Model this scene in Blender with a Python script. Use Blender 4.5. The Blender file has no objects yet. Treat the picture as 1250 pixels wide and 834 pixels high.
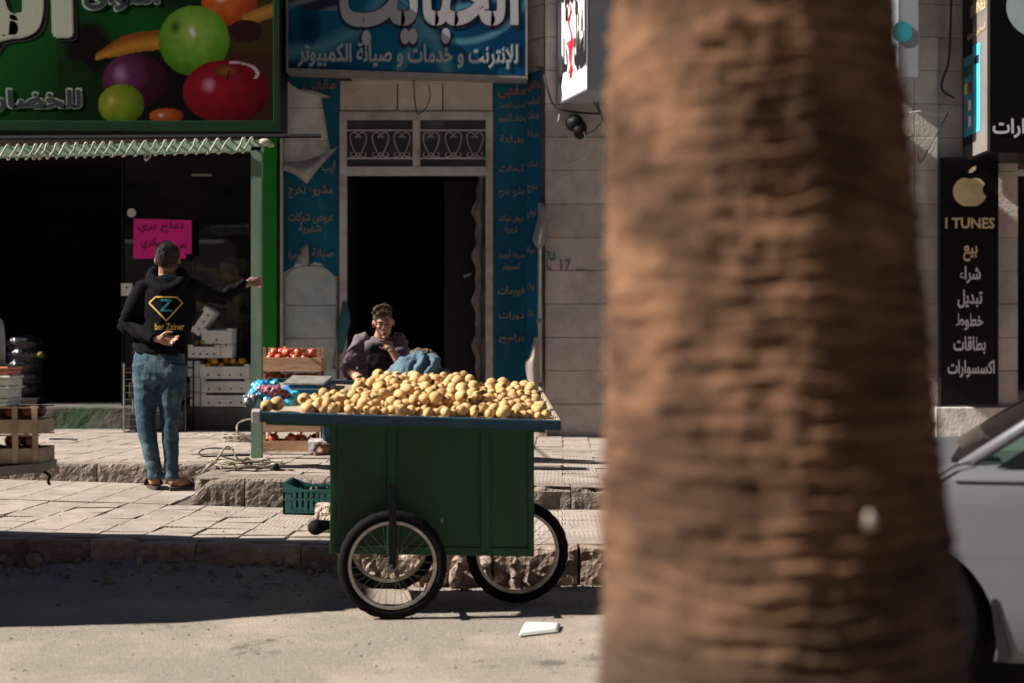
import bpy, bmesh, math, random
from math import sin, cos, pi, radians, sqrt, atan2, exp
from mathutils import Vector, Matrix, noise, Quaternion

random.seed(7)
S = bpy.context.scene
C = S.collection

# ------------------------------------------------------------------ camera
F = 1736.0                      # focal length in pixels of a 1250 wide frame
CZ = 1.26
cam = bpy.data.cameras.new('camera'); cam.lens = 50; cam.sensor_width = 36
cam.clip_start = 0.05; cam.clip_end = 900
cam.dof.use_dof = True; cam.dof.focus_distance = 8.8; cam.dof.aperture_fstop = 2.0
co = bpy.data.objects.new('camera', cam); C.objects.link(co)
co.location = (0, 0, CZ); co.rotation_euler = (radians(90), 0, 0)
S.camera = co

# ------------------------------------------------------------------ light
SUN_EL, SUN_AZ = radians(37), radians(7.5)   # from the left along the street, a little in front of the facade
sdir = Vector((-cos(SUN_AZ) * cos(SUN_EL), -sin(SUN_AZ) * cos(SUN_EL), sin(SUN_EL)))
sl = bpy.data.lights.new('sun', 'SUN'); sl.energy = 5.0; sl.angle = radians(0.5); sl.color = (1.0, 0.91, 0.80)
so = bpy.data.objects.new('sun', sl); C.objects.link(so)
so.rotation_euler = sdir.to_track_quat('Z', 'Y').to_euler(); so.location = (-20, -3, 20)
W = bpy.data.worlds.new('World'); S.world = W; W.use_nodes = True
wn = W.node_tree; bg = wn.nodes['Background']; bg.inputs['Strength'].default_value = 0.05
sky = wn.nodes.new('ShaderNodeTexSky'); sky.sky_type = 'NISHITA'; sky.sun_disc = False
sky.altitude = 2500; sky.air_density = .5; sky.dust_density = .2
sky.sun_elevation = SUN_EL; sky.sun_rotation = atan2(sdir.x, sdir.y)
wn.links.new(sky.outputs[0], bg.inputs[0])
S.view_settings.view_transform = 'Standard'; S.view_settings.look = 'None'
S.view_settings.exposure = 1.15; S.view_settings.gamma = 1.0
S.render.engine = 'CYCLES'; S.cycles.use_denoising = True; S.cycles.max_bounces = 6
S.cycles.sample_clamp_indirect = 4.0

# ------------------------------------------------------------------ helpers
def P(px, py, d):
    """the point of the street that stands at photo pixel px, py and distance d"""
    return Vector(((px - 625) * d / F, d, CZ - (py - 417) * d / F))

def rnd(a, b): return random.uniform(a, b)

def link(o, parent=None):
    C.objects.link(o)
    if parent is not None:
        o.parent = parent
        o.matrix_parent_inverse = Matrix.Translation(-Vector(parent.location)) if parent.type == 'EMPTY' and parent.rotation_euler[2] == 0 else Matrix.Identity(4)
    return o

def tag(o, label=None, cat=None, group=None, kind=None):
    if label: o['label'] = label
    if cat: o['category'] = cat
    if group: o['group'] = group
    if kind: o['kind'] = kind
    return o

def thing(name, label, cat, loc=(0, 0, 0), group=None):
    o = bpy.data.objects.new(name, None); C.objects.link(o); o.location = loc
    o.empty_display_size = 0.1
    return tag(o, label, cat, group)

def mesh_obj(name, bm, m, parent=None, smooth=False, bevel=0):
    if bevel:
        pass
    me = bpy.data.meshes.new(name)
    if smooth:
        for f in bm.faces: f.smooth = True
    bm.to_mesh(me); bm.free()
    for mm in (m if isinstance(m, (list, tuple)) else [m]): me.materials.append(mm)
    o = bpy.data.objects.new(name, me)
    return link(o, parent)

def share(name, me, parent=None, loc=(0, 0, 0), rot=(0, 0, 0), scl=(1, 1, 1)):
    o = bpy.data.objects.new(name, me); link(o, parent)
    o.location = loc; o.rotation_euler = rot; o.scale = scl
    return o

def BM(): return bmesh.new()

def box(bm, x0, x1, y0, y1, z0, z1, ch=0.0, jit=0.0, M=None):
    """box with an optional chamfer round all edges"""
    g = bmesh.ops.create_cube(bm, size=1.0)
    vs = g['verts']
    for v in vs:
        v.co = Vector((x0 + (v.co.x + .5) * (x1 - x0), y0 + (v.co.y + .5) * (y1 - y0), z0 + (v.co.z + .5) * (z1 - z0)))
        if jit: v.co += Vector((rnd(-jit, jit), rnd(-jit, jit), rnd(-jit, jit)))
    if M is not None:
        for v in vs: v.co = M @ v.co
    if ch:
        es = list({e for v in vs for e in v.link_edges})
        bmesh.ops.bevel(bm, geom=es, offset=ch, segments=1, affect='EDGES', profile=.5)

def bx(name, x0, x1, y0, y1, z0, z1, m, parent=None, ch=0.0, jit=0.0, M=None):
    bm = BM(); box(bm, x0, x1, y0, y1, z0, z1, ch, jit, M); return mesh_obj(name, bm, m, parent)

def tube(bm, pts, r, seg=8, cap=True, flat=None):
    """tapered tube along points; r: number or a list of numbers or (a, b) pairs; flat: direction of b"""
    pts = [Vector(p) for p in pts]; n = len(pts)
    rr = [r] * n if not isinstance(r, list) else r
    rings = []; up = None
    for i, p in enumerate(pts):
        t = (pts[min(i + 1, n - 1)] - pts[max(i - 1, 0)])
        if t.length < 1e-9: t = Vector((0, 0, 1))
        t.normalize()
        if flat is not None:
            b = (Vector(flat) - t * t.dot(Vector(flat)))
            if b.length < 1e-4: b = t.orthogonal()
            b.normalize()
        elif up is None: b = t.orthogonal().normalized()
        else:
            b = up - t * t.dot(up)
            b = b.normalized() if b.length > 1e-6 else t.orthogonal().normalized()
        up = b; a = t.cross(b)
        ra, rb = rr[i] if isinstance(rr[i], tuple) else (rr[i], rr[i])
        rings.append([bm.verts.new(p + a * (cos(2 * pi * k / seg) * ra) + b * (sin(2 * pi * k / seg) * rb)) for k in range(seg)])
    for i in range(n - 1):
        for k in range(seg):
            bm.faces.new((rings[i][k], rings[i][(k + 1) % seg], rings[i + 1][(k + 1) % seg], rings[i + 1][k]))
    if cap:
        bm.faces.new(rings[0][::-1]); bm.faces.new(rings[-1])

def spline(pts, n=8):
    pts = [Vector(p) for p in pts]
    if len(pts) < 3: return pts
    out = []
    q = [pts[0] * 2 - pts[1]] + pts + [pts[-1] * 2 - pts[-2]]
    for i in range(1, len(q) - 2):
        for k in range(n):
            t = k / n
            out.append(.5 * ((2 * q[i]) + (-q[i - 1] + q[i + 1]) * t + (2 * q[i - 1] - 5 * q[i] + 4 * q[i + 1] - q[i + 2]) * t * t + (-q[i - 1] + 3 * q[i] - 3 * q[i + 1] + q[i + 2]) * t ** 3))
    out.append(pts[-1])
    return out

def ell(bm, c, r, rot=None, u=14, v=9):
    M = Matrix.Translation(Vector(c)) @ (rot.to_matrix().to_4x4() if rot else Matrix.Identity(4)) @ Matrix.Diagonal((r[0], r[1], r[2], 1))
    bmesh.ops.create_uvsphere(bm, u_segments=u, v_segments=v, radius=1.0, matrix=M)

def lathe(bm, prof, c=(0, 0, 0), axis='Z', seg=24, cap=True):
    c = Vector(c); rings = []
    for (r, h) in prof:
        ring = []
        for k in range(seg):
            a = 2 * pi * k / seg
            q = (r * cos(a), r * sin(a), h)
            if axis == 'Y': q = (q[0], q[2], q[1])
            if axis == 'X': q = (q[2], q[0], q[1])
            ring.append(bm.verts.new(c + Vector(q)))
        rings.append(ring)
    for i in range(len(rings) - 1):
        for k in range(seg):
            bm.faces.new((rings[i][k], rings[i][(k + 1) % seg], rings[i + 1][(k + 1) % seg], rings[i + 1][k]))
    if cap and prof[0][0] > 1e-6: bm.faces.new(rings[0][::-1])
    if cap and prof[-1][0] > 1e-6: bm.faces.new(rings[-1])

def poly(bm, pts):
    vs = [bm.verts.new(p) for p in pts]
    return bm.faces.new(vs)

def prism(bm, pts, d):
    """polygon pts extruded by vector d"""
    a = [bm.verts.new(Vector(p)) for p in pts]; b = [bm.verts.new(Vector(p) + Vector(d)) for p in pts]
    bm.faces.new(a); bm.faces.new(b[::-1])
    for i in range(len(a)):
        j = (i + 1) % len(a); bm.faces.new((a[j], a[i], b[i], b[j]))
    bmesh.ops.recalc_face_normals(bm, faces=bm.faces)

def fuse(name, bm, m, parent=None, voxel=0.006, smooth=4, disp=None):
    """melt the overlapping solids in bm into one continuous smooth surface"""
    me = bpy.data.meshes.new(name); bm.to_mesh(me); bm.free()
    t = bpy.data.objects.new('temporary', me); C.objects.link(t)
    r = t.modifiers.new('r', 'REMESH'); r.mode = 'VOXEL'; r.voxel_size = voxel; r.use_smooth_shade = True
    if smooth:
        s = t.modifiers.new('s', 'SMOOTH'); s.iterations = smooth; s.factor = .5
    dg = bpy.context.evaluated_depsgraph_get()
    out = bpy.data.meshes.new_from_object(t.evaluated_get(dg)); out.name = name
    bpy.data.objects.remove(t); bpy.data.meshes.remove(me)
    if disp:
        out.update()
        vn = [v.normal.copy() for v in out.vertices]
        for v, nn in zip(out.vertices, vn): v.co = v.co + nn * disp(v.co)
    for p in out.polygons: p.use_smooth = True
    out.materials.clear()
    for mm in (m if isinstance(m, (list, tuple)) else [m]): out.materials.append(mm)
    o = bpy.data.objects.new(name, out)
    return link(o, parent)

def fbm(p, o=4): return noise.fractal(Vector(p), 1.0, 2.0, o)

# ------------------------------------------------------------------ materials
MATS = {}
def mat(name, col, col2=None, scale=6.0, rough=0.8, bump=0.0, bscale=None, metal=0.0, spec=0.35, var=0.0,
        stretch=(1, 1, 1), contrast=0.5, dirt=None, dscale=1.5, damt=0.5, gen=False, coat=0.0, world=False, chips=None, cscale=20, cth=.62):
    if name in MATS: return MATS[name]
    m = bpy.data.materials.new(name); m.use_nodes = True; MATS[name] = m
    nt = m.node_tree; N = nt.nodes; L = nt.links; b = N['Principled BSDF']
    b.inputs['Roughness'].default_value = rough; b.inputs['Metallic'].default_value = metal
    b.inputs['Specular IOR Level'].default_value = spec; b.inputs['Coat Weight'].default_value = coat
    tc = N.new('ShaderNodeTexCoord'); mp = N.new('ShaderNodeMapping'); mp.inputs['Scale'].default_value = stretch
    if world:
        ge = N.new('ShaderNodeNewGeometry'); L.new(ge.outputs['Position'], mp.inputs['Vector'])
    else: L.new(tc.outputs['Object'], mp.inputs['Vector'])
    oi = N.new('ShaderNodeObjectInfo')
    off = N.new('ShaderNodeVectorMath'); off.operation = 'SCALE'
    comb = N.new('ShaderNodeCombineXYZ'); L.new(oi.outputs['Random'], comb.inputs[0]); L.new(oi.outputs['Random'], comb.inputs[1])
    L.new(comb.outputs[0], off.inputs[0]); off.inputs['Scale'].default_value = 0.0 if world else 37.0
    add = N.new('ShaderNodeVectorMath'); L.new(mp.outputs[0], add.inputs[0]); L.new(off.outputs[0], add.inputs[1])
    base = (*col, 1)
    last = None
    if col2 is not None:
        n = N.new('ShaderNodeTexNoise'); n.inputs['Scale'].default_value = scale; n.inputs['Detail'].default_value = 8; n.inputs['Roughness'].default_value = .62
        L.new(add.outputs[0], n.inputs['Vector'])
        r = N.new('ShaderNodeValToRGB'); r.color_ramp.elements[0].position = .5 - contrast * .3; r.color_ramp.elements[1].position = .5 + contrast * .3
        r.color_ramp.elements[0].color = base; r.color_ramp.elements[1].color = (*col2, 1)
        L.new(n.outputs[0], r.inputs[0]); last = r.outputs[0]
    if dirt is not None:
        n2 = N.new('ShaderNodeTexNoise'); n2.inputs['Scale'].default_value = dscale; n2.inputs['Detail'].default_value = 10; n2.inputs['Roughness'].default_value = .7
        L.new(add.outputs[0], n2.inputs['Vector'])
        r2 = N.new('ShaderNodeValToRGB'); r2.color_ramp.elements[0].position = .48; r2.color_ramp.elements[1].position = .68
        r2.color_ramp.elements[0].color = (0, 0, 0, 1); r2.color_ramp.elements[1].color = (damt,) * 3 + (1,)
        L.new(n2.outputs[0], r2.inputs[0])
        mx = N.new('ShaderNodeMix'); mx.data_type = 'RGBA'; L.new(r2.outputs[0], mx.inputs[0])
        if last is None: mx.inputs[6].default_value = base
        else: L.new(last, mx.inputs[6])
        mx.inputs[7].default_value = (*dirt, 1); last = mx.outputs[2]
    if chips is not None:
        n3 = N.new('ShaderNodeTexNoise'); n3.inputs['Scale'].default_value = cscale; n3.inputs['Detail'].default_value = 12; n3.inputs['Roughness'].default_value = .78
        L.new(add.outputs[0], n3.inputs['Vector'])
        r3 = N.new('ShaderNodeValToRGB'); r3.color_ramp.elements[0].position = cth; r3.color_ramp.elements[1].position = cth + .035
        r3.color_ramp.elements[0].color = (0, 0, 0, 1); r3.color_ramp.elements[1].color = (.8, .8, .8, 1)
        L.new(n3.outputs[0], r3.inputs[0])
        m3 = N.new('ShaderNodeMix'); m3.data_type = 'RGBA'; L.new(r3.outputs[0], m3.inputs[0])
        if last is None: m3.inputs[6].default_value = base
        else: L.new(last, m3.inputs[6])
        m3.inputs[7].default_value = (*chips, 1); last = m3.outputs[2]
    if var:
        hs = N.new('ShaderNodeHueSaturation')
        mr = N.new('ShaderNodeMapRange'); mr.inputs[3].default_value = 1 - var; mr.inputs[4].default_value = 1 + var
        L.new(oi.outputs['Random'], mr.inputs[0]); L.new(mr.outputs[0], hs.inputs['Value'])
        if last is None: hs.inputs['Color'].default_value = base
        else: L.new(last, hs.inputs['Color'])
        last = hs.outputs[0]
    if last is None: b.inputs['Base Color'].default_value = base
    else: L.new(last, b.inputs['Base Color'])
    if bump:
        nb = N.new('ShaderNodeTexNoise'); nb.inputs['Scale'].default_value = bscale or scale * 3; nb.inputs['Detail'].default_value = 6
        L.new(add.outputs[0], nb.inputs['Vector'])
        bu = N.new('ShaderNodeBump'); bu.inputs['Strength'].default_value = bump; bu.inputs['Distance'].default_value = .01
        L.new(nb.outputs[0], bu.inputs['Height']); L.new(bu.outputs[0], b.inputs['Normal'])
    return m

def attr_mat(name, rough=0.4, spec=.4):
    if name in MATS: return MATS[name]
    m = bpy.data.materials.new(name); m.use_nodes = True; MATS[name] = m
    N = m.node_tree.nodes; L = m.node_tree.links; b = N['Principled BSDF']
    a = N.new('ShaderNodeAttribute'); a.attribute_name = 'ink'
    L.new(a.outputs['Color'], b.inputs['Base Color']); b.inputs['Roughness'].default_value = rough
    b.inputs['Specular IOR Level'].default_value = spec
    return m

def glass(name, col=(1, 1, 1), rough=.02, alpha=.25):
    if name in MATS: return MATS[name]
    m = bpy.data.materials.new(name); m.use_nodes = True; MATS[name] = m
    N = m.node_tree.nodes; L = m.node_tree.links; N.remove(N['Principled BSDF'])
    t = N.new('ShaderNodeBsdfTransparent'); t.inputs[0].default_value = (*col, 1)
    g = N.new('ShaderNodeBsdfGlossy'); g.inputs['Roughness'].default_value = rough
    fr = N.new('ShaderNodeFresnel'); fr.inputs[0].default_value = 1.45
    mx = N.new('ShaderNodeMixShader'); L.new(fr.outputs[0], mx.inputs[0]); L.new(t.outputs[0], mx.inputs[1]); L.new(g.outputs[0], mx.inputs[2])
    L.new(mx.outputs[0], N['Material Output'].inputs[0])
    return m

asphalt = mat('asphalt', (.15, .132, .115), (.31, .275, .235), 38, .92, .6, 95, dirt=(.38, .32, .26), dscale=1.3, damt=.8, world=True, contrast=1.1, chips=(.10, .088, .076), cscale=1.4, cth=.58)
tile_m = None
conc = mat('concrete', (.30, .26, .23), (.22, .19, .17), 5, .92, .8, 40, dirt=(.13, .11, .10), dscale=3, damt=.6, world=True)
mortar = mat('mortar', (.13, .115, .10), (.09, .08, .07), 20, .95, .5, 60, world=True)
kerb_m = mat('kerb_stone', (.27, .225, .195), (.15, .12, .10), 14, .93, 1.0, 55, var=.12, world=True, dirt=(.34, .28, .24), dscale=3, damt=.5)
rubble_m = mat('rubble', (.36, .28, .23), (.20, .15, .12), 10, .95, 1.0, 50, var=.2, world=True)
stone_m = mat('wall_stone', (.50, .46, .43), (.35, .32, .295), 4, .9, .55, 34, var=.10, world=True, dirt=(.50, .45, .41), dscale=3.4, damt=.7)
stone_w = mat('pale_wall_stone', (.64, .625, .61), (.50, .485, .47), 4, .88, .5, 30, var=.08, world=True, dirt=(.20, .17, .15), dscale=2.6, damt=.7)
plaster = mat('plaster', (.20, .175, .155), (.14, .12, .11), 2, .9, .3, 20, world=True)
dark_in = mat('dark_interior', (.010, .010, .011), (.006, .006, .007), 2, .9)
greenpost = mat('green_post_paint', (.10, .19, .13), (.15, .25, .18), 5, .55, .1, 30, stretch=(1, 1, .25), dirt=(.26, .24, .2), dscale=5, damt=.5, world=True)
greenpale = mat('pale_green_paint', (.22, .40, .30), (.32, .46, .38), 6, .55, .1, 30, dirt=(.12, .11, .08), dscale=4, damt=.5, world=True)
greenpanel = mat('green_panel_paint', (.006, .22, .018), (.004, .15, .013), 3, .35, .05, world=True, dirt=(.02, .12, .02), dscale=2, damt=.4)
cart_g = mat('cart_green_paint', (.008, .080, .030), (.004, .034, .014), 7, .5, .25, 40, stretch=(1, 1, .12), contrast=.9, dirt=(.020, .026, .016), dscale=3, damt=.6, world=True, chips=(.055, .050, .035), cscale=9, cth=.635)
cart_g2 = mat('cart_green_batten', (.010, .092, .036), (.004, .034, .015), 7, .5, .25, 40, stretch=(1, 1, .12), world=True, dirt=(.012, .016, .01), dscale=5, damt=.5, chips=(.07, .06, .04), cscale=12, cth=.62)
tray_blue = mat('tray_blue_paint', (.005, .028, .052), (.012, .055, .09), 9, .5, .3, 50, stretch=(.3, 1, 1), dirt=(.06, .05, .04), dscale=6, damt=.6, world=True, chips=(.22, .17, .12), cscale=16, cth=.61)
tray_wood = mat('tray_wood', (.40, .34, .26), (.26, .21, .15), 5, .85, .3, 30, stretch=(.3, 1, 1), world=True)
rubber = mat('black_rubber', (.004, .004, .0045), (.007, .0065, .006), 12, .8, .2, 60, spec=.12)
rim_m = mat('painted_rim', (.52, .50, .44), (.36, .34, .29), 14, .4, metal=.2, dirt=(.16, .11, .07), dscale=10, damt=.7)
spoke_m = mat('spoke_steel', (.16, .15, .14), None, rough=.4, metal=.8)
black_m = mat('black_metal', (.006, .006, .0065), (.012, .011, .010), 10, .6, .1, spec=.2)
wood_m = mat('crate_wood', (.40, .25, .15), (.30, .17, .09), 5, .8, .3, 50, stretch=(.15, 1, 1), var=.12, dirt=(.16, .10, .06), dscale=5, damt=.5)
wood_pale = mat('pale_crate_wood', (.46, .36, .26), (.34, .25, .17), 5, .8, .3, 50, stretch=(.2, 1, 1), var=.1, dirt=(.20, .13, .08), dscale=6, damt=.6)
white_box = mat('white_polystyrene', (.66, .70, .66), (.56, .60, .56), 6, .7, .15, 60, var=.05, dirt=(.34, .36, .33), dscale=5, damt=.5)
grey_metal = mat('grey_metal', (.20, .20, .20), (.13, .13, .13), 8, .5, .1, metal=.5, dirt=(.16, .11, .08), dscale=4, damt=.5)
frame_w = mat('door_frame_paint', (.44, .42, .41), (.34, .325, .315), 4, .6, .1, 20, dirt=(.18, .14, .12), dscale=3, damt=.7, world=True)
skin_m = mat('skin', (.47, .26, .18), (.39, .205, .14), 12, .55, .05, 60)
skin_m2 = mat('skin_tanned', (.34, .19, .13), (.27, .14, .095), 12, .55, .05, 60)
hair_m = mat('brown_hair', (.035, .019, .010), (.13, .075, .040), 60, .6, .8, 160)
hair_s = mat('short_side_hair', (.055, .035, .024), (.085, .055, .038), 80, .8, .6, 200)
hair_g = mat('greying_hair', (.018, .014, .012), (.085, .072, .062), 60, .9, .8, 260)
hoodie_m = mat('black_hoodie', (.0045, .0045, .0065), (.008, .008, .011), 8, .95, .35, 25, spec=.08)
jeans_m = mat('blue_jeans', (.011, .032, .052), (.030, .075, .110), 6, .85, .5, 110, dirt=(.17, .24, .29), dscale=5, damt=.6, world=True, contrast=.8)
jeans_d = mat('dark_jeans', (.02, .055, .10), (.035, .08, .13), 6, .85, .3, 90)
denim_m = mat('light_denim', (.055, .105, .15), (.11, .18, .235), 10, .88, .6, 110)
shirt_m = mat('mauve_shirt', (.15, .115, .135), (.10, .078, .095), 6, .9, .4, 60)
shirt_shade = mat('shirt_front_shade', (.013, .011, .014), (.022, .018, .023), 8, .9, .3, 50)
fleece_m = mat('brown_fleece', (.08, .055, .04), (.15, .11, .085), 40, .95, 1, 120)
sandal_m = mat('sandal_leather', (.035, .028, .024), (.055, .042, .034), 12, .7, .2)
sandal_b = mat('tan_sandal_leather', (.20, .12, .08), (.14, .08, .055), 12, .7, .2)
gold_m = mat('gold_print', (.62, .42, .07), (.70, .52, .15), 10, .35, metal=.3)
teal_m = mat('teal_print', (.03, .30, .36), None, rough=.5)
white_m = mat('white_print', (.72, .72, .70), None, rough=.5)
black_print = mat('black_print', (.008, .008, .01), None, rough=.5)
navy_print = mat('navy_print', (.01, .012, .03), None, rough=.5)
red_m = mat('red_print', (.60, .03, .05), None, rough=.5)

# tile material with a fine striped relief
def make_tile_mat():
    m = mat('pavement_tile', (.37, .32, .285), (.28, .24, .21), 9, .92, var=.09, world=True, dirt=(.17, .145, .125), dscale=2.2, damt=.65)
    N = m.node_tree.nodes; L = m.node_tree.links; b = N['Principled BSDF']
    tc = N.new('ShaderNodeTexCoord')
    w = N.new('ShaderNodeTexWave'); w.wave_type = 'BANDS'; w.bands_direction = 'X'; w.inputs['Scale'].default_value = 12; w.inputs['Distortion'].default_value = .4
    L.new(tc.outputs['Object'], w.inputs['Vector'])
    n = N.new('ShaderNodeTexNoise'); n.inputs['Scale'].default_value = 45; n.inputs['Detail'].default_value = 6
    ge = N.new('ShaderNodeNewGeometry'); L.new(ge.outputs['Position'], n.inputs['Vector'])
    ad = N.new('ShaderNodeMath'); ad.operation = 'MULTIPLY_ADD'; L.new(w.outputs['Fac'], ad.inputs[0]); ad.inputs[1].default_value = .45; L.new(n.outputs[0], ad.inputs[2])
    bu = N.new('ShaderNodeBump'); bu.inputs['Strength'].default_value = .5; bu.inputs['Distance'].default_value = .005
    L.new(ad.outputs[0], bu.inputs['Height']); L.new(bu.outputs[0], b.inputs['Normal'])
    return m
tile_m = make_tile_mat()

# ------------------------------------------------------------------ Arabic lettering
AR = {'ا': 0xFE8D, 'ب': 0xFE8F, 'ة': 0xFE93, 'ت': 0xFE95, 'ج': 0xFE9D, 'ح': 0xFEA1, 'خ': 0xFEA5, 'د': 0xFEA9, 'ر': 0xFEAD, 'ز': 0xFEAF,
      'س': 0xFEB1, 'ش': 0xFEB5, 'ص': 0xFEB9, 'ض': 0xFEBD, 'ط': 0xFEC1, 'ع': 0xFEC9, 'ف': 0xFED1, 'ق': 0xFED5, 'ك': 0xFED9, 'ل': 0xFEDD,
      'م': 0xFEE1, 'ن': 0xFEE5, 'ه': 0xFEE9, 'و': 0xFEED, 'ى': 0xFEEF, 'ي': 0xFEF1, 'ء': 0xFE80, 'أ': 0xFE83, 'إ': 0xFE87}
RIGHT_ONLY = set('ادرزوةىأإ')
def shape(s):
    out = []; i = 0
    def joins_next(c): return c in AR and c not in RIGHT_ONLY and c != 'ء'
    while i < len(s):
        c = s[i]
        if c not in AR: out.append(c); i += 1; continue
        prev = i > 0 and joins_next(s[i - 1])
        if c == 'ل' and i + 1 < len(s) and s[i + 1] in 'اإأ':
            base = {'ا': 0xFEFB, 'إ': 0xFEF9, 'أ': 0xFEF7}[s[i + 1]]
            out.append(chr(base + (1 if prev else 0))); i += 2; continue
        nxt = joins_next(c) and i + 1 < len(s) and s[i + 1] in AR and s[i + 1] != 'ء'
        if c == 'ء': prev = False
        k = AR[c]
        if c in RIGHT_ONLY: out.append(chr(k + (1 if prev else 0)))
        elif c == 'ء': out.append(chr(k))
        else: out.append(chr(k + (3 if prev and nxt else 1 if prev else 2 if nxt else 0)))
        i += 1
    if not any(c in AR for c in s): return s
    return ''.join(out[::-1])

_tc = {}
_td = {}
def text_geo(s, bold):
    key = (s, bold)
    if key in _tc: return _tc[key]
    cu = bpy.data.curves.new('lettering', 'FONT'); cu.body = shape(s); cu.size = 1; cu.offset = bold; cu.resolution_u = 2
    o = bpy.data.objects.new('temporary', cu); C.objects.link(o)
    dg = bpy.context.evaluated_depsgraph_get()
    me = bpy.data.meshes.new_from_object(o.evaluated_get(dg))
    vs = [v.co.copy() for v in me.vertices]; fs = [tuple(p.vertices) for p in me.polygons]
    bpy.data.objects.remove(o); bpy.data.curves.remove(cu); bpy.data.meshes.remove(me)
    x0 = min(v.x for v in vs); x1 = max(v.x for v in vs); y0 = min(v.y for v in vs); y1 = max(v.y for v in vs)
    r = ([((v.x - x0) / (x1 - x0), (v.y - y0) / (y1 - y0)) for v in vs], fs)
    _tc[key] = r; _td[key] = (x1 - x0, y1 - y0); return r

def letter(name, s, m, parent, O, U, V, bold=.02, slant=0.0):
    """lettering s laid in the parallelogram O, U, V; heavier strokes are several thin layers side by side"""
    uv0, fs0 = text_geo(s, min(bold, .014))
    O, U, V = Vector(O), Vector(U), Vector(V)
    n = U.cross(V).normalized(); ww, hh = _td[(s, min(bold, .014))]; e = max(0, bold - .014)
    uv, fs, lift = [], [], []
    if e > .004:
        sh = [(0, 0), (1, 0), (-1, 0), (0, 1), (0, -1), (.7, .7), (-.7, .7), (.7, -.7), (-.7, -.7)]
    else: sh = [(0, 0)]
    for k, (a, b) in enumerate(sh):
        q = len(uv); uv += [((u + a * e / ww), (v + b * e / hh)) for u, v in uv0]; fs += [tuple(i + q for i in f) for f in fs0]; lift += [k * .00018] * len(uv0)
    me = bpy.data.meshes.new(name)
    me.from_pydata([O + U * (a + slant * b) + V * b + n * l for (a, b), l in zip(uv, lift)], [], fs); me.materials.append(m)
    return link(bpy.data.objects.new(name, me), parent)
    uv, fs = uv0, fs0
    me = bpy.data.meshes.new(name)
    me.from_pydata([O + U * (a + slant * b) + V * b for a, b in uv], [], fs); me.materials.append(m)
    return link(bpy.data.objects.new(name, me), parent)

def wtext(name, s, m, parent, x0, x1, y0, y1, d, bold=.02, drop=0.0):
    """lettering between photo pixels x0..x1, y0 (top)..y1 on a wall at distance d"""
    a = P(x0, y1, d); b = P(x1, y1 + drop, d); c = P(x0, y0, d)
    return letter(name, s, m, parent, a, b - a, c - a, bold)

def inked(name, nx, ny, O, U, V, fn, m, parent):
    """a flat printed sheet, its print given by fn(u, v) with v upward"""
    O, U, V = Vector(O), Vector(U), Vector(V)
    me = bpy.data.meshes.new(name)
    vs = [O + U * (i / nx) + V * (j / ny) for j in range(ny + 1) for i in range(nx + 1)]
    fs = [(j * (nx + 1) + i, j * (nx + 1) + i + 1, (j + 1) * (nx + 1) + i + 1, (j + 1) * (nx + 1) + i) for j in range(ny) for i in range(nx)]
    me.from_pydata(vs, [], fs)
    ca = me.color_attributes.new('ink', 'FLOAT_COLOR', 'POINT')
    buf = []
    for j in range(ny + 1):
        for i in range(nx + 1):
            c = fn(i / nx, j / ny); buf += [c[0], c[1], c[2], 1]
    ca.data.foreach_set('color', buf)
    me.materials.append(m)
    return link(bpy.data.objects.new(name, me), parent)

def mixc(a, b, t):
    t = max(0, min(1, t)); return tuple(a[i] * (1 - t) + b[i] * t for i in range(3))

def cable(name, pts, r, m, label=None, cat='cable', parent=None, n=8, seg=6):
    bm = BM(); tube(bm, spline(pts, n), r, seg)
    o = mesh_obj(name, bm, m, parent, smooth=True)
    if label: tag(o, label, cat)
    return o

# ================================================================== THE STREET
def zl(x, y=8.0):   # top of the lower pavement
    return .19 + (.03 * min(-1 - x, 5) if x < -1 else 0.0)
def zu(x):          # top of the upper pavement
    return .38 - .03 * max(0, min(x, 3.0) + 1.6) if x > -1.6 else .38

def grid(name, xs, ys, zf, m, parent=None, kind=None):
    me = bpy.data.meshes.new(name); nx, ny = len(xs), len(ys)
    me.from_pydata([(x, y, zf(x, y)) for y in ys for x in xs], [],
                   [(j * nx + i, j * nx + i + 1, (j + 1) * nx + i + 1, (j + 1) * nx + i) for j in range(ny - 1) for i in range(nx - 1)])
    for p in me.polygons: p.use_smooth = True
    me.materials.append(m)
    o = link(bpy.data.objects.new(name, me), parent)
    if kind: o['kind'] = kind
    return o

def span(a, b, n): return [a + (b - a) * i / n for i in range(n + 1)]
earth_m = mat('bare_earth', (.22, .19, .16), (.16, .14, .12), 2, .95, .3)
grid('ground', span(-400, 400, 8), span(-400, 400, 8), lambda x, y: -.03, earth_m, kind='structure')
def zroad(x, y):
    if y > 7.6: return -.02
    if -5 < x < 6 and 3 < y: return (.115 * min(1, max(0, (y - 6.98) / .38)) ** 1.3 * min(1, max(0, (-.45 - x) / .8)) * (1 + .3 * fbm((x * 3, y * 3, 1))) if x < -.45 else 0) + .004 * fbm((x * 1.3, y * 1.3, 0)) + .0022 * fbm((x * 9, y * 9, 3)) - (.012 if y > 7.2 else 0)
    return 0
grid('road', [-200, -60, -20, -8] + span(-5, 6, 260) + [9, 20, 60, 200], [-7, -3, 0, 2.5] + span(3, 7.75, 130), zroad, asphalt, kind='structure')
# far kerb and pavement on the side of the palm, behind the viewer
far_side = bx('far_pavement', -60, 60, -11, -7, -.02, .15, conc); far_side['kind'] = 'structure'

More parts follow.
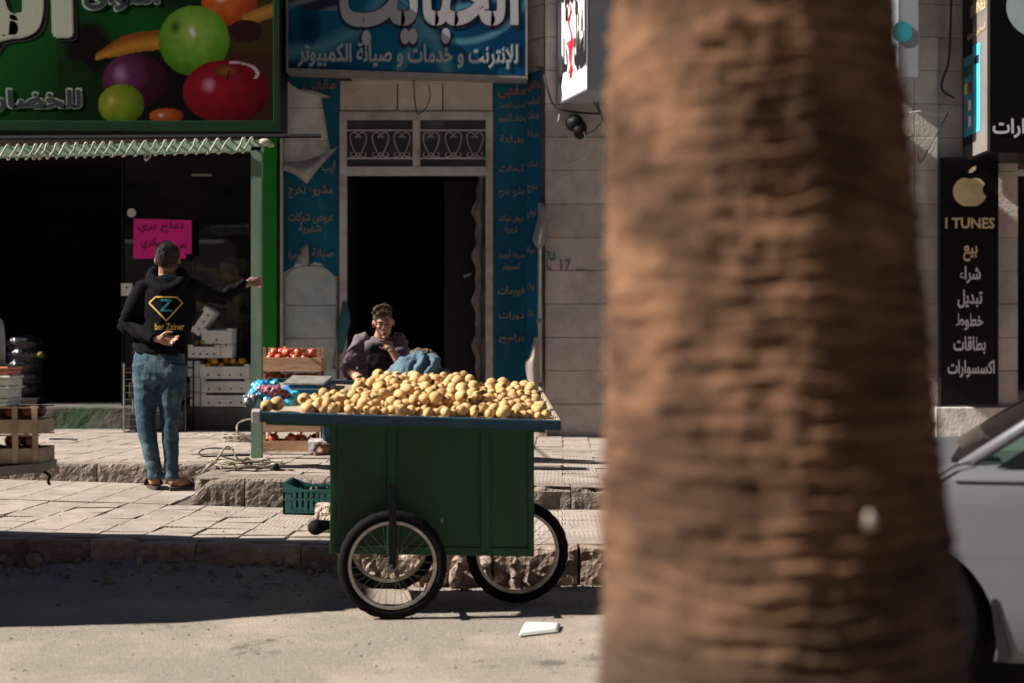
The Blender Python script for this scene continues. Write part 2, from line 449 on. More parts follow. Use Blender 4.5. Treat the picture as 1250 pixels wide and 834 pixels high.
lower = tag(thing('lower_pavement', None, None, (0, 7.5, 0)), kind='structure')
upper = tag(thing('upper_pavement', None, None, (0, 10.3, 0)), kind='structure')
TW = .25
LOW_Y0, STEP_Y, UP_Y0 = 7.43, 9.12, 10.22
grid('mortar_bed', span(-7, 6, 52), [LOW_Y0 + .03, 8, 9, 10.4], lambda x, y: zl(x) - .012, mortar, lower)
bm = BM(); box(bm, -7, 6, LOW_Y0 + .015, 14.5, -.02, .15); mesh_obj('bedding', bm, mortar, lower)
grid('mortar_bed', span(-7, -2.05, 20), [UP_Y0 + .05, 12, 14.6], lambda x, y: zu(x) - .012, mortar, upper)
grid('mortar_bed', span(-2.05, 6, 30), [STEP_Y + .08, 12, 14.6], lambda x, y: zu(x) - .012, mortar, upper)

tb = BM(); box(tb, -TW / 2 + .0018, TW / 2 - .0018, -TW / 2 + .0018, TW / 2 - .0018, -.03, 0, ch=.0022)
tile_me = bpy.data.meshes.new('paving_tile'); tb.to_mesh(tile_me); tb.free(); tile_me.materials.append(tile_m)
def lay(parent, zf, y0, y1, xa, limit=300):
    spots = []
    j = 0
    while y0 + (j + .5) * TW < y1:
        y = y0 + (j + .5) * TW
        for i in range(-30, 30):
            x = (i + .5) * TW + (y - 7) * .035
            if x < xa(y) or x > 5.6: continue
            if x < -.44 * y * .82 - .5: continue
            if -1.1 < x - .15 * 0 < -9: continue
            spots.append((x, y))
        j += 1
    vis = [q for q in spots if abs(q[0]) < q[1] * .362 + .3]
    # the ones the trunk and the car hide come last
    vis.sort(key=lambda q: (1 if .07 * q[1] + .05 < q[0] < .31 * q[1] else 0, q[1]))
    ind = vis[:limit]; rest = [q for q in spots if q not in set(ind)]
    for x, y in ind:
        o = share('paving_tile', tile_me, parent, (x, y, zf(x) + rnd(-.0025, .0025)),
                  (rnd(-.008, .008), atan2(zf(x - .1) - zf(x + .1), .2) + rnd(-.008, .008), random.choice((0, 0, pi / 2)) + rnd(-.01, .01)))
        o.matrix_parent_inverse = Matrix.Translation(-Vector(parent.location))
    bm = BM()
    for x, y in rest:
        box(bm, x - TW / 2 + .003, x + TW / 2 - .003, y - TW / 2 + .003, y + TW / 2 - .003, zf(x) - .03, zf(x) + rnd(-.002, .002))
    o = mesh_obj('paving_tile_field', bm, tile_m, parent); o['kind'] = 'stuff'
lay(lower, zl, LOW_Y0 + .09, STEP_Y + .02, lambda y: -6.8)
bm = BM()
lay(upper, zu, STEP_Y + .30, 14.45, lambda y: (-1.85 if y < UP_Y0 + .2 else -6.8), 298)
# tiles of the lower pavement that run on left of the block
y = STEP_Y + .02 + TW / 2 - .07
while y < UP_Y0 - .02:
    for i in range(-18, -8):
        x = (i + .5) * TW + (y - 7) * .035
        if x > -2.2: continue
        o = share('paving_tile', tile_me, lower, (x, y, zl(x)), (0, atan2(zl(x - .1) - zl(x + .1), .2), 0))
        o.matrix_parent_inverse = Matrix.Translation(-Vector(lower.location))
    y += TW

def rough_stone(name, x0, x1, y0, y1, zb, zt, m, parent, amp=.012, chip=.02, seed=0, nx=None, lump=12):
    """a rough-hewn stone, dense on the faces one sees"""
    bm = BM()
    ZT = zt if callable(zt) else (lambda x: zt); ZB = zb if callable(zb) else (lambda x: zb)
    nx = nx or max(4, int((x1 - x0) / .02)); nz = max(4, int((ZT((x0 + x1) / 2) - ZB((x0 + x1) / 2)) / .018)); ny = max(3, int((y1 - y0) / .03))
    prof = [(0, k / nz) for k in range(nz + 1)] + [(k / ny, 1) for k in range(1, ny + 1)] + [(1, 0)]
    rows = []
    for i in range(nx + 1):
        x = x0 + (x1 - x0) * i / nx
        row = []
        for (a, b) in prof:
            yy = y0 + (y1 - y0) * a; zz = ZB(x) + (ZT(x) - ZB(x)) * b
            n1 = fbm((x * lump + seed, yy * lump, zz * lump)); n2 = fbm((x * 3.5 + seed, yy * 3, zz * 3 + 9))
            if a == 0: yy += amp * n1 + chip * .5 * n2
            if b == 1: zz -= abs(amp * .25 * n1)
            if a == 0 and b > .82: yy += chip * max(0, n2) * 1.6; zz -= chip * max(0, n1) * .8
            if a == 0 and b == 1: yy += .008 + chip * max(0, n2); zz -= .004
            e = min(i, nx - i)
            if e == 0 and a == 0: yy += .004
            row.append(bm.verts.new((x, yy, zz)))
        rows.append(row)
    for i in range(nx):
        for k in range(len(prof) - 1):
            bm.faces.new((rows[i][k], rows[i + 1][k], rows[i + 1][k + 1], rows[i][k + 1]))
    bm.faces.new(rows[0]); bm.faces.new(rows[-1][::-1])
    return mesh_obj(name, bm, m, parent)

# upper kerb, left stretch
cuts = [-5.4, -4.6, -3.62, -2.985, -2.2]
for a, b in zip(cuts, cuts[1:]):
    rough_stone('kerb_stone', a + .004, b - .004, UP_Y0, UP_Y0 + .16, lambda x: zl(x) - .02, lambda x: zu(x) + .002, kerb_m, upper, .006, .006, a, lump=26)
rough_stone('kerb_stone', -2.2, -1.9, UP_Y0 - .02, UP_Y0 + .16, lambda x: zl(x) - .02, lambda x: zu(x), kerb_m, upper, .008, .012, 3, lump=24)
# the block that steps forward, its left end broken down to the ground
xs = [-2.06, -1.715, -1.2, -.7]
for k, (a, b) in enumerate(zip(xs, xs[1:])):
    if k == 0:
        zt = lambda x: zl(x) + (zu(x) - zl(x)) * min(1, max(.18, (x + 2.1) / .17) + .06 * fbm((x * 14, 1, 2)))
    else: zt = lambda x: zu(x) + .003
    rough_stone('kerb_stone', a + (.004 if k else 0), b - .005, STEP_Y, STEP_Y + .33, lambda x: zl(x) - .02, zt, kerb_m, upper, .005, .010, 20 + k, lump=26)
rough_stone('step_side', -2.07, -1.9, STEP_Y + .15, UP_Y0 + .05, lambda x: zl(x) - .02, lambda x: zu(x) - .006 + .0 * x, kerb_m, upper, .01, .03, 31)
xs = [-.7, -.2, .38, .93, 1.5, 2.1, 2.75, 3.4, 4.1, 4.8, 5.6]
for k, (a, b) in enumerate(zip(xs, xs[1:])):
    rough_stone('kerb_stone', a + .004, b - .004, STEP_Y + .03, STEP_Y + .33, lambda x: zl(x) - .02, lambda x: zu(x) + .003, kerb_m, upper, .006, .030, 40 + k, lump=9)

# crumbling kerb of the lower pavement along the gutter
xs = [-5.2, -4.3, -3.5, -2.8, -2.2, -1.65, -1.1, -.6, -.1, .35, .8, 1.4, 2.0, 2.8, 3.6, 4.6, 5.6]
for k, (a, b) in enumerate(zip(xs, xs[1:])):
    rough_stone('kerb_stone', a + rnd(0, .01), b - rnd(0, .012), LOW_Y0 - .025 + rnd(-.01, .012), LOW_Y0 + .13, -.05, lambda x: zl(x) - .004 + .012 * fbm((x * 5, 0, 5)),
                rubble_m, lower, .012, .024, 60 + k * 3, lump=13)
def pebble_mesh(name, m, seed, sub=2):
    bm = BM(); bmesh.ops.create_icosphere(bm, subdivisions=sub, radius=1)
    for v in bm.verts:
        v.co *= 1 + .35 * fbm(v.co * 1.4 + Vector((seed, 0, 0))); v.co.z *= .7
    me = bpy.data.meshes.new(name); bm.to_mesh(me); bm.free(); me.materials.append(m); return me
pm = [pebble_mesh('rubble_stone', rubble_m, k * 7.3) for k in range(4)]
for k in range(95):
    x = rnd(-2.9, 1.6); r = rnd(.012, .045) * (1 if random.random() < .6 else .6)
    o = share('rubble_stone', pm[k % 4], lower, (x, LOW_Y0 - .035 - rnd(0, .05), rnd(.0, .12)), (rnd(0, 6), rnd(0, 6), rnd(0, 6)), (r * rnd(1, 1.8), r, r * rnd(.7, 1.1)))
    o.matrix_parent_inverse = Matrix.Translation(-Vector(lower.location))
for k in range(150):
    x = rnd(-3.1, -.5) if k % 3 else rnd(-.5, 1.4); yy = LOW_Y0 - .04 - abs(random.gauss(0, .09)); r = rnd(.006, .022)
    o = share('rubble_stone', pm[k % 4], lower, (x, yy, zroad(x, yy) + r * .3), (rnd(0, 6), rnd(0, 6), rnd(0, 6)), (r * rnd(1, 1.9), r, r * rnd(.6, 1)))
    o.matrix_parent_inverse = Matrix.Translation(-Vector(lower.location))
# grit on the road and the pavement
bm = BM()
for k in range(900):
    if k < 600:
        x = rnd(-2.6, 1.6); y = rnd(4.6, 7.35) if k % 3 else rnd(7.15, 7.36); z = zroad(x, y)
    elif k < 800: x = rnd(-3.2, 1.2); y = rnd(7.6, 9); z = zl(x)
    else: x = rnd(-2, 1.4); y = rnd(9.5, 14); z = zu(x)
    r = rnd(.002, .006) * (1.6 if random.random() < .1 else 1)
    M = Matrix.Translation((x, y, z + r * .3)) @ Matrix.Rotation(rnd(0, 3), 4, 'Z') @ Matrix.Diagonal((r * rnd(1, 2), r, r * .6, 1))
    bmesh.ops.create_icosphere(bm, subdivisions=1, radius=1, matrix=M)
o = mesh_obj('gravel', bm, rubble_m); tag(o, 'loose grit and small stones scattered over road and pavement', 'gravel', kind='stuff')

# ================================================================== THE BUILDING
WY = 14.4
bld = thing('shop_building', 'grey stone street building with two shop openings and a pale framed doorway', 'building', (0, WY, .35))
BH = 15.0
def wx(px, d=WY): return (px - 625) * d / F
def wz(py, d=WY): return CZ - (py - 417) * d / F
# backing mass
def wall(x0, x1, y0, y1, z0, z1, m=plaster, name='wall'): return bx(name, x0, x1, y0, y1, z0, z1, m, bld)
XR = 5.05
wall(-9, wx(345), WY + .06, WY + .3, wz(183), BH)              # above the shop opening
wall(wx(341), wx(413), WY + .06, WY + .3, .2, wz(183))
wall(wx(345), wx(603), WY + .06, WY + .3, wz(97), BH)
wall(wx(603), wx(664), WY + .06, WY + .3, .2, BH)
wall(wx(664), XR, WY - .19, WY + .3, .2, BH)
wall(XR, 9, WY + .06, WY + .3, wz(200), BH)
wall(-9, -7.2, WY + .06, WY + .3, .2, wz(183))
# rooms behind the openings
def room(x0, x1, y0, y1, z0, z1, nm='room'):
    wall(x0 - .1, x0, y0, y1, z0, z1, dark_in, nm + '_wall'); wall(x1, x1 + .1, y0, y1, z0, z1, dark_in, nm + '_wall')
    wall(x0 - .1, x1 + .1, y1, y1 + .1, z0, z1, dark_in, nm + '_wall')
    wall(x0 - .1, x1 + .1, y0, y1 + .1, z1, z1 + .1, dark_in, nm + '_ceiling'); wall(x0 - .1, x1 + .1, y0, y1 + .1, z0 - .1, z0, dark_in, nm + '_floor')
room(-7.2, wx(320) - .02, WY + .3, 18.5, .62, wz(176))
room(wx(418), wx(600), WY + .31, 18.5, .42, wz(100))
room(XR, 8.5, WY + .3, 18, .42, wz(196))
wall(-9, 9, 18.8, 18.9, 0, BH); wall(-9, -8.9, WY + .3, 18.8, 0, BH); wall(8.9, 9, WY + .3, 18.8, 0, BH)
bx('parapet', -9.1, 9.1, WY - .1, 19, BH, BH + .15, plaster, bld)

# stone blocks, each one laid on its own
def block(x0, x1, y, z0, z1, m=stone_m, dep=.07, name='stone_block', M=None):
    bm = BM(); g = .0022
    box(bm, x0 + g, x1 - g, y + rnd(-.004, .004), y + dep, z0 + g, z1 - g, ch=.004, jit=.0012, M=M)
    return mesh_obj(name, bm, m, bld)
CH = 40 / 120.6
courses = [wz(532 - 40 * k - (0)) for k in range(17)]
PY = WY - .26
# right hand pier and on behind the trunk
for k in range(len(courses) - 1):
    z0 = courses[k]; z1 = courses[k + 1]
    if k == 0: z0 = .24
    xs = [wx(665, PY)] + ([wx(740, PY), 1.62, 2.3, 3.0, 3.55, 4.0] if k % 2 == 0 else [wx(690, PY), 1.28, 1.95, 2.7, 3.35, 4.0])
    if k % 2: xs[1] = wx(740, PY)
    xs.append(wx(1145, PY))
    for a, b in zip(xs, xs[1:]): block(a, b, PY, z0, z1)
    # return of the pier at the far right
    a = wx(1145, PY)
    block(a, XR, PY + .05, z0, z1)
# above the shop signs: plain upper storey
for k in range(8):
    z0 = courses[-1] + k * CH; z1 = z0 + CH
    x = -8.9 + (k % 2) * .3
    while x < 8.5:
        if z1 < BH: block(x, min(x + .62, 8.9), (WY - .26 if .2 < x < XR else WY - .02), z0, z1)
        x += .62
# left pier between the shop and the doorway
ys_px = [523, 500, 459, 418, 377, 336, 292, 252, 212, 172, 132, 92]
for a, b in zip(ys_px, ys_px[1:]):
    block(wx(346), wx(412), WY - .01, wz(a) if a < 520 else .26, wz(b), stone_w)
# lintel stones over the door
for a, b in ((415, 485), (486, 540), (541, 602)):
    block(wx(a), wx(b), WY - .03, wz(136), wz(99), stone_m, .09, 'lintel_stone')
block(wx(603), wx(642), WY - .01, .26, wz(90), stone_m, .07, 'jamb_stone')
# splayed side between the banner and the pier
A = Vector((wx(643), WY - .02, 0)); Bp = Vector((wx(664, PY), PY + .01, 0))
for a, b in zip(courses, courses[1:]):
    bm = BM(); q = [A + Vector((0, 0, a + .004)), Bp + Vector((0, 0, a + .004)), Bp + Vector((0, 0, b - .004)), A + Vector((0, 0, b - .004))]
    prism(bm, q, Vector((.0, .08, 0))); mesh_obj('stone_block', bm, stone_m, bld)
# ledge and base
bx('door_ledge', wx(430), wx(602), WY - .10, WY + .02, wz(103), wz(96), frame_w, bld, ch=.006)
bx('base_course', wx(664, PY) - .01, XR, PY - .012, PY + .05, .2, wz(531), stone_m, bld, ch=.006)
bx('base_course', 4.2, 9, PY - .03, PY + .2, .26, wz(497, PY), stone_w, bld, ch=.01)
rough_stone('broken_stone', wx(650), wx(666), 14.0, 14.13, .27, .44, rubble_m, bld, .012, .03, 5)
bx('threshold', wx(415), wx(603), WY - .12, WY + .35, .25, .42, conc, bld, ch=.01)
# shop step with mossy face
moss = mat('mossy_concrete', (.13, .12, .11), (.07, .065, .06), 5, .9, .5, 40, world=True, dirt=(.03, .09, .035), dscale=1.1, damt=.8)
rough_stone('shop_step', -7.2, wx(318, 14.2), 14.2, 14.75, .28, .612, moss, bld, .004, .006, 8, nx=150)
bx('steel_threshold', -7.2, wx(150, 14.2), 14.12, 14.2, .365, .385, frame_w, bld)

# painted round-topped board on the pier left of the doorway
board_m = mat('pale_teal_board', (.36, .44, .44), (.26, .31, .31), 5, .7, .3, 30, world=True, dirt=(.50, .50, .47), dscale=4, damt=.7, chips=(.14, .12, .10), cscale=7, cth=.63)
def wboard(pts):
    bm = BM(); prism(bm, [P(u, v, WY - .028) for u, v in pts], (0, .02, 0)); bmesh.ops.bevel(bm, geom=bm.edges[:], offset=.003, segments=1, affect='EDGES'); mesh_obj('painted_board', bm, board_m, bld)
wboard([(348, 371), (348, 342), (351, 334), (358, 328), (368, 325), (390, 325), (400, 328), (407, 335), (410, 344), (410, 371)])
wboard([(348, 524), (348, 413.5), (410, 413.5), (410, 524)]); wboard([(348, 412), (348, 373.5), (410, 373.5), (410, 412)])
# doorway frame, transom and grille
def df(n, x0, x1, y0, y1, dd=0.0, th=.06):
    return bx(n, wx(x0), wx(x1), WY - .05 + dd, WY - .05 + th + dd, wz(y1), wz(y0), frame_w, bld, ch=.004)
df('door_frame', 415, 424, 137, 528); df('door_frame', 593, 602, 137, 528)
df('door_frame', 424, 593, 137, 147); df('door_frame', 424, 593, 204, 215)
df('door_frame', 504, 513, 147, 204, .002)
for a, b in ((424, 504), (513, 593)):
    bm = BM(); box(bm, wx(a), wx(b), WY - .022, WY - .016, wz(204), wz(147))
    pane_dirty = mat('dusty_glass', (.05, .055, .06), (.03, .033, .037), 3, .25, dirt=(.18, .18, .18), dscale=2, damt=.5)
    mesh_obj('transom_pane', bm, pane_dirty, bld)
    g = bx('grille_bar', wx(a), wx(b), WY - .045, WY - .037, wz(161), wz(159), frame_w, bld)
    bx('grille_bar', wx(a), wx(b), WY - .045, WY - .037, wz(195), wz(193), frame_w, bld)
    for k in range(3):
        cx = a + (b - a) * (k + .5) / 3 + (.5 if k == 1 else 0)
        for sgn in (-1, 1):
            q = [(0, 192.5), (sgn * 4, 186), (sgn * 9, 174), (sgn * 9.5, 165), (sgn * 5, 161.5), (sgn * 1.2, 164), (sgn * 1.6, 167.5), (sgn * 4, 167)]
            q2 = [(0, 186), (sgn * 4, 190.5), (sgn * 8.5, 191.5), (sgn * 9.5, 188), (sgn * 7, 186.5)]
            bm = BM()
            for qq in (q, q2): tube(bm, spline([P(cx + u, v, WY - .048) for u, v in qq], 5), .0048, 5)
            mesh_obj('grille_scroll', bm, frame_w, bld, smooth=True)
# door leaf folded back into the dark, with its handle
leaf = bx('door_leaf', wx(540), wx(583), WY + .42, WY + .46, .42, wz(214), mat('dark_door', (.005, .0045, .004), (.008, .007, .006), 5, .6), bld)
bm = BM(); tube(bm, [P(566, 338, WY + .40), P(575, 334, WY + .40)], .012, 8); mesh_obj('door_handle', bm, mat('bright_steel', (.6, .6, .6), None, rough=.3, metal=.9), leaf)
# pale curtain strip bunched against the frame
cur_m = mat('pale_curtain', (.34, .31, .28), (.25, .22, .20), 6, .9, .3, dirt=(.12, .09, .07), dscale=3, damt=.6)
bm = BM(); rows = []
for j in range(60):
    t = j / 59; py = 215 + t * 265; row = []
    edge = 579 + 2.2 * sin(t * 30) + 1.5 * sin(t * 61 + 1) + (3 * (1 - t * 6) if t < .16 else 0)
    for i in range(9):
        s = i / 8; px = edge + (594 - edge) * s
        row.append(bm.verts.new(P(px, py, WY + .05 + .03 * sin(s * 9 + t * 2) + .01 * sin(t * 30))))
    rows.append(row)
for j in range(59):
    for i in range(8): bm.faces.new((rows[j][i], rows[j + 1][i], rows[j + 1][i + 1], rows[j][i + 1]))
bmesh.ops.solidify(bm, geom=bm.faces[:], thickness=.004)
o = mesh_obj('curtain', bm, cur_m, smooth=True); tag(o, 'narrow pale stained curtain hanging inside the dark doorway by the frame', 'curtain')

# ------------------------------------------------------------------ green greengrocer front
gp = bx('green_pilaster', wx(321), wx(340), WY - .14, WY + .05, .30, wz(160), greenpanel, ch=.004)
tag(gp, 'bright green painted metal pilaster beside the greengrocer opening', 'pilaster')
gap = bx('conduit', wx(344), wx(347.5), WY - .12, WY - .09, .4, wz(97), frame_w, ch=.004)
tag(gap, 'thin pale conduit running up the wall beside the green pilaster', 'conduit')
bx('dark_gap', wx(340), wx(344), WY - .02, WY + .05, .3, wz(97), black_m, bld)

# awning frame
fr = thing('awning_frame', 'green steel awning frame on a slim post with rope wound round its bar', 'awning frame', (P(313, 559.8, 10.7).x, 10.7, .38))
bm = BM(); a = P(307.5, 180, 10.7); b = P(320, 559.8, 10.7)
for k in range(24):
    t0 = k / 24; t1 = (k + 1) / 24
    box(bm, a.x, b.x, 10.66, 10.74, .375 + (a.z - .375) * t0, .375 + (a.z - .375) * t1)
bmesh.ops.remove_doubles(bm, verts=bm.verts, dist=.0005)
mesh_obj('post', bm, greenpost, fr)
bm = BM(); prism(bm, [P(-260, 186, 10.66), P(-260, 198, 10.66), P(320, 183.5, 10.66), P(320, 171, 10.66)], (0, .08, 0)); mesh_obj('bar', bm, greenpale, fr)
bm = BM(); tube(bm, [P(-260, 170, 10.8), P(392, 166, 10.8)], .018, 6)
for px in (-200, 20, 150, 325): tube(bm, [P(px, 169, 10.8), P(px, 168, 14.3)], .010, 5)
mesh_obj('rail', bm, black_m, fr)
rope_w = mat('pale_rope', (.50, .50, .44), (.36, .36, .31), 30, .9, .3)
pts = []
xsr = [2, 14, 24, 36, 43, 50, 62, 73, 86, 97, 107, 118, 128, 142, 156, 170, 182, 194, 205, 218, 232, 244, 258, 272, 290, 300]
for k, px in enumerate(xsr):
    q = 193 - px * .03
    pts += [P(px - 3, q + 1, 10.645), P(px + 3 + rnd(-1, 2), q - 8, 10.63), P(px + 7 + rnd(-1, 1), q - 15, 10.645), P(px + 9, q - 14, 10.76), P(px + 7, q + 1, 10.76)]
    if k == 15: pts += [P(px + 8, q + 8, 10.66), P(px + 14, q + 2, 10.65)]
bm = BM(); tube(bm, spline(pts, 3), .0085, 5); mesh_obj('wound_rope', bm, rope_w, fr, smooth=True)
bm = BM(); ell(bm, P(323, 174, 10.68), (.05, .03, .03)); ell(bm, P(330, 177, 10.68), (.03, .02, .02)); mesh_obj('rope_knot', bm, rope_w, fr, smooth=True)

# green fruit sign
SD = 13.6
gs = thing('fruit_shop_sign', 'large green sign with apples, lime and banana print over the greengrocer', 'sign', P(100, 163, SD))
def ellc(px, py, cx, cy, rx, ry):
    return sqrt(((px - cx) / rx) ** 2 + ((py - cy) / ry) ** 2)
def fruit_ink(px, py):
    g = mixc((.004, .06, .008), (.01, .20, .02), .5 + .5 * sin(px * .02 + py * .013))
    c = g
    r = ellc(px, py, 170, 30, 80, 34)
    if r < 1: c = mixc((.01, .33, .03), c, r)
    r = ellc(px, py, 108, 62, 34, 42)
    if r < 1: c = mixc((.012, .008, .006), c, max(0, r * 3 - 2))
    r = ellc(px, py, 85, 105, 34, 33)
    if r < 1: c = mixc((.02, .12, .015), (.008, .08, .01), r)
    if px > 138 and py > 62: c = mixc(c, (.012, .006, .006), min(1, (px - 138) / 30))
    c = tuple(k * .3 for k in c)
    if px > 275: c = mixc(c, (.06, .025, .012), .8)
    def fr_(cx, cy, rx, ry, base, lit, dark, hx, hy, hl=(.8, .8, .75), hs=.2):
        nonlocal c
        r = ellc(px, py, cx, cy, rx, ry)
        if r < 1:
            q = ellc(px, py, cx + hx * rx, cy + hy * ry, rx * 1.45, ry * 1.45)
            k = mixc(lit, base, min(1, q * 1.6)) if q < .62 else mixc(base, dark, (q - .62) * 1.9)
            n_ = 1 + .22 * noise.noise(Vector((px * .09, py * .09, cx))) + .12 * noise.noise(Vector((px * .5, py * .5, cx))); k = tuple(j * n_ for j in k)
            h = ellc(px + 3 * noise.noise(Vector((px * .1, py * .1, 3))), py, cx + hx * rx, cy + hy * ry, rx * hs, ry * hs * 1.5)
            if h < 1: k = mixc(hl, k, h)
            c = k
    # banana
    t = (px - 116) / 84
    if 0 < t < 1.1:
        yc = 70 - 20 * t - 6 * sin(t * 3); w = 4 + 8 * min(1, t * 2.5)
        if abs(py - yc) < w: c = mixc((.62, .28, .03), (.26, .08, .01), abs(py - yc - w * .3) / w)
    fr_(280, 2, 34, 30, (.45, .07, .01), (.75, .2, .03), (.10, .01, .005), -.3, -.2)
    t = (px - 296) / 38
    if 0 < t < 1 and abs(py - (26 - 14 * t)) < 9: c = mixc((.55, .28, .05), (.3, .12, .02), abs(py - (26 - 14 * t)) / 9)
    if ellc(px, py, 300, 38, 20, 14) < 1 and not ellc(px, py, 237, 50, 43, 42) < 1: c = (.03, .008, .006)
    fr_(165, 99, 40, 34, (.05, .004, .02), (.22, .05, .16), (.008, .002, .004), -.45, -.25, (.45, .25, .5), .26)
    fr_(237, 50, 43, 43, (.10, .30, .012), (.34, .52, .10), (.006, .04, .003), -.05, -.25, (.9, 1, .8), .13)
    r = ellc(px, py, 214, 33, 9, 12)
    if r < 1: c = mixc((.015, .07, .005), c, r)
    fr_(203, 142, 21, 10, (.40, .06, .01), (.6, .16, .03), (.12, .01, .004), -.3, -.1)
    fr_(276, 112, 53, 39, (.20, .003, .012), (.40, .010, .035), (.03, .0, .003), -.4, -.2, (.65, .35, .5), .18)
    r = ellc(px, py, 275, 87, 16, 8)
    if r < 1: c = mixc((.25, .12, .02), (.16, .01, .01), r)
    if abs(px - 279 - (90 - py) * .3) < 1.1 and 86 < py < 97: c = (.02, .01, .005)
    q = ellc(px, py, 285, 90, 30, 14)
    if .9 < q < 1.05 and px > 280 and py < 96: c = (.6, .45, .5)
    fr_(148, 128, 28, 25, (.16, .28, .01), (.42, .45, .04), (.02, .07, .003), -.45, -.2, (.6, .62, .2), .2)
    return c
prt = attr_mat('sign_print', .4, .08)
pO = P(-260, 147.5, SD); pU = P(333, 147.5, SD) - pO; pV = P(-260, -120, SD) - pO
def gfn(u, v):
    px = -260 + 593 * u; py = 147.5 - 267.5 * v
    c = tuple(k * .46 for k in fruit_ink(px, py)) if px > 70 else mixc((.0015, .022, .003), (.003, .055, .007), .5 + .5 * sin(px * .03 + py * .02))
    return c
inked('print', 420, 190, pO, pU, pV, gfn, prt, gs)
sgf = mat('sign_frame_green', (.003, .035, .010), (.002, .022, .007), 3, .4)
bx('sign_box', wx(-262, SD), wx(336, SD), SD + .01, WY - .05, wz(152, SD), wz(-125, SD), black_m, gs)
bx('frame', wx(-262, SD), wx(341, SD), SD - .03, SD + .04, wz(160, SD), wz(148, SD), sgf, gs, ch=.006)
bx('frame', wx(334, SD), wx(341, SD), SD - .028, SD + .04, wz(148, SD), wz(-125, SD), sgf, gs, ch=.004)
cream = mat('cream_lettering', (.34, .36, .28), None, rough=.5)
D2 = SD - .006
for dx, dy, mm, off in ((5, 4, black_print, .002), (0, 0, cream, .006)):
    t = wtext('lettering', 'الر', mm, gs, -52 + dx, 85 + dx, -95 + dy, 84 + dy, SD - off, bold=.045)
halo = mat('pale_green_outline', (.22, .32, .25), None, rough=.5)
for (s, x0, x1, y0, y1) in (('للخضار', -8, 98, 110, 138), ('اسواق', 103, 193, -24, 12)):
    wtext('lettering', s, halo, gs, x0 - 1, x1 + 1, y0 - 1, y1 + 1, SD - .003, bold=.075)
    wtext('lettering', s, navy_print, gs, x0, x1, y0, y1, SD - .006, bold=.03)

# blue internet cafe sign
BD = 14.02
bs = thing('internet_shop_sign', 'blue hanging sign with white writing above the doorway, slightly crooked', 'sign', P(496, 90, BD))
def blue_ink(u, v):
    px = 352 + 290 * u; py = 88 - 200 * v
    c = mixc((.004, .05, .14), (.01, .16, .30), .5 + .5 * sin(px * .018 - py * .03 + 1))
    for (cx, cy, r, w) in ((420, 120, 130, 4), (640, 160, 170, 3), (350, -60, 130, 5), (560, -40, 90, 2)):
        q = abs(sqrt((px - cx) ** 2 + (py - cy) ** 2) - r)
        if q < w * 3: c = mixc((.12, .36, .5), c, q / (w * 3))
    r = ellc(px, py, 378, 36, 14, 26)
    if r < 1: c = mixc((.004, .03, .09), c, r * .6)
    if px < 420 and py < 14 - (px - 350) * -.12 and py < 18: c = mixc((.03, .05, .08), (.25, .32, .36), max(0, sin(px * .1 + py * .3)))
    return tuple(k * .6 for k in c)
O = P(352, 82, BD); U = P(642, 92, BD) - O; V = P(352, -120, BD) - O
inked('print', 220, 150, O, U, V, blue_ink, prt, bs)
bm = BM(); prism(bm, [P(350, 85, BD + .005), P(643, 94, BD + .005), P(643, -120, BD + .005), P(350, -120, BD + .005)], (0, .3, 0)); mesh_obj('sign_box', bm, black_m, bs)
sf = mat('sign_edge_metal', (.30, .31, .32), (.2, .2, .2), 5, .5, metal=.4, dirt=(.2, .12, .08), dscale=4, damt=.5)
bm = BM(); prism(bm, [P(349, 87, BD - .02), P(644, 96, BD - .02), P(644, 93, BD - .02), P(349, 83, BD - .02)], (0, .3, 0)); mesh_obj('frame', bm, sf, bs)
bm = BM(); prism(bm, [P(349, 84, BD - .018), P(351.5, 84, BD - .018), P(351.5, -120, BD - .018), P(349, -120, BD - .018)], (0, .3, 0)); mesh_obj('frame', bm, sf, bs)
bm = BM(); prism(bm, [P(641.5, 92, BD - .018), P(644, 92, BD - .018), P(644, -120, BD - .018), P(641.5, -120, BD - .018)], (0, .3, 0)); mesh_obj('frame', bm, sf, bs)
glow_b = mat('pale_blue_outline', (.05, .18, .27), None, rough=.5)
silver = mat('silver_lettering', (.34, .34, .36), None, rough=.5)
wtext('lettering', 'الحبايب', navy_print, bs, 414, 634, -62, 57, BD - .003, bold=.05)
wtext('lettering', 'الحبايب', silver, bs, 416, 632, -60, 54, BD - .006, bold=.032)
wtext('lettering', 'للإنترنت و خدمات و صيانة الكمبيوتر', glow_b, bs, 363, 633, 51, 84, BD - .003, bold=.055, drop=3)
wtext('lettering', 'للإنترنت و خدمات و صيانة الكمبيوتر', silver, bs, 364, 632, 52, 83, BD - .006, bold=.022, drop=3)

# blue banners either side of the doorway
def banner_ink(px, py, seed, fade=0.0):
    c = mixc((.006, .10, .20), (.012, .20, .34), .5 + .5 * noise.noise(Vector((px * .02 + seed, py * .012, 0))))
    q = abs(px - (380 + seed * 0) - 18 * sin(py * .02 + seed))
    if q < 3: c = mixc((.07, .30, .40), c, .3 + q / 3)
    n = noise.noise(Vector((px * .15, py * .02, seed)))
    if n > .25: c = mixc(c, (.05, .22, .30), (n - .25) * 1.6)
    return tuple(k * .55 for k in c)
fadeink = mat('faded_lettering', (.27, .23, .20), (.14, .15, .16), 40, .6)
fadered = mat('faded_red_lettering', (.30, .11, .10), (.18, .10, .10), 30, .6)
vinyl_w = mat('banner_backing', (.58, .57, .55), (.42, .40, .38), 7, .7, .2, dirt=(.2, .17, .14), dscale=4, damt=.5)
bprt = attr_mat('banner_print', .6, .12)
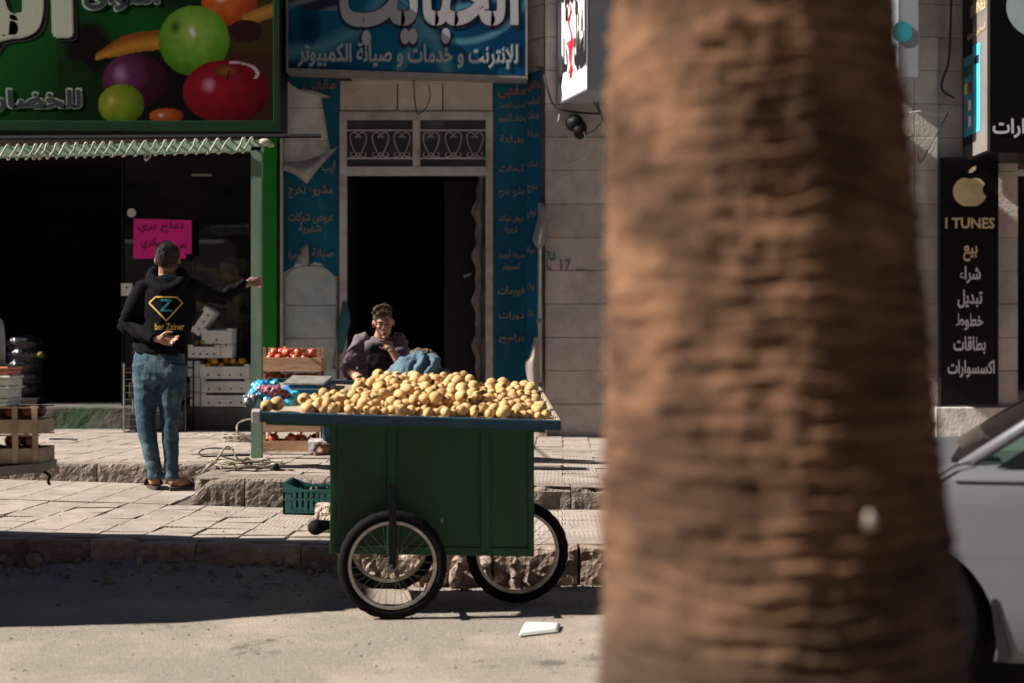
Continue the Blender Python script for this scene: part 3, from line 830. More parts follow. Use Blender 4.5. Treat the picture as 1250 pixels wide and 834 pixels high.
def banner_poly(name, outline, d, seed, parent, step=5):
    """printed vinyl with a torn outline (photo pixels); cut from a fine grid"""
    x0 = min(p[0] for p in outline); x1 = max(p[0] for p in outline); y0 = min(p[1] for p in outline); y1 = max(p[1] for p in outline)
    bm = BM(); f = poly(bm, [P(u, v, d + .004 * sin(u * .5 + v * .11)) for u, v in outline])
    bmesh.ops.triangulate(bm, faces=bm.faces[:])
    for _ in range(4):
        es = [e for e in bm.edges if e.calc_length() > .07]
        if not es: break
        bmesh.ops.subdivide_edges(bm, edges=es, cuts=1); bmesh.ops.triangulate(bm, faces=[f for f in bm.faces if len(f.verts) > 3])
    bmesh.ops.recalc_face_normals(bm, faces=bm.faces)
    me = bpy.data.meshes.new(name); bm.to_mesh(me); bm.free()
    ca = me.color_attributes.new('ink', 'FLOAT_COLOR', 'POINT')
    for i, v in enumerate(me.vertices):
        px = 625 + v.co.x * F / v.co.y; py = 417 - (v.co.z - CZ) * F / v.co.y
        ca.data[i].color = (*banner_ink(px, py, seed), 1)
    me.materials.append(bprt)
    return link(bpy.data.objects.new(name, me), parent)
LB = WY - .035
lb = thing('torn_banner', 'torn blue vinyl banner with faded writing on the pier beside the green pilaster', 'banner', P(380, 332, LB))
banner_poly('upper_sheet', [(345, 92), (414, 92), (414, 180), (403, 183), (404, 160), (407, 138), (404, 122), (392, 117), (366, 110), (356, 104), (350, 96)], LB, 1, lb)
banner_poly('lower_sheet', [(346, 202), (362, 208), (374, 220), (392, 200), (413, 178), (414, 336), (409, 338), (402, 328), (392, 322), (384, 320), (376, 325), (374, 300), (371, 312), (365, 318), (358, 326), (346, 333)], LB, 2, lb)
def flap(name, m, parent, pts, thick=.004, label=None, cat=None):
    """a curled piece of sheet; pts rows of (px, py, d)"""
    bm = BM(); rows = []
    for r in pts:
        sp = spline([P(*q) for q in r], 5); rows.append(sp)
    n = len(rows[0])
    cols = [spline([rows[j][i] for j in range(len(rows))], 5) for i in range(n)]
    vs = [[bm.verts.new(c) for c in col] for col in cols]
    for i in range(n - 1):
        for j in range(len(vs[0]) - 1): bm.faces.new((vs[i][j], vs[i + 1][j], vs[i + 1][j + 1], vs[i][j + 1]))
    bmesh.ops.solidify(bm, geom=bm.faces[:], thickness=thick)
    return mesh_obj(name, bm, m, parent, smooth=True)
flap('curled_flap', vinyl_w, lb, [[(343, 207, 14.3), (346, 201, 14.25), (352, 198, 14.27)], [(362, 215, 14.2), (366, 207, 14.16), (372, 196, 14.2)], [(374, 224, 14.24), (382, 206, 14.12), (392, 189, 14.2)], [(376, 222, 14.33), (396, 198, 14.25), (414, 178, 14.32)]])
flap('curled_flap', vinyl_w, lb, [[(372, 297, 14.3), (374, 297, 14.3), (376, 298, 14.3)], [(366, 312, 14.28), (371, 313, 14.25), (377, 314, 14.28)], [(358, 322, 14.32), (367, 322, 14.26), (377, 324, 14.3)]])
flap('curled_flap', vinyl_w, lb, [[(362, 109, 14.34), (366, 108, 14.34), (370, 107, 14.34)], [(380, 114, 14.3), (384, 112, 14.27), (388, 113, 14.3)], [(398, 121, 14.35), (403, 119, 14.33), (406, 118, 14.34)]])
TL = LB - .012
wtext('lettering', 'مقهى', fadered, lb, 372, 410, 97, 113, TL, .03)
for s, x0, x1, y0, y1 in (('ايبـ'.replace('ـ', ''), 393, 409, 196, 212), ('مشروع تخرج', 352, 406, 226, 242), ('عروض شركات', 352, 407, 259, 273), ('شهرية', 365, 392, 273, 286), ('صيانة', 381, 407, 303, 316), ('أجهزة', 352, 369, 303, 318)):
    wtext('lettering', s, fadeink, lb, x0, x1, y0, y1, TL, .022)
rb = thing('doorway_banner', 'flat blue banner of faded services writing on the jamb right of the doorway', 'banner', P(623, 470, LB))
banner_poly('sheet', [(603, 92), (643, 92), (643, 472), (625, 470), (604, 468)], LB, 5, rb)
rows = [('مقهى', 608, 642, 104, 120, fadered), ('الحبايب للإنترنت', 609, 641, 124, 134, fadeink), ('وخدمات الكمبيوتر', 608, 642, 138, 151, fadeink), ('طباعة', 610, 640, 165, 176, fadeink),
        ('أبحاث', 609, 640, 200, 211, fadeink), ('مشروع تخرج', 609, 640, 229, 242, fadeink), ('عروض شركات', 609, 640, 262, 272, fadeink), ('شهرية', 616, 632, 275, 286, fadeink),
        ('صيانة أجهزة', 609, 640, 305, 317, fadeink), ('كمبيوتر', 613, 635, 320, 331, fadeink), ('فورمات', 608, 640, 349, 362, fadeink), ('دورات', 609, 640, 380, 391, fadeink), ('برامج', 609, 640, 408, 419, fadeink)]
for s, x0, x1, y0, y1, mm in rows: wtext('lettering', s, mm, rb, x0, x1, y0, y1, TL, .022)
# splayed banner
sb = thing('splayed_banner', 'narrow blue banner turned at an angle between doorway banner and grey pipe', 'banner', P(650, 470, 14.2))
def spt(t, py):   # t 0..1 across the splay
    x = 644 + 18 * t; d = 14.36 - .26 * t
    return P(x, py, d) + Vector((-.012, -.014, 0))
O = spt(0, 470); U = spt(1, 470) - O; V = spt(0, 92) - O
inked('sheet', 12, 120, O, U, V, lambda u, v: banner_ink(650 + u * 18, 470 - 378 * v, 8), bprt, sb)
for s, a, b, y0, y1, mm in [('مقهى', .1, .95, 96, 112, fadered), ('الحبايب', .1, .95, 118, 130, fadeink), ('خدمات', .1, .9, 134, 146, fadeink), ('طباعة', .1, .85, 158, 170, fadeink), ('أبحاث', .1, .8, 194, 206, fadeink),
                            ('تخرج', .1, .8, 224, 236, fadeink), ('عروض', .1, .7, 254, 266, fadeink), ('صيانة', .1, .6, 300, 312, fadeink), ('فورمات', .1, .6, 344, 356, fadeink), ('دورات', .1, .6, 376, 388, fadeink)]:
    oo = spt(a, y1) + Vector((-.004, -.008, 0))
    letter('lettering', s, mm, sb, oo, spt(b, y1) + Vector((-.004, -.008, 0)) - oo, spt(a, y0) + Vector((-.004, -.008, 0)) - oo, .022)
# pipe and rags on it
pp = thing('wall_pipe', 'slim grey pipe standing against the pier beside the doorway banners', 'pipe', P(659, 530, 14.0))
bm = BM(); tube(bm, [P(659, 528, 14.02), P(659, 248, 14.02)], .02, 8); mesh_obj('pipe', bm, frame_w, pp, smooth=True)
for py in (300, 392, 470): bx('pipe_clamp', P(655, 0, 14).x, P(663, 0, 14).x, 13.99, 14.12, wz(py + 2, 14), wz(py - 2, 14), grey_metal, pp)
rag_m = mat('grey_rag', (.50, .48, .46), (.36, .34, .33), 8, .9, .3, dirt=(.2, .3, .36), dscale=5, damt=.5)
o = flap('hanging_rag', rag_m, None, [[(660, 249, 13.97), (662, 249, 13.97), (664, 249, 13.97)], [(655, 272, 13.96), (662, 270, 13.92), (668, 272, 13.96)], [(650, 292, 13.97), (660, 294, 13.90), (669, 290, 13.96)], [(655, 302, 13.97), (658, 304, 13.92), (661, 303, 13.96)]])
tag(o, 'pale grey and blue rag tied high on the wall pipe', 'rag')
rag2 = mat('cream_rag', (.62, .58, .53), (.48, .44, .40), 8, .9, .3, dirt=(.3, .24, .2), dscale=5, damt=.4)
o = flap('hanging_rag', rag2, None, [[(652, 412, 13.97), (654, 411, 13.95), (657, 412, 13.97)], [(646, 436, 13.97), (652, 434, 13.92), (657, 437, 13.97)], [(641, 446, 13.97), (651, 448, 13.92), (658, 450, 13.97)], [(648, 480, 13.98), (653, 486, 13.95), (657, 490, 13.97)]])
tag(o, 'cream rag hanging low on the wall pipe behind the cart', 'rag')
# vinyl scrap hanging by the left stile
o = flap('vinyl_scrap', bprt if False else mat('teal_vinyl', (.02, .16, .22), (.05, .22, .28), 6, .5, dirt=(.2, .12, .08), dscale=9, damt=.7), None,
         [[(418, 368, 14.28), (420, 367, 14.28), (423, 369, 14.28)], [(415, 386, 14.27), (421, 385, 14.24), (428, 389, 14.27)], [(411, 402, 14.28), (417, 404, 14.24), (425, 405, 14.27)], [(412, 430, 14.28), (415, 432, 14.26), (418, 431, 14.28)]])
tag(o, 'torn teal vinyl scrap hanging by the left stile of the doorway', 'scrap')
o = flap('paper_strip', vinyl_w, None, [[(409, 400, 14.3), (411, 400, 14.3), (413, 401, 14.3)], [(409, 422, 14.29), (411, 422, 14.27), (413, 423, 14.29)], [(405, 450, 14.3), (409, 451, 14.26), (413, 452, 14.29)]])
tag(o, 'narrow white strip peeling from the wall below the teal scrap', 'scrap')

# graffiti on the pier
teal_dim = mat('faded_teal_paint', (.06, .15, .17), (.16, .19, .19), 60, .8)
wtext('painted_number', '17', teal_dim, bld, 684, 697, 317, 330, PY - .008, .02)
bx('painted_dash', wx(703, PY), wx(714, PY), PY - .009, PY - .0075, wz(330, PY), wz(328.6, PY), teal_dim, bld)
wtext('painted_mark', 'مخ', teal_dim, bld, 667, 678, 300, 330, PY - .008, .02)

# pharmacy light box on the pier
ph = thing('pharmacy_light_box', 'white projecting light box with a red goblet and black writing high on the pier', 'sign', (.6, 13.8, 3.6))
a0 = Vector((.474, 14.12, 0)); a1 = Vector((.72, 13.3, 0)); a2 = Vector((.99, 13.36, 0)); a3 = Vector((.80, 14.12, 0))
zb, ztp = 3.61, 5.6
bm = BM()
prism(bm, [q + Vector((0, 0, zb)) for q in (a0, a1, a2, a3)], (0, 0, ztp - zb)); mesh_obj('light_box', bm, mat('grey_blue_box', (.30, .33, .38), (.24, .27, .31), 3, .5), ph)
nrm = Vector((-(a1 - a0).y, (a1 - a0).x, 0)).normalized()
if nrm.x > 0: nrm = -nrm
def phq(t, z, off=.004): return a0 + (a1 - a0) * t + nrm * off + Vector((0, 0, z))
bm = BM(); poly(bm, [phq(.04, zb + .02), phq(.97, zb + .02), phq(.97, ztp), phq(.04, ztp)]); mesh_obj('face_panel', bm, mat('white_acrylic', (.80, .82, .84), None, rough=.3), ph)
bm = BM()
for t in (0, .985):
    prism(bm, [phq(t, zb, .0), phq(t + .03, zb, .0), phq(t + .03, ztp, .0), phq(t, ztp, .0)], nrm * .02)
prism(bm, [phq(0, zb, 0), phq(1, zb, 0), phq(1, zb + .02, 0), phq(0, zb + .02, 0)], nrm * .018)
mesh_obj('frame', bm, mat('aluminium', (.45, .47, .5), None, rough=.35, metal=.8), ph)
def phl(s, m, t0, t1, z0, z1, bold): return letter('lettering', s, m, ph, phq(t0, z0, .008), phq(t1, z0, .008) - phq(t0, z0, .008), phq(t0, z1, .008) - phq(t0, z0, .008), bold)
phl('صيدلية', black_print, .08, .92, zb + .80, zb + 1.5, .05)
phl('دار', black_print, .06, .30, zb + .20, zb + .62, .05); phl('الشفاء', black_print, .52, .94, zb + .22, zb + .85, .05)
bm = BM()
gob = [(-.16, .55), (.16, .55), (.05, .44), (.03, .30), (.10, .24), (-.10, .24), (-.03, .30), (-.05, .44)]
poly(bm, [phq(.42 + u, zb + v + .02, .009) for u, v in gob])
sp = spline([phq(.36, zb + .92, .01), phq(.44, zb + .86, .01), phq(.36, zb + .74, .01), phq(.46, zb + .60, .01), phq(.40, zb + .42, .014), phq(.46, zb + .30, .014), phq(.42, zb + .2, .014)], 6)
tube(bm, sp, .014, 5); mesh_obj('goblet_emblem', bm, red_m, ph)
# wiring and the black horn below it
hn = thing('wall_speaker', 'small round black speaker on the pier under the pharmacy light box', 'speaker', P(705, 152, 14))
bm = BM(); lathe(bm, [(.02, 0), (.05, .02), (.085, .10), (.09, .11), (.075, .105), (.03, .05)], P(702, 148, 13.98), 'Y', 20)
for v in bm.verts: v.co.y = 13.98 + (14.10 - v.co.y) if False else v.co.y
mesh_obj('horn', bm, black_m, hn, smooth=True)
bm = BM(); ell(bm, P(708, 158, 14.04), (.07, .06, .10)); mesh_obj('driver', bm, black_m, hn, smooth=True)
cab_w = mat('pale_cable', (.38, .36, .33), None, rough=.7)
cab_b = mat('black_cable', (.012, .012, .012), None, rough=.6)
cable('wall_cable', [P(700, 145, 14.02), P(712, 160, 14.0), P(716, 185, 14.02), P(704, 196, 14.05), P(692, 200, 14.05), P(682, 190, 14.05), P(679, 165, 14.06), P(683, 140, 14.06)], .008, cab_w, 'pale cable looping down the pier below the black speaker')
cable('wall_cable', [P(655, 82, 14.05), P(662, 84, 14.05), P(668, 108, 14.0), P(676, 128, 14.02), P(690, 135, 14.0), P(712, 138, 14.05), P(735, 139, 14.06)], .012, cab_b, 'thick black cable sagging from blue sign to pharmacy light box')
cable('wall_cable', [P(722, 120, 13.95), P(728, 130, 13.98), P(735, 145, 14.0), P(728, 156, 14.02), P(716, 164, 14.05), P(706, 168, 14.06)], .006, cab_b, 'short black wire curling from the light box to the speaker')
cable('wall_cable', [P(732, 112, 14.05), P(729, 124, 14.0), P(734, 138, 14.0), P(738, 150, 14.05)], .007, cab_b, 'frayed black wire hanging below the light box corner')
cable('wall_cable', [P(505, 97, 14.26), P(506, 118, 14.3), P(508, 134, 14.28), P(511, 139, 14.27), P(520, 132, 14.3), P(525, 118, 14.3), P(523, 103, 14.28)], .006, cab_b, 'thin black wire looped over the lintel stones above the door')

# ------------------------------------------------------------------ right hand signs
vs = thing('phone_shop_sign', 'tall black panel with gold apple emblem and list of white writing beside the shutter', 'sign', P(1184, 495, 14))
VD = 13.98
bx('panel', wx(1148, VD), wx(1219, VD), VD, VD + .06, wz(495, VD), wz(192, VD), mat('gloss_black_panel', (.003, .003, .0035), None, rough=.4, spec=.2), vs, ch=.004)
gold2 = mat('gold_lettering', (.52, .40, .22), (.66, .54, .34), 8, .35)
white_l = mat('off_white_lettering', (.55, .56, .58), None, rough=.5)
def wt2(s, m, x0, x1, y0, y1, bold=.03): return wtext('lettering', s, m, vs, x0, x1, y0, y1, VD - .004, bold)
wt2('I TUNES', gold2, 1154, 1214, 266, 279, .03)
for s, x0, x1, y0, y1, mm in (('بيع', 1176, 1193, 300, 319, gold2), ('شراء', 1171, 1197, 325, 346, white_l), ('تبديل', 1169, 1199, 354, 376, white_l), ('خطوط', 1167, 1200, 383, 403, white_l),
                              ('بطاقات', 1164, 1203, 411, 432, white_l), ('اكسسوارات', 1157, 1214, 440, 461, white_l)):
    wt2(s, mm, x0, x1, y0, y1, .03)
def apple_emblem(cx, cy, r, d, m, parent):
    """apple silhouette with a bite on the right"""
    pts = []
    for k in range(64):
        a = pi / 2 + 2 * pi * k / 64
        rr = r * (1 - .16 * exp(-((k if k < 32 else 64 - k) / 3.5) ** 2) + .04 * cos(2 * a))
        if abs(((k - 32 + 32) % 64) - 32) < 3: rr *= .95
        x = cx + rr * cos(a); y = cy - rr * .98 * sin(a)
        bxx, byy, br = cx + r * 1.18, cy - r * .12, r * .42
        q = sqrt((x - bxx) ** 2 + (y - byy) ** 2)
        if q < br: x = bxx - (bxx - x) / q * br; y = byy + (y - byy) / q * br
        pts.append(P(x, y, d))
    bm = BM(); poly(bm, pts)
    mesh_obj('apple_emblem', bm, m, parent)
    bm = BM(); lf = [(0, -1.12), (.08, -1.35), (.3, -1.52), (.5, -1.58), (.46, -1.36), (.26, -1.18)]
    poly(bm, [P(cx + u * r - .1 * r, cy + v * r, d) for u, v in lf]); mesh_obj('apple_leaf', bm, m, parent)
apple_emblem(1184, 234, 20, VD - .005, gold2, vs)
# projecting light box
pb = thing('phone_shop_light_box', 'black projecting light box with phone pictures on its side at the top', 'sign', P(1210, 187, 13.8))
xf, yf, yb = 582 * 13.35 / F, 13.35, 14.14
zb2 = CZ + (417 - 187) * 13.35 / F
bx('light_box', xf, xf + 1.4, yf, yb, zb2, 5.6, mat('gloss_black_panel', (.006, .006, .007)), pb, ch=.01)
bm = BM(); q = .004
poly(bm, [(xf - q, yb - .02, zb2 + .03), (xf - q, yf + .02, zb2 + .03), (xf - q, yf + .02, 5.55), (xf - q, yb - .02, 5.55)])
def side(y0, y1, z0, z1, m, off, name='print'):
    bm = BM(); poly(bm, [(xf - off, y1, z0), (xf - off, y0, z0), (xf - off, y0, z1), (xf - off, y1, z1)]); return mesh_obj(name, bm, m, pb)
bm.free()
side(yf + .03, yb - .34, zb2 + .03, 5.5, mat('warm_grey_face', (.22, .20, .19), (.16, .145, .14), 3, .4), .004, 'face_panel')
ph_b = mat('phone_screen_blue', (.05, .42, .62), (.10, .55, .72), 3, .3)
z_ = lambda py: CZ + (417 - py) * 13.6 / F
side(yf + .22, yf + .44, z_(160), z_(52), ph_b, .008, 'phone_picture')
side(yf + .46, yf + .72, z_(160), z_(60), mat('phone_screen_teal', (.02, .22, .34), (.04, .30, .42), 3, .3), .007, 'phone_picture')
icons = [(.48, 142, (.7, .72, .75)), (.60, 142, (.02, .15, .4)), (.48, 122, (.75, .75, .78)), (.60, 122, (.15, .15, .17)), (.48, 100, (.35, .02, .03)), (.60, 100, (.7, .6, .1)), (.48, 78, (.02, .1, .04)), (.60, 78, (.03, .03, .03))]
for k, (dy, py, c) in enumerate(icons):
    side(yf + dy, yf + dy + .09, z_(py + 7), z_(py - 6), mat('icon_ink_%d' % k, c, None, rough=.4), .011, 'app_icon')
side(yf + .26, yf + .40, z_(76), z_(66), black_print, .011, 'app_icon')
def pbl(s, m, y0, y1, z0, z1, b): return letter('lettering', s, m, pb, (xf - .009, y1, z0), (0, y0 - y1, 0), (0, 0, z1 - z0), b)
pbl('iTUNES', gold2, yf + .06, yf + .50, z_(15), z_(1), .03)
pbl('المختبر للأجهزة', gold2, yf + .06, yf + .60, z_(42), z_(30), .02)
wtext('lettering', 'الإصدارات', white_l, pb, 1212, 1300, 145, 170, 13.345, .03)
apple_emblem(1272, 8, 42, 13.344, mat('pale_emblem', (.30, .42, .44), (.40, .5, .5), 4, .4), pb)
# grey hanging panel above the trunk's right
gb = thing('grey_light_box', 'grey projecting light box with a round blue mark beside the palm trunk', 'sign', P(1100, 95, 13.7))
bx('light_box', 470 * 13.6 / F, wx(1122, 13.6), 13.6, 14.14, CZ + (417 - 95) * 13.6 / F, 5.4, mat('grey_blue_box', (.3, .33, .38)), gb, ch=.01)
bm = BM(); lathe(bm, [(0.0, 0), (.10, 0), (.10, .004), (0.0, .004)], P(1101, 39, 13.59), 'Y', 24); mesh_obj('round_mark', bm, teal_m, gb)
cable('wall_cable', [P(1162, -20, 14.05), P(1160, 40, 14.05), P(1158, 75, 14.05), P(1150, 100, 14.05), P(1152, 112, 14.05), P(1165, 120, 14.05)], .012, cab_b, 'black cable sagging down the wall left of the phone light box')
cable('wall_cable', [P(1110, 138, 14.0), P(1128, 136, 14.0), P(1146, 140, 14.0), P(1168, 130, 14.05)], .010, cab_w, 'pale conduit running across wall between palm trunk and phone panel')
cable('wall_cable', [P(1120, 190, 14.05), P(1124, 198, 14.05), P(1140, 170, 14.05), P(1152, 148, 14.05), P(1160, 132, 14.05)], .006, cab_b, 'thin black wire drooping beside the tall black phone panel')
# phone shop front right of the panel
sh = thing('phone_shop_facade', 'dark glazed shop front behind the tall black phone panel', 'shop front', P(1240, 515, 14.3))
for px in (1222, 1236, 1262, 1290):
    bx('mullion', wx(px), wx(px + 3), WY - .02, WY + .03, .42, wz(200), black_m, sh)
bx('glass_pane', wx(1219), 8.4, WY + .04, WY + .05, .42, wz(216), glass('shop_glass'), sh)
bx('header', wx(1219), 8.4, WY - .05, WY + .05, wz(212), wz(200), mat('brown_header', (.14, .10, .08)), sh)
bx('notice', wx(1221), wx(1229), WY + .025, WY + .035, wz(248), wz(222), mat('teal_notice', (.03, .14, .17)), sh)
bx('notice', wx(1230), wx(1250), WY - .06, WY - .052, wz(216), wz(208), white_l, sh)

# ================================================================== OPPOSITE SIDE OF THE STREET (behind the viewer, unseen; heights raised to block sky light)
opp_m = mat('sandy_facade', (.20, .17, .14), (.14, .12, .10), 1, .9)
shut_m = mat('grey_shutter', (.10, .10, .10), (.07, .07, .07), 2, .5)
for k, (x0, x1, h, lab) in enumerate(((-70, -22, 17, 'long sandy building behind the viewer, lowest of the row'), (-21.8, -3, 20, 'narrow sandy building behind the viewer, second along the row'),
                                 (-2.8, 15, 22, 'tallest sandy building straight behind the viewer'), (15.2, 60, 18.5, 'wide sandy building behind the viewer at the end of the row'))):
    b = thing('apartment_building', lab, 'building', ((x0 + x1) / 2, -11, 0), 'buildings across the street')
    bx('wall', x0, x1, -20, -11, 0, h, opp_m, b); bx('roof', x0 - .2, x1 + .2, -20.2, -10.8, h, h + .4, opp_m, b)
    bm = BM(); box(bm, -.6, .6, -.03, .03, 0, 1.4); wme = bpy.data.meshes.new('window'); bm.to_mesh(wme); bm.free(); wme.materials.append(shut_m)
    for f in range(1, int(h / 3.3)):
        x = x0 + 1.6
        while x < x1 - 1.2:
            o = share('window', wme, b, (x, -10.98, f * 3.3 + .9)); o.matrix_parent_inverse = Matrix.Translation(-Vector(b.location)); x += 3.1
    x = x0 + 2
    while x < x1 - 2:
        bx('shutter', x - 1.3, x + 1.3, -10.99, -10.93, .15, 2.7, shut_m, b); x += 3.6

b = thing('apartment_building', 'unseen sandy building added at the far right street end to block sky', 'building', (60, 2, 0), 'buildings across the street')  # unseen block added to close off sky light at the street end
bx('wall', 52, 66, -8, 40, 0, 18, opp_m, b)
# ================================================================== PALM
tr = thing('palm_tree', 'thick ringed brown palm trunk rising close to the viewer', 'tree', (.36, 1.9, 0))
def trunk_mesh():
    nu, nv = 300, 1100; z0, z1 = 0, 5.2
    bm_v = []; rng = random.Random(3)
    for j in range(nv + 1):
        t = j / nv
        z = z0 + (1.95 - z0) * t / .82 if t < .82 else 1.95 + (z1 - 1.95) * (t - .82) / .18
        zz = z
        cx = .323 + (1.72 - z) * .042; R = .187 + (1.72 - z) * .064
        if z > 1.8: R = max(.165, R); cx = max(.30, cx)
        for i in range(nu):
            a = 2 * pi * i / nu
            p = Vector((cos(a), sin(a), 0))
            wob = .022 * noise.noise(Vector((cos(a) * 1.6, sin(a) * 1.6, z * 6))) + .007 * noise.noise(Vector((cos(a) * 6, sin(a) * 6, z * 22)))
            ph_ = (z + wob) / .027
            fr_ = ph_ - math.floor(ph_)
            ring = (fr_ ** 1.8) * (.0048 + .0036 * noise.noise(Vector((cos(a) * 4, sin(a) * 4, z * 9)))) + .0048 * noise.noise(Vector((cos(a) * 3.5 + z * 3, sin(a) * 3.5, z * 48))) + .0036 * noise.noise(Vector((cos(a) * 7, sin(a) * 7, z * 95)))
            rag = .010 * noise.noise(Vector((cos(a) * 3.2, sin(a) * 3.2, math.floor(ph_) * 5.3)))
            low = .007 * fbm((cos(a) * 2, sin(a) * 2, z * 4), 3) + .0022 * noise.noise(Vector((cos(a) * 40, sin(a) * 40, z * 30)))
            rr = R + ring + max(0, rag) * fr_ * 1.0 + low - .004
            bm_v.append((cx + rr * cos(a), 1.92 + rr * sin(a), z))
    fs = [(j * nu + i, j * nu + (i + 1) % nu, (j + 1) * nu + (i + 1) % nu, (j + 1) * nu + i) for j in range(nv) for i in range(nu)]
    me = bpy.data.meshes.new('trunk'); me.from_pydata(bm_v, [], fs)
    for p in me.polygons: p.use_smooth = True
    return me
def palm_mat():
    m = mat('palm_bark', (.44, .265, .17), (.045, .025, .016), 9, .95, 1.0, 150, stretch=(1, 1, 9), contrast=.95, world=True, spec=.15)
    N = m.node_tree.nodes; L = m.node_tree.links; b = N['Principled BSDF']
    src = b.inputs['Base Color'].links[0].from_socket
    ge = N.new('ShaderNodeNewGeometry'); n = N.new('ShaderNodeTexNoise'); n.inputs['Scale'].default_value = 7; n.inputs['Detail'].default_value = 6
    L.new(ge.outputs['Position'], n.inputs['Vector'])
    r = N.new('ShaderNodeValToRGB'); r.color_ramp.elements[0].position = .40; r.color_ramp.elements[1].position = .62
    r.color_ramp.elements[0].color = (.50, .47, .46, 1); r.color_ramp.elements[1].color = (1.25, 1.15, 1.05, 1)
    L.new(n.outputs[0], r.inputs[0])
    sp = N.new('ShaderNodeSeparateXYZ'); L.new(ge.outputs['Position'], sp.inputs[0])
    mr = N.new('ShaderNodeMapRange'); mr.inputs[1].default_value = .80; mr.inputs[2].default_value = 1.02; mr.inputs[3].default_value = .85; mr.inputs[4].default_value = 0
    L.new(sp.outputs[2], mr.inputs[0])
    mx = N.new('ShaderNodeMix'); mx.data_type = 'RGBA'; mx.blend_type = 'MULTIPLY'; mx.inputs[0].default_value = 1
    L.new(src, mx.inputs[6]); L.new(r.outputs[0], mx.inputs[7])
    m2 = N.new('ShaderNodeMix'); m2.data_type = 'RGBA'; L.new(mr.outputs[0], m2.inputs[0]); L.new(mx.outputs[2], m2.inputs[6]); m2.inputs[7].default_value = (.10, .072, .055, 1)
    L.new(m2.outputs[2], b.inputs['Base Color'])
    return m
bark = palm_mat()
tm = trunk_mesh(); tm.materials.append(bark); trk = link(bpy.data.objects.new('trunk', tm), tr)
bm = BM(); ell(bm, (P(1060, 636, 1.70)), (.009, .005, .011)); mesh_obj('pale_chip', bm, rag2, tr)
frond_m = mat('palm_frond', (.05, .09, .025), (.035, .06, .02), 3, .6)
bm = BM(); rng = random.Random(5)
for k in range(26):
    a = k * 2.399; el = rng.uniform(-.1, 1.2); Lr = rng.uniform(2.0, 2.8)
    d0 = Vector((cos(a) * cos(el), sin(a) * cos(el), sin(el)))
    pts = [Vector((.30, 1.92, 5.1)) + d0 * (Lr * t) + Vector((0, 0, -1.5 * t * t * (1.1 - el * .4))) for t in [i / 10 for i in range(11)]]
    tube(bm, pts, [.025 * (1 - .09 * i) for i in range(11)], 5)
    for i in range(1, 40):
        t = i / 40; q = pts[0].lerp(pts[-1], t); k0 = min(9, int(t * 10)); q = pts[k0].lerp(pts[k0 + 1], t * 10 - k0)
        tg = (pts[k0 + 1] - pts[k0]).normalized(); sd = tg.cross(Vector((0, 0, 1))).normalized()
        for s in (-1, 1):
            ln = .55 * sin(pi * min(1, t + .12)) + .08
            e = q + sd * s * ln * .8 + tg * ln * .5 + Vector((0, 0, -ln * .35))
            w = tg * .016
            poly(bm, [q - w, q + w, e])
o = mesh_obj('crown', bm, frond_m, tr)

# ================================================================== THE CART
cart = thing('fruit_cart', 'green boxed street cart with blue-edged tray on three black spoked wheels', 'cart', (-.4, 6.9, 0))
TH = radians(5.8); TL0 = Vector((-1.161, 6.38, 0))
eu = Vector((cos(TH), sin(TH), 0)); ev = Vector((-sin(TH), cos(TH), 0))
TILT = .165; DROP = -.034
def T(u, v, h=0.0):
    """point over the tray: u along the front edge, v into the depth"""
    return TL0 + eu * u + ev * v + Vector((0, 0, .930 + DROP * u + TILT * v + h))
def Bp_(u, v, z):
    return TL0 + eu * u + ev * v + Vector((0, 0, z + DROP * (u - .8) * .8))
def hexa(bm, f, u0, u1, v0, v1, h0, h1):
    g = [f(u, v, h) for h in (h0, h1) for v in (v0, v1) for u in (u0, u1)]
    vs = [bm.verts.new(p) for p in g]
    for q in ((0, 2, 3, 1), (4, 5, 7, 6), (0, 1, 5, 4), (1, 3, 7, 5), (3, 2, 6, 7), (2, 0, 4, 6)): bm.faces.new([vs[i] for i in q])
def hx(name, f, u0, u1, v0, v1, h0, h1, m, par=None, ch=.002):
    bm = BM(); hexa(bm, f, u0, u1, v0, v1, h0, h1)
    if ch: bmesh.ops.bevel(bm, geom=bm.edges[:], offset=ch, segments=1, affect='EDGES')
    return mesh_obj(name, bm, m, par or cart)
LU, LV = 1.393, .80
tray = hx('tray', T, .01, LU - .01, .01, LV - .01, -.022, -.004, tray_wood)
hx('tray_edge', T, 0, LU, -.004, .016, -.030, .014, tray_blue, tray); hx('tray_edge', T, 0, LU, LV - .016, LV, -.030, .016, tray_blue, tray)
hx('tray_edge', T, 0, .018, .017, LV - .017, -.030, .015, tray_blue, tray); hx('tray_edge', T, LU - .018, LU, .017, LV - .017, -.030, .015, tray_wood, tray)
hx('corner_cap', T, -.006, .03, -.008, .05, -.034, .018, frame_w, tray)
hx('bearer', T, .05, LU - .06, .10, .14, -.065, -.031, cart_g); hx('bearer', T, .05, LU - .06, LV - .16, LV - .12, -.065, -.031, cart_g)
U0, U1, V0, V1 = .338, 1.283, .13, .74
ZB, ZT = .275, .885
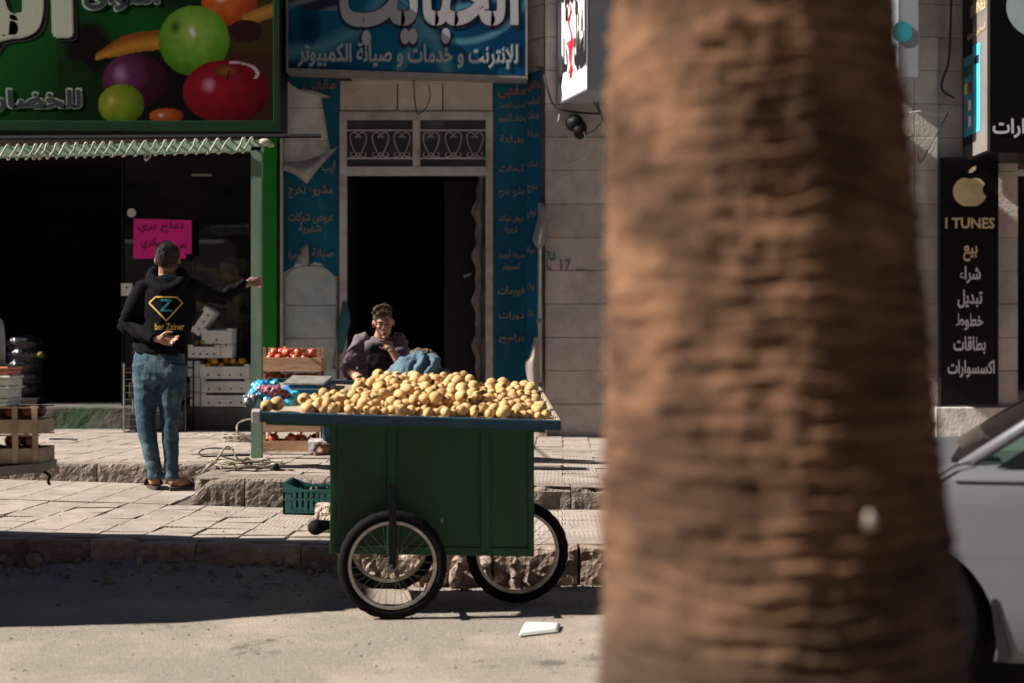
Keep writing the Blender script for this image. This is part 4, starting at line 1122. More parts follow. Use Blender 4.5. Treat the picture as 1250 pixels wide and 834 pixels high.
# front boards, battens, sides
bu = [U0 + .02, .585, .655, 1.03, 1.10, U1 - .02]
cutz = lambda v: ZT + .02 + TILT * v
for k, (a, b) in enumerate(((U0, .60), (.60, 1.05), (1.05, U1))):
    hx('front_board', Bp_, a + .0004, b - .0004, V0 + (.0 if k % 2 else .0006), V0 + .014, ZB, ZT + .01, cart_g)
for a in (U0, .60, 1.035, U1 - .028): hx('batten', Bp_, a, a + .028 + (.012 if a == .60 or a == 1.035 else 0), V0 - .012, V0 - .0005, ZB, ZT + .008, cart_g2)
hx('bottom_rail', Bp_, U0, U1, V0 - .009, V0 - .001, ZB - .004, ZB + .034, cart_g)
hx('side_panel', Bp_, U0, U0 + .014, V0 + .015, V1, ZB, ZT + .05, cart_g)
hx('side_panel', Bp_, U1 - .014, U1, V0 + .015, .44, ZB, ZT + .03, cart_g); hx('side_panel', Bp_, U1 - .014, U1, .56, V1, ZB, ZT + .07, cart_g)
hx('side_panel', Bp_, U1 - .013, U1 - .001, .44, .56, ZB + .27, ZT + .04, cart_g)
hx('back_panel', Bp_, U0 + .015, U1 - .015, V1 - .014, V1, ZB, ZT + .09, cart_g)
bm = BM()
for u, v in ((U0 + .03, V0 + .03), (U0 + .03, V1 - .03), (U1 - .03, V0 + .03), (U1 - .03, V1 - .03)): hexa(bm, Bp_, u - .015, u + .015, v - .015, v + .015, ZB + .01, ZT + TILT * v)
mesh_obj('inner_frame', bm, cart_g, cart)
# hinge plate of the little door
hx('latch', Bp_, .845, .86, V0 - .006, V0 - .001, .42, .445, grey_metal)
# wheels
def wheel(c, tw=.0):
    w = bpy.data.objects.new('wheel', None)
    R = .247
    bm = BM()
    n = 72; mseg = 10
    rings = []
    for i in range(n):
        a = 2 * pi * i / n; ring = []
        for k in range(mseg):
            b = 2 * pi * k / mseg
            rr = R - .026 + .026 * cos(b); tread = .0016 * (1 if (i % 3) else -1) if cos(b) > .6 else 0
            ring.append(bm.verts.new(c + eu * ((rr + tread) * cos(a)) + Vector((0, 0, (rr + tread) * sin(a))) + ev * (.023 * sin(b))))
        rings.append(ring)
    for i in range(n):
        for k in range(mseg): bm.faces.new((rings[i][k], rings[(i + 1) % n][k], rings[(i + 1) % n][(k + 1) % mseg], rings[i][(k + 1) % mseg]))
    tyre = mesh_obj('wheel', bm, rubber, cart, smooth=True)
    def ringm(r0, r1, w_, name, m):
        bm = BM(); seg = 72; q = [(r0, -w_), (r1, -w_), (r1, w_), (r0, w_)]; rs = []
        for i in range(seg):
            a = 2 * pi * i / seg; rs.append([bm.verts.new(c + eu * (r * cos(a)) + Vector((0, 0, r * sin(a))) + ev * h) for r, h in q])
        for i in range(seg):
            for k in range(4): bm.faces.new((rs[i][k], rs[i][(k + 1) % 4], rs[(i + 1) % seg][(k + 1) % 4], rs[(i + 1) % seg][k]))
        bmesh.ops.recalc_face_normals(bm, faces=bm.faces)
        return mesh_obj(name, bm, m, tyre)
    ringm(.186, .200, .020, 'rim', rim_m)
    bm = BM(); tube(bm, [c - ev * .05, c + ev * .05], .014, 10); tube(bm, [c - ev * .035, c - ev * .03], .026, 12); tube(bm, [c + ev * .03, c + ev * .035], .026, 12)
    mesh_obj('hub', bm, grey_metal, tyre)
    for k in range(32):
        a = 2 * pi * k / 32 + tw; s = 1 if k % 2 else -1; o_ = .35 * (1 if k % 4 < 2 else -1)
        p0 = c + eu * (.024 * cos(a + o_ * 3)) + Vector((0, 0, .024 * sin(a + o_ * 3))) + ev * (.032 * s)
        p1 = c + eu * (.19 * cos(a)) + Vector((0, 0, .19 * sin(a)))
        bm = BM(); tube(bm, [p0, p1], .0013, 4); mesh_obj('spoke', bm, spoke_m, tyre)
    return tyre
hubN = Vector((-.542, 6.45, .247)); hubF = Vector((-.622, 7.20, .243)); hubM = Vector((.026, 6.86, .247))
wheel(hubN, .04); wheel(hubF, .1); wheel(hubM, .0)
bm = BM(); tube(bm, [hubN - ev * .065, hubF + ev * .05], .011, 8); mesh_obj('axle', bm, black_m, cart, smooth=True)
def fork(c, top, off, w=.017):
    bm = BM(); a = c + ev * off
    g = [a - eu * w, a + eu * w, a + eu * w + Vector((0, 0, top)), a - eu * w + Vector((0, 0, top))]
    prism(bm, [g[0], g[1], g[2], g[3]], ev * .006)
    tube(bm, [a + Vector((0, 0, top - .04)) - ev * .012, a + Vector((0, 0, top - .04)) + ev * .08], .012, 8)
    return mesh_obj('fork', bm, black_m, cart)
fork(hubN, .36, -.055); fork(hubN, .36, .038, .014); fork(hubF, .4, -.045, .014); fork(hubM, .45, -.055, .010); fork(hubM, .45, .045, .014)
bm = BM(); g0 = Bp_(.36, .45, .30)
tube(bm, [g0, P(405, 640, 6.86)], .015, 10); mesh_obj('push_handle', bm, black_m, cart, smooth=True)
bm = BM(); e0 = P(408, 640, 6.85); e1 = P(381, 645, 6.72)
tube(bm, spline([e0, P(398, 641, 6.81), P(389, 643, 6.76), e1], 3), [.020, .021, .022, .024, .027, .032, .035, .037, .036, .028], 14); mesh_obj('handle_grip', bm, rubber, cart, smooth=True)

# ------------------------------------------------------------------ guavas
def guava_m():
    m = mat('guava_skin', (.66, .44, .21), (.56, .34, .145), 16, .62, .2, 60, spec=.2, var=.2, contrast=.9, dirt=(.24, .12, .05), dscale=17, damt=.6, chips=(.10, .05, .025), cscale=26, cth=.66)
    N = m.node_tree.nodes; L = m.node_tree.links; b = N['Principled BSDF']; src = b.inputs['Base Color'].links[0].from_socket
    tc = N.new('ShaderNodeTexCoord'); sp = N.new('ShaderNodeSeparateXYZ'); L.new(tc.outputs['Object'], sp.inputs[0])
    mr = N.new('ShaderNodeMapRange'); mr.inputs[1].default_value = .0275; mr.inputs[2].default_value = .0315; mr.inputs[3].default_value = 0; mr.inputs[4].default_value = .9
    L.new(sp.outputs[2], mr.inputs[0]); mx = N.new('ShaderNodeMix'); mx.data_type = 'RGBA'; L.new(mr.outputs[0], mx.inputs[0]); L.new(src, mx.inputs[6]); mx.inputs[7].default_value = (.06, .03, .015, 1)
    L.new(mx.outputs[2], b.inputs['Base Color']); b.inputs['Subsurface Weight'].default_value = .06; b.inputs['Subsurface Radius'].default_value = (.01, .006, .003)
    return m
gm = guava_m()
def guava_mesh(seed):
    bm = BM(); prof = []
    n = 11
    for i in range(n + 1):
        t = i / n; a = -pi / 2 + pi * t
        r = .0305 * cos(a) * (1 - .10 * t * (1 if seed % 2 else .3)); z = .033 * sin(a)
        if i >= n - 1: z = .033 if i == n - 1 else .027; r = .006 if i == n - 1 else 0.0006
        if i == 0: r = .0006
        prof.append((r, z))
    lathe(bm, prof, seg=16)
    for v in bm.verts: v.co *= 1 + .10 * noise.noise(v.co * 28 + Vector((seed * 5, 0, 0)))
    me = bpy.data.meshes.new('guava'); 
    for f in bm.faces: f.smooth = True
    bm.to_mesh(me); bm.free(); me.materials.append(gm); return me
gms = [guava_mesh(k) for k in range(5)]
rg = random.Random(11)
def Hp(u, v):
    """height of the heap over the tray"""
    if u < .16 or u > LU - .02: return 0
    cx = .80; side = 1 - abs((u - .78) / .62) ** 2.2 if u > .18 else 0
    left = min(1, max(0, (u - .30) / .34)); right = min(1, max(0, (LU - .01 - u) / .38)) ** .8
    front = min(1, (v + .02) / .26) ** .8; back = min(1, max(0, (LV + .04 - v) / .12))
    wav = 1 + .16 * sin(u * 9 + 1) + .1 * sin(u * 17)
    return .045 * left * right * front * back * wav
pos = []
dz = .038
def try_add(p, r):
    for q, rq in pos:
        if (q - p).length_squared < ((r + rq) * .88) ** 2: return False
    pos.append((p, r)); return True
cell = {}
def near(p):
    k = (int(p.x // .08), int(p.y // .08), int(p.z // .08))
    for a in (-1, 0, 1):
        for b in (-1, 0, 1):
            for c in (-1, 0, 1): yield from cell.get((k[0] + a, k[1] + b, k[2] + c), ())
fruits = []
def place(p, r, tol=.86):
    for q, rq in near(p):
        if (q - p).length < (r + rq) * tol: return False
    cell.setdefault((int(p.x // .08), int(p.y // .08), int(p.z // .08)), []).append((p, r)); fruits.append((p, r)); return True
for layer in range(5):
    tries = 6500 if layer == 0 else 4500
    for _ in range(tries):
        u = rg.uniform(.045, LU - .055); v = rg.uniform(.045, LV - .06)
        if u < .21: continue
        if u < .30 and v > .30: continue
        if u < .46 and v > .40 + (.46 - u) * .1: continue
        if layer and Hp(u, v) < layer * dz * .86: continue
        r = rg.choice((.020, .023, .025, .027, .029, .033))
        h = r + layer * dz + rg.uniform(-.002, .006)
        place(T(u, v, h), r, .86 if layer == 0 else .84)
eye = Vector((0, 0, CZ))
# those that show largest: on the outside of the heap, seen from the street
def openness(p, r):
    d = (eye - p).normalized(); blocked = 0
    side_ = d.cross(Vector((0, 0, 1))).normalized(); up_ = side_.cross(d)
    free = 0
    for a in range(7):
        o_ = p if a == 0 else p + (side_ * cos(a) + up_ * sin(a)) * r * .65
        ok = True
        for q, rq in fruits:
            if q is p: continue
            w = q - o_; t = w.dot(d)
            if t > .005 and (w - d * t).length < rq * .98: ok = False; break
        free += ok
    return free
sc_ = [(openness(p, r), p, r) for p, r in fruits]
sc_.sort(key=lambda q: -q[0])
vis = sc_[:292]; hid = sc_[292:]
bm = BM()
for s_, p, r in hid: bmesh.ops.create_icosphere(bm, subdivisions=2, radius=r * .98, matrix=Matrix.Translation(p))
o = mesh_obj('guava_heap', bm, gm, None, smooth=True)
tag(o, 'heap of yellow guavas under and behind the outer ones on the cart', 'fruit heap', kind='stuff')
G_LAB = 'yellow guava with a dark blossom end in the sunlit heap on the green cart'
for s_, p, r in vis:
    o = bpy.data.objects.new('guava', rg.choice(gms)); C.objects.link(o); o.location = p
    k = r / .0315; o.scale = (k, k, k * rg.uniform(.95, 1.12))
    dr = Vector((rg.uniform(-1, 1), rg.uniform(-1.1, .6), rg.uniform(-.6, .8))).normalized()
    o.rotation_euler = dr.to_track_quat('Z', 'Y').to_euler()
    tag(o, G_LAB, 'fruit', 'yellow guavas heaped on the cart')
for (px, py, r, lb_) in ((324, 499, .030, 'small yellow guava lying apart by the blue bags, at the tray corner'), (336, 495, .035, 'large yellow guava lying apart by the blue bags')):
    o = bpy.data.objects.new('guava', gms[0]); C.objects.link(o); o.location = T((px - 309) / 272, .06 if px < 330 else .085, r); k = r / .0315; o.scale = (k, k, k); o.rotation_euler = (1.9, .3, 0)
    tag(o, lb_, 'fruit')
# dry leaves among the fruit
leaf_m = mat('dry_leaf', (.22, .17, .06), (.12, .11, .04), 9, .8)
for k, (u, v) in enumerate(((.78, .20), (1.12, .28), (.55, .14), (1.28, .3))):
    bm = BM(); c = T(u, v, Hp(u, v) + .045); a = rg.uniform(0, 3); d1 = Vector((cos(a), sin(a), .2)) * .045; d2 = Vector((-sin(a), cos(a), .1)) * .015
    poly(bm, [c - d1, c - d2, c + d1, c + d2 + Vector((0, 0, .01))]); bmesh.ops.solidify(bm, geom=bm.faces[:], thickness=.001)
    tag(mesh_obj('guava_leaf', bm, leaf_m), 'dry olive leaf lying among the yellow guavas', 'leaf', 'dry leaves in the guava heap')

# ------------------------------------------------------------------ scale and bags on the tray
sc = thing('weighing_scale', 'blue weighing scale with a flat grey plate at the left end of the tray', 'scale', T(.33, .55))
sb_m = mat('scale_blue', (.05, .28, .66), (.07, .32, .72), 4, .35, dirt=(.05, .08, .12), dscale=5, damt=.4)
ZS = T(.33, .62).z
def SP(px, py, v): return P(px, py, 6.99 + v)
bm = BM()
def loft(bm, a, b):
    va = [bm.verts.new(p) for p in a]; vb = [bm.verts.new(p) for p in b]; n = len(a)
    for i in range(n): bm.faces.new((va[i], va[(i + 1) % n], vb[(i + 1) % n], vb[i]))
    bm.faces.new(va[::-1]); bm.faces.new(vb)
zb_ = T(.3, .6).z
bot = [P(331, 488, 6.90), P(402, 490, 6.90), P(407, 486, 7.16), P(336, 482, 7.16)]
top = [P(348, 471, 6.94), P(399, 471.5, 6.94), P(405, 467, 7.14), P(352, 467, 7.14)]
loft(bm, bot, top); bmesh.ops.recalc_face_normals(bm, faces=bm.faces); bmesh.ops.bevel(bm, geom=bm.edges[:], offset=.006, segments=2, affect='EDGES')
mesh_obj('housing', bm, sb_m, sc)
bm = BM(); prism(bm, [P(402.5, 489, 6.895), P(409, 484, 7.15), P(407, 468, 7.14), P(400.5, 472, 6.93)], (.012, 0, 0)); mesh_obj('side_cap', bm, grey_metal, sc)
bm = BM(); prism(bm, [P(345, 470, 6.90), P(396, 470.5, 6.90), P(406, 462, 7.16), P(357, 461, 7.16)], (0, 0, .012)); bmesh.ops.bevel(bm, geom=bm.edges[:], offset=.003, segments=1, affect='EDGES')
mesh_obj('plate', bm, mat('scuffed_plate', (.34, .335, .32), (.22, .215, .21), 20, .5, .3, 60, metal=.3), sc)
bm = BM()
for (a_, b_) in (((350, 475), (398, 475.5)), ((340, 482), (401, 483.5))):
    tube(bm, [P(a_[0], a_[1], 6.905), P(b_[0], b_[1], 6.905)], .002, 4)
mesh_obj('trim_line', bm, mat('scale_trim', (.25, .4, .5)), sc)
bag_b = mat('thin_blue_plastic', (.02, .26, .50), (.05, .40, .66), 9, .22, .4, 25, spec=.7)
bag_c = mat('cyan_plastic', (.08, .50, .72), (.03, .34, .60), 9, .2, .4, 25, spec=.7)
bag_p = mat('wine_plastic', (.16, .02, .05), (.30, .12, .16), 14, .3, .4, 25, spec=.6)
def bag(label, parts, m, name='plastic_bag'):
    bm = BM()
    for (px, py, d, rx, ry, rz) in parts: ell(bm, P(px, py, d), (rx, ry, rz))
    sd = parts[0][0]
    o = fuse(name, bm, m, None, .004, 3, lambda p: .022 * (abs(noise.noise(p * 17 + Vector((sd, 0, 0)))) - .2) + .014 * (abs(noise.noise(p * 38)) - .2) + .006 * noise.noise(p * 80))
    return tag(o, label, 'bag')
bag('crumpled bright blue plastic bag on the tray corner beside the scale', [(320, 473, 6.75, .045, .06, .035), (327, 487, 6.72, .07, .06, .05), (314, 484, 6.73, .04, .05, .045), (335, 470, 6.8, .03, .04, .02)], bag_b)
bag('cyan plastic bag spilling between the scale and the guavas', [(349, 496, 6.66, .045, .05, .035), (357, 489, 6.72, .035, .05, .04), (340, 494, 6.64, .03, .03, .03)], bag_c)
bag('dark wine coloured plastic bag lying over the blue bag', [(333, 478, 6.66, .045, .03, .03), (345, 481, 6.68, .035, .03, .022), (322, 476, 6.68, .03, .02, .014)], bag_p)
bag('smoky clear plastic bag with wine print hanging over the tray corner', [(311, 487, 6.70, .045, .04, .03), (305, 491, 6.70, .03, .03, .03), (357, 486, 6.66, .025, .02, .025)][:2], mat('smoky_plastic', (.06, .07, .09), (.14, .16, .19), 12, .25, spec=.6))

# ================================================================== CRATES OF POMEGRANATES
pome_m = mat('pomegranate_skin', (.42, .035, .03), (.58, .13, .07), 9, .35, .1, 50, var=.16, contrast=.9, spec=.5, dirt=(.55, .30, .12), dscale=8, damt=.5)
def pome_mesh(seed):
    bm = BM(); ell(bm, (0, 0, 0), (.038, .038, .035), u=16, v=11)
    for v in bm.verts: v.co *= 1 + .07 * noise.noise(v.co * 25 + Vector((seed, 0, 0)))
    lathe(bm, [(.011, .031), (.008, .038), (.013, .048), (.009, .046), (.004, .036)], seg=8)
    for f in bm.faces: f.smooth = True
    me = bpy.data.meshes.new('pomegranate'); bm.to_mesh(me); bm.free(); me.materials.append(pome_m); return me
pms = [pome_mesh(k * 3.1) for k in range(3)]
def crate(label, x0, x1, y0, y1, z0, h, slats, group, m=wood_m, post=.026, bars=0):
    t = thing('wooden_crate', label, 'crate', ((x0 + x1) / 2, (y0 + y1) / 2, z0), group)
    for (z_a, z_b) in slats:
        bx('slat', x0 + rnd(-.003, .003), x1 + rnd(-.003, .003), y0, y0 + .008, z0 + z_a, z0 + z_b, m, t, .001, .001); bx('slat', x0, x1, y1 - .008, y1, z0 + z_a, z0 + z_b, m, t, .001, .001)
        bx('end_slat', x0 + .001, x0 + .009, y0 + .009, y1 - .009, z0 + z_a, z0 + z_b, m, t, .001); bx('end_slat', x1 - .009, x1 - .001, y0 + .009, y1 - .009, z0 + z_a, z0 + z_b, m, t, .001)
    for i in range(4):
        a = y0 + .01 + (y1 - y0 - .02) * i / 4; bx('base_slat', x0 + .01, x1 - .01, a + .004, a + (y1 - y0 - .02) / 4 - .004, z0 + .004, z0 + .012, m, t)
    for x in (x0 + .010, x1 - .010 - post):
        for y in (y0 + .0085, y1 - .0085 - post): bx('corner_post', x, x + post, y, y + post, z0 + .013, z0 + h, m, t, .001)
    for k in range(bars):
        x = x0 + (x1 - x0) * (k + .5) / bars; bx('upright', x - .014, x + .014, y0 - .004, y0 - .0005, z0, z0 + h, m, t, .001)
    return t
def fill(x0, x1, y0, y1, z, n, label, group, seed, meshes, nm, catg, rr=.038, rows=2):
    r2 = random.Random(seed); got = []
    for _ in range(800):
        if len(got) >= n: break
        x = r2.uniform(x0 + .05, x1 - .05); y = r2.uniform(y0 + .05, y1 - .05); lvl = r2.choice((0, 0, 1)); zz = z + lvl * .045
        p = Vector((x, y, zz))
        if all((p - q).length > rr * 1.78 for q in got):
            got.append(p); o = bpy.data.objects.new(nm, r2.choice(meshes)); C.objects.link(o); o.location = p
            s = r2.uniform(.85, 1.1); o.scale = (s, s, s); o.rotation_euler = (r2.uniform(-1.4, 1.4), r2.uniform(-1, 1), r2.uniform(0, 6)); tag(o, label, catg, group)
CD = 11.35
cx0, cx1 = P(318, 0, CD).x, P(391, 0, CD).x
zg = zu(-1.9) + .001
GC = 'wooden pomegranate crates stacked behind the cart'
crate('bottom wooden crate of the pomegranate stack, standing on the pavement', cx0, cx1, CD, CD + .32, zg, .255, [(.0, .085), (.155, .25)], GC)
crate('third crate down in the pomegranate stack, hidden behind the blue scale', cx0, cx1, CD, CD + .32, zg + .257, .20, [(.0, .08)], GC)
crate('second crate from the top of the pomegranate stack', cx0, cx1, CD + .005, CD + .325, zg + .459, .178, [(.0, .09)], GC)
crate('topmost wooden crate of the pomegranate stack behind the cart', cx0 + .005, cx1 + .008, CD, CD + .32, zg + .64, .19, [(.0, .11)], GC)
fill(cx0, cx1, CD, CD + .30, zg + .055, 16, 'red pomegranate inside the bottom crate of the stack', 'pomegranates in the bottom crate', 1, pms, 'pomegranate', 'fruit')
fill(cx0, cx1, CD, CD + .30, zg + .257 + .075, 14, 'red pomegranate in the crate hidden behind the scale', 'pomegranates in the third crate', 2, pms, 'pomegranate', 'fruit')
fill(cx0, cx1, CD, CD + .30, zg + .459 + .085, 26, 'red pomegranate in the second crate from the top', 'pomegranates in the second crate', 3, pms, 'pomegranate', 'fruit')
fill(cx0, cx1, CD, CD + .30, zg + .64 + .105, 28, 'red pomegranate heaped in the topmost crate', 'pomegranates in the topmost crate', 4, pms, 'pomegranate', 'fruit')

# white block and green plastic crate, rubble stump
rough_o = rough_stone('paving_block', P(374, 0, 11.05).x, P(400, 0, 11.05).x, 11.15, 11.3, zg, zg + .11, mat('whitewashed_concrete', (.50, .48, .46), (.38, .36, .34), 8, .9, .5), None, .008, .015, 77)
tag(rough_o, 'whitish concrete block lying by the bottom pomegranate crate', 'block')
gc = thing('plastic_crate', 'dark green plastic crate with slotted sides on the lower pavement left of the cart', 'crate', (P(375, 627, 8.8).x, 8.95, .2))
pc_m = mat('dark_green_plastic', (.012, .085, .085), (.02, .12, .11), 6, .4, spec=.5)
gx0, gx1 = P(347, 0, 8.75).x, P(347, 0, 8.75).x + .52; gy0, gy1 = 8.70, 9.05; gz = zl(-1.4) + .001
def slotted(name, a, b, zf0, zf1, n, thick=.012):
    """a crate side from a to b: rails and slots; zf0, zf1 heights as functions of t"""
    bm = BM(); a = Vector(a); b = Vector(b); nrm_ = (b - a).cross(Vector((0, 0, 1))).normalized() * thick
    def q(t0, t1, z0, z1, o=0.0):
        pts = [a.lerp(b, t0) + Vector((0, 0, z0)), a.lerp(b, t1) + Vector((0, 0, z0)), a.lerp(b, t1) + Vector((0, 0, z1)), a.lerp(b, t0) + Vector((0, 0, z1))]
        prism(bm, [p + nrm_.normalized() * o for p in pts], -nrm_)
    top = lambda t: zf1(t)
    q(0, 1, 0, .022); q(0, 1, .085, .097, .001); q(0, .1, .022, .085); q(.9, 1, .022, .085); q(0, .1, .097, .15); q(.9, 1, .097, .15)
    for k in range(n):
        t = .1 + .8 * (k + .5) / n; w = .8 / n * .28
        q(t - w, t + w, .022, .085, .002); q(t - w, t + w, .097, .135, .002)
    # top rail with a dip in the middle
    m_ = 16
    for k in range(m_):
        t0 = k / m_; t1 = (k + 1) / m_
        pts = [a.lerp(b, t0) + Vector((0, 0, .135)), a.lerp(b, t1) + Vector((0, 0, .135)), a.lerp(b, t1) + Vector((0, 0, top(t1))), a.lerp(b, t0) + Vector((0, 0, top(t0)))]
        prism(bm, [p + nrm_.normalized() * .003 for p in pts], -nrm_ * 1.4)
    return mesh_obj(name, bm, pc_m, gc)
dip = lambda t: .150 + .045 * max(0, 1 - min(t, 1 - t) / .22)
hi = lambda t: .195
slotted('side_panel', (gx0, gy0, gz), (gx1, gy0, gz), None, dip, 12); slotted('side_panel', (gx1, gy1, gz), (gx0, gy1, gz), None, dip, 12)
slotted('side_panel', (gx0, gy1, gz), (gx0, gy0, gz), None, hi, 8); slotted('side_panel', (gx1, gy0, gz), (gx1, gy1, gz), None, hi, 8)
bx('base_panel', gx0, gx1, gy0, gy1, gz, gz + .006, pc_m, gc)
bm = BM(); hh = BM()
st = rough_stone('limestone_lump', P(385, 0, 8.0).x, P(385, 0, 8.0).x + .14, 7.95, 8.12, zl(-1.1) - .01, zl(-1.1) + .15, mat('pale_limestone', (.50, .42, .34), (.38, .30, .23), 9, .95, .8, 40), None, .03, .03, 91, nx=14, lump=16)
tag(st, 'rough pale limestone lump standing beside the left side of the cart', 'stone')

# ------------------------------------------------------------------ rope coil and cables
rope_m = mat('grey_rope', (.40, .36, .29), (.22, .19, .15), 25, .9, .5)
rr_ = random.Random(4)
pts = []
cx_, cy_ = P(302, 0, 9.6).x, 9.75; rz = zu(cx_)
for k in range(170):
    a = k * .42; r = .13 + .035 * sin(k * .37) + rr_.uniform(-.012, .012)
    lay_ = .012 + .05 * (k / 170) + rr_.uniform(-.004, .014)
    pts.append(Vector((cx_ + r * 1.35 * cos(a) + .02 * sin(k * .11), cy_ + r * .75 * sin(a), rz + lay_)))
pts = [P(240, 577, 9.42), P(262, 566, 9.55), P(268, 556, 9.62), P(280, 560, 9.65)] + pts + [P(292, 562, 9.6), P(278, 545, 9.62), P(265, 560, 9.5), P(252, 572, 9.4), P(247, 577, 9.35)]
cable('rope_coil', pts, .0062, rope_m, 'untidy coil of grey beige rope lying on the concrete step', 'rope', n=5)
cable('black_rope_loop', [P(285, 549, 10.0), P(262, 547, 10.4), P(248, 549, 10.6), P(243, 553, 10.3), P(248, 557, 10.0), P(262, 557, 9.95), P(290, 556, 10.0), P(305, 556, 10.0)], .006, cab_b, 'thin black cord looped on the pavement behind the rope coil', 'cord')
pts = []
for k in range(60):
    a = k * .5; r = .09 + .03 * sin(k * .7)
    pts.append(Vector((P(297, 0, 12.5).x + r * 1.6 * cos(a), 12.5 + r * sin(a), zu(-2) + .01 + .05 * abs(sin(k * .31)))))
pts = [P(243, 531, 12.9), P(258, 532, 12.8), P(270, 529, 12.6)] + pts + [P(290, 518, 12.6), P(304, 512, 12.6), P(310, 514, 12.6)]
cable('cable_tangle', pts, .007, rope_m, 'tangled pale hose lying on the upper pavement by the green post', 'rope', n=4)
cable('thin_cord', [P(60, 536, 12.3), P(80, 536, 12.3), P(94, 537, 12.2)], .008, cab_b, 'short black cord on the pavement beside the fruit boxes', 'cord')
tc_ = thing('torch', 'small black torch with a white head lying beside the rope coil', 'torch', (P(333, 0, 9.7).x, 9.7, zu(-1.6)))
bm = BM(); a = Vector((P(326, 0, 9.75).x, 9.8, zu(-1.6) + .028)); b = Vector((P(337, 0, 9.65).x, 9.64, zu(-1.6) + .028))
tube(bm, [a, a.lerp(b, .8), b], [.016, .018, .026], 12); mesh_obj('body', bm, black_m, tc_, smooth=True)
bm = BM(); tube(bm, [a.lerp(b, .35), a.lerp(b, .85)], .0245, 14); mesh_obj('collar', bm, white_box, tc_, smooth=True)

# litter on the road
lt = thing('foam_tray', 'white foam food tray lying upside down on the sunlit road', 'litter', P(657, 778, 6.1))
bm = BM(); zc = .0
b0 = [P(632, 780.5, 6.04), P(682, 777.5, 6.14), P(685, 774, 6.30), P(640, 773, 6.32)]
for p in b0: p.z = .006
t0_ = [b0[i].lerp(sum(b0, Vector()) / 4, .16) + Vector((0, 0, .013)) for i in range(4)]
loft(bm, b0, t0_); bmesh.ops.recalc_face_normals(bm, faces=bm.faces); bmesh.ops.bevel(bm, geom=bm.edges[:], offset=.003, segments=2, affect='EDGES')
mesh_obj('shell', bm, white_box, lt)

# ================================================================== PEOPLE
def hand(bm, wrist, knuckle_dir, palm_n, thumb_side, L=.185, curl=(.5, .6, .7, .8), tcurl=.3, spread=.06, thumb_out=.7):
    """palm and five bent fingers; knuckle_dir: wrist to knuckles, palm_n: out of the palm, thumb_side: towards the thumb"""
    k = Vector(knuckle_dir).normalized(); n = Vector(palm_n); n = (n - k * n.dot(k)).normalized(); t = Vector(thumb_side); t = (t - k * t.dot(k) - n * t.dot(n)).normalized()
    w = Vector(wrist); pl = L * .50
    tube(bm, [w - k * .02, w + k * .01, w + k * pl * .5, w + k * pl * .92], [(.017, .024), (.017, .026), (.016, .037), (.012, .040)], 10, flat=t)
    ln = (.40, .44, .41, .32)
    for i in range(4):
        off = (1.5 - i) * .0185
        base = w + k * (pl * (.94 - .03 * abs(i - 1.2))) + t * off
        d = (k + t * (1.5 - i) * spread).normalized(); q = [base - d * .02, base]; c = curl[i]; ang = 0
        seg = L * ln[i] / 3 * 1.15
        for j, f_ in enumerate((.7, 1.0, .8)):
            ang += c * f_
            q.append(q[-1] + (d * cos(ang) + n * sin(ang)) * seg * (1.15 - .15 * j))
        tube(bm, q, [.0085, .0090, .0085, .0078, .0062], 8)
    b0 = w + k * pl * .22 + t * .022
    d0 = (k * .75 + t * thumb_out + n * .35).normalized(); d1 = (k * 1.0 + n * tcurl + t * .15).normalized()
    q = [b0 - d0 * .012, b0 + d0 * .022, b0 + d0 * .045, b0 + d0 * .045 + d1 * .028, b0 + d0 * .045 + d1 * .050]
    tube(bm, q, [.014, .013, .0105, .0100, .0075], 8)

# ---- the standing man, seen from behind
mp = thing('person', 'man in black hooded sweatshirt and blue jeans standing with one hand on the green post', 'person', (-2.36, 9.88, .235))
D0 = 9.9
HT = P(204, 315, 9.95)
neck = P(204, 333, 9.98)
shL = P(177, 352, 9.95); shR = P(232, 350, 10.02)
elL = P(153, 399, 9.88); wrL = P(193, 414, 9.74); haL = P(208, 417, 9.72)
elR = P(270, 364, 10.28); wrR = P(302, 346, 10.55); haR = P(314, 344, 10.64)
hipL = P(180, 448, 9.90); hipR = P(210, 448, 9.90)
knL = P(178, 512, 9.86); knR = P(207, 512, 9.88); anL = P(188, 582, 9.86); anR = P(209, 582, 9.86)
bm = BM()
ell(bm, HT + Vector((0, .01, .012)), (.079, .095, .103), u=20, v=14); ell(bm, HT + Vector((0, .05, -.05)), (.058, .06, .07))
tube(bm, [HT + Vector((0, 0, -.03)), neck, neck + Vector((0, .0, -.08))], [.056, .060, .075], 12)
for s in (-1, 1):
    ell(bm, HT + Vector((s * .080, .012, -.018)), (.011, .018, .030), Quaternion((0, 0, 1), s * .5))
ell(bm, HT + Vector((0, .115, -.03)), (.012, .018, .02))
ch_ = P(203, 372, 9.97)
tube(bm, [neck + Vector((0, 0, -.05)), P(203, 358, 9.97), P(202, 395, 9.96), P(196, 430, 9.93), P(195, 452, 9.91)], [(.07, .13), (.095, .17), (.09, .155), (.09, .14), (.085, .15)], 14, flat=(1, 0, 0))
tube(bm, [shL + Vector((.05, 0, 0)), shL, elL, elL.lerp(wrL, .6), wrL, wrL.lerp(haL, .4)], [.05, .050, .040, .033, .026, .024], 10)
tube(bm, [shR - Vector((.05, 0, 0)), shR, elR, elR.lerp(wrR, .6), wrR, wrR.lerp(haR, .4)], [.05, .050, .040, .033, .026, .024], 10)
for a, b, c in ((hipL, knL, anL), (hipR, knR, anR)): tube(bm, [a, b, c, c + Vector((0, .0, -.05))], [.075, .05, .036, .034], 12)
hand(bm, wrL, (1, 0, -.12), (.1, -1, .1), (-.1, .2, 1), curl=(.35, .5, .75, .95), tcurl=.1)
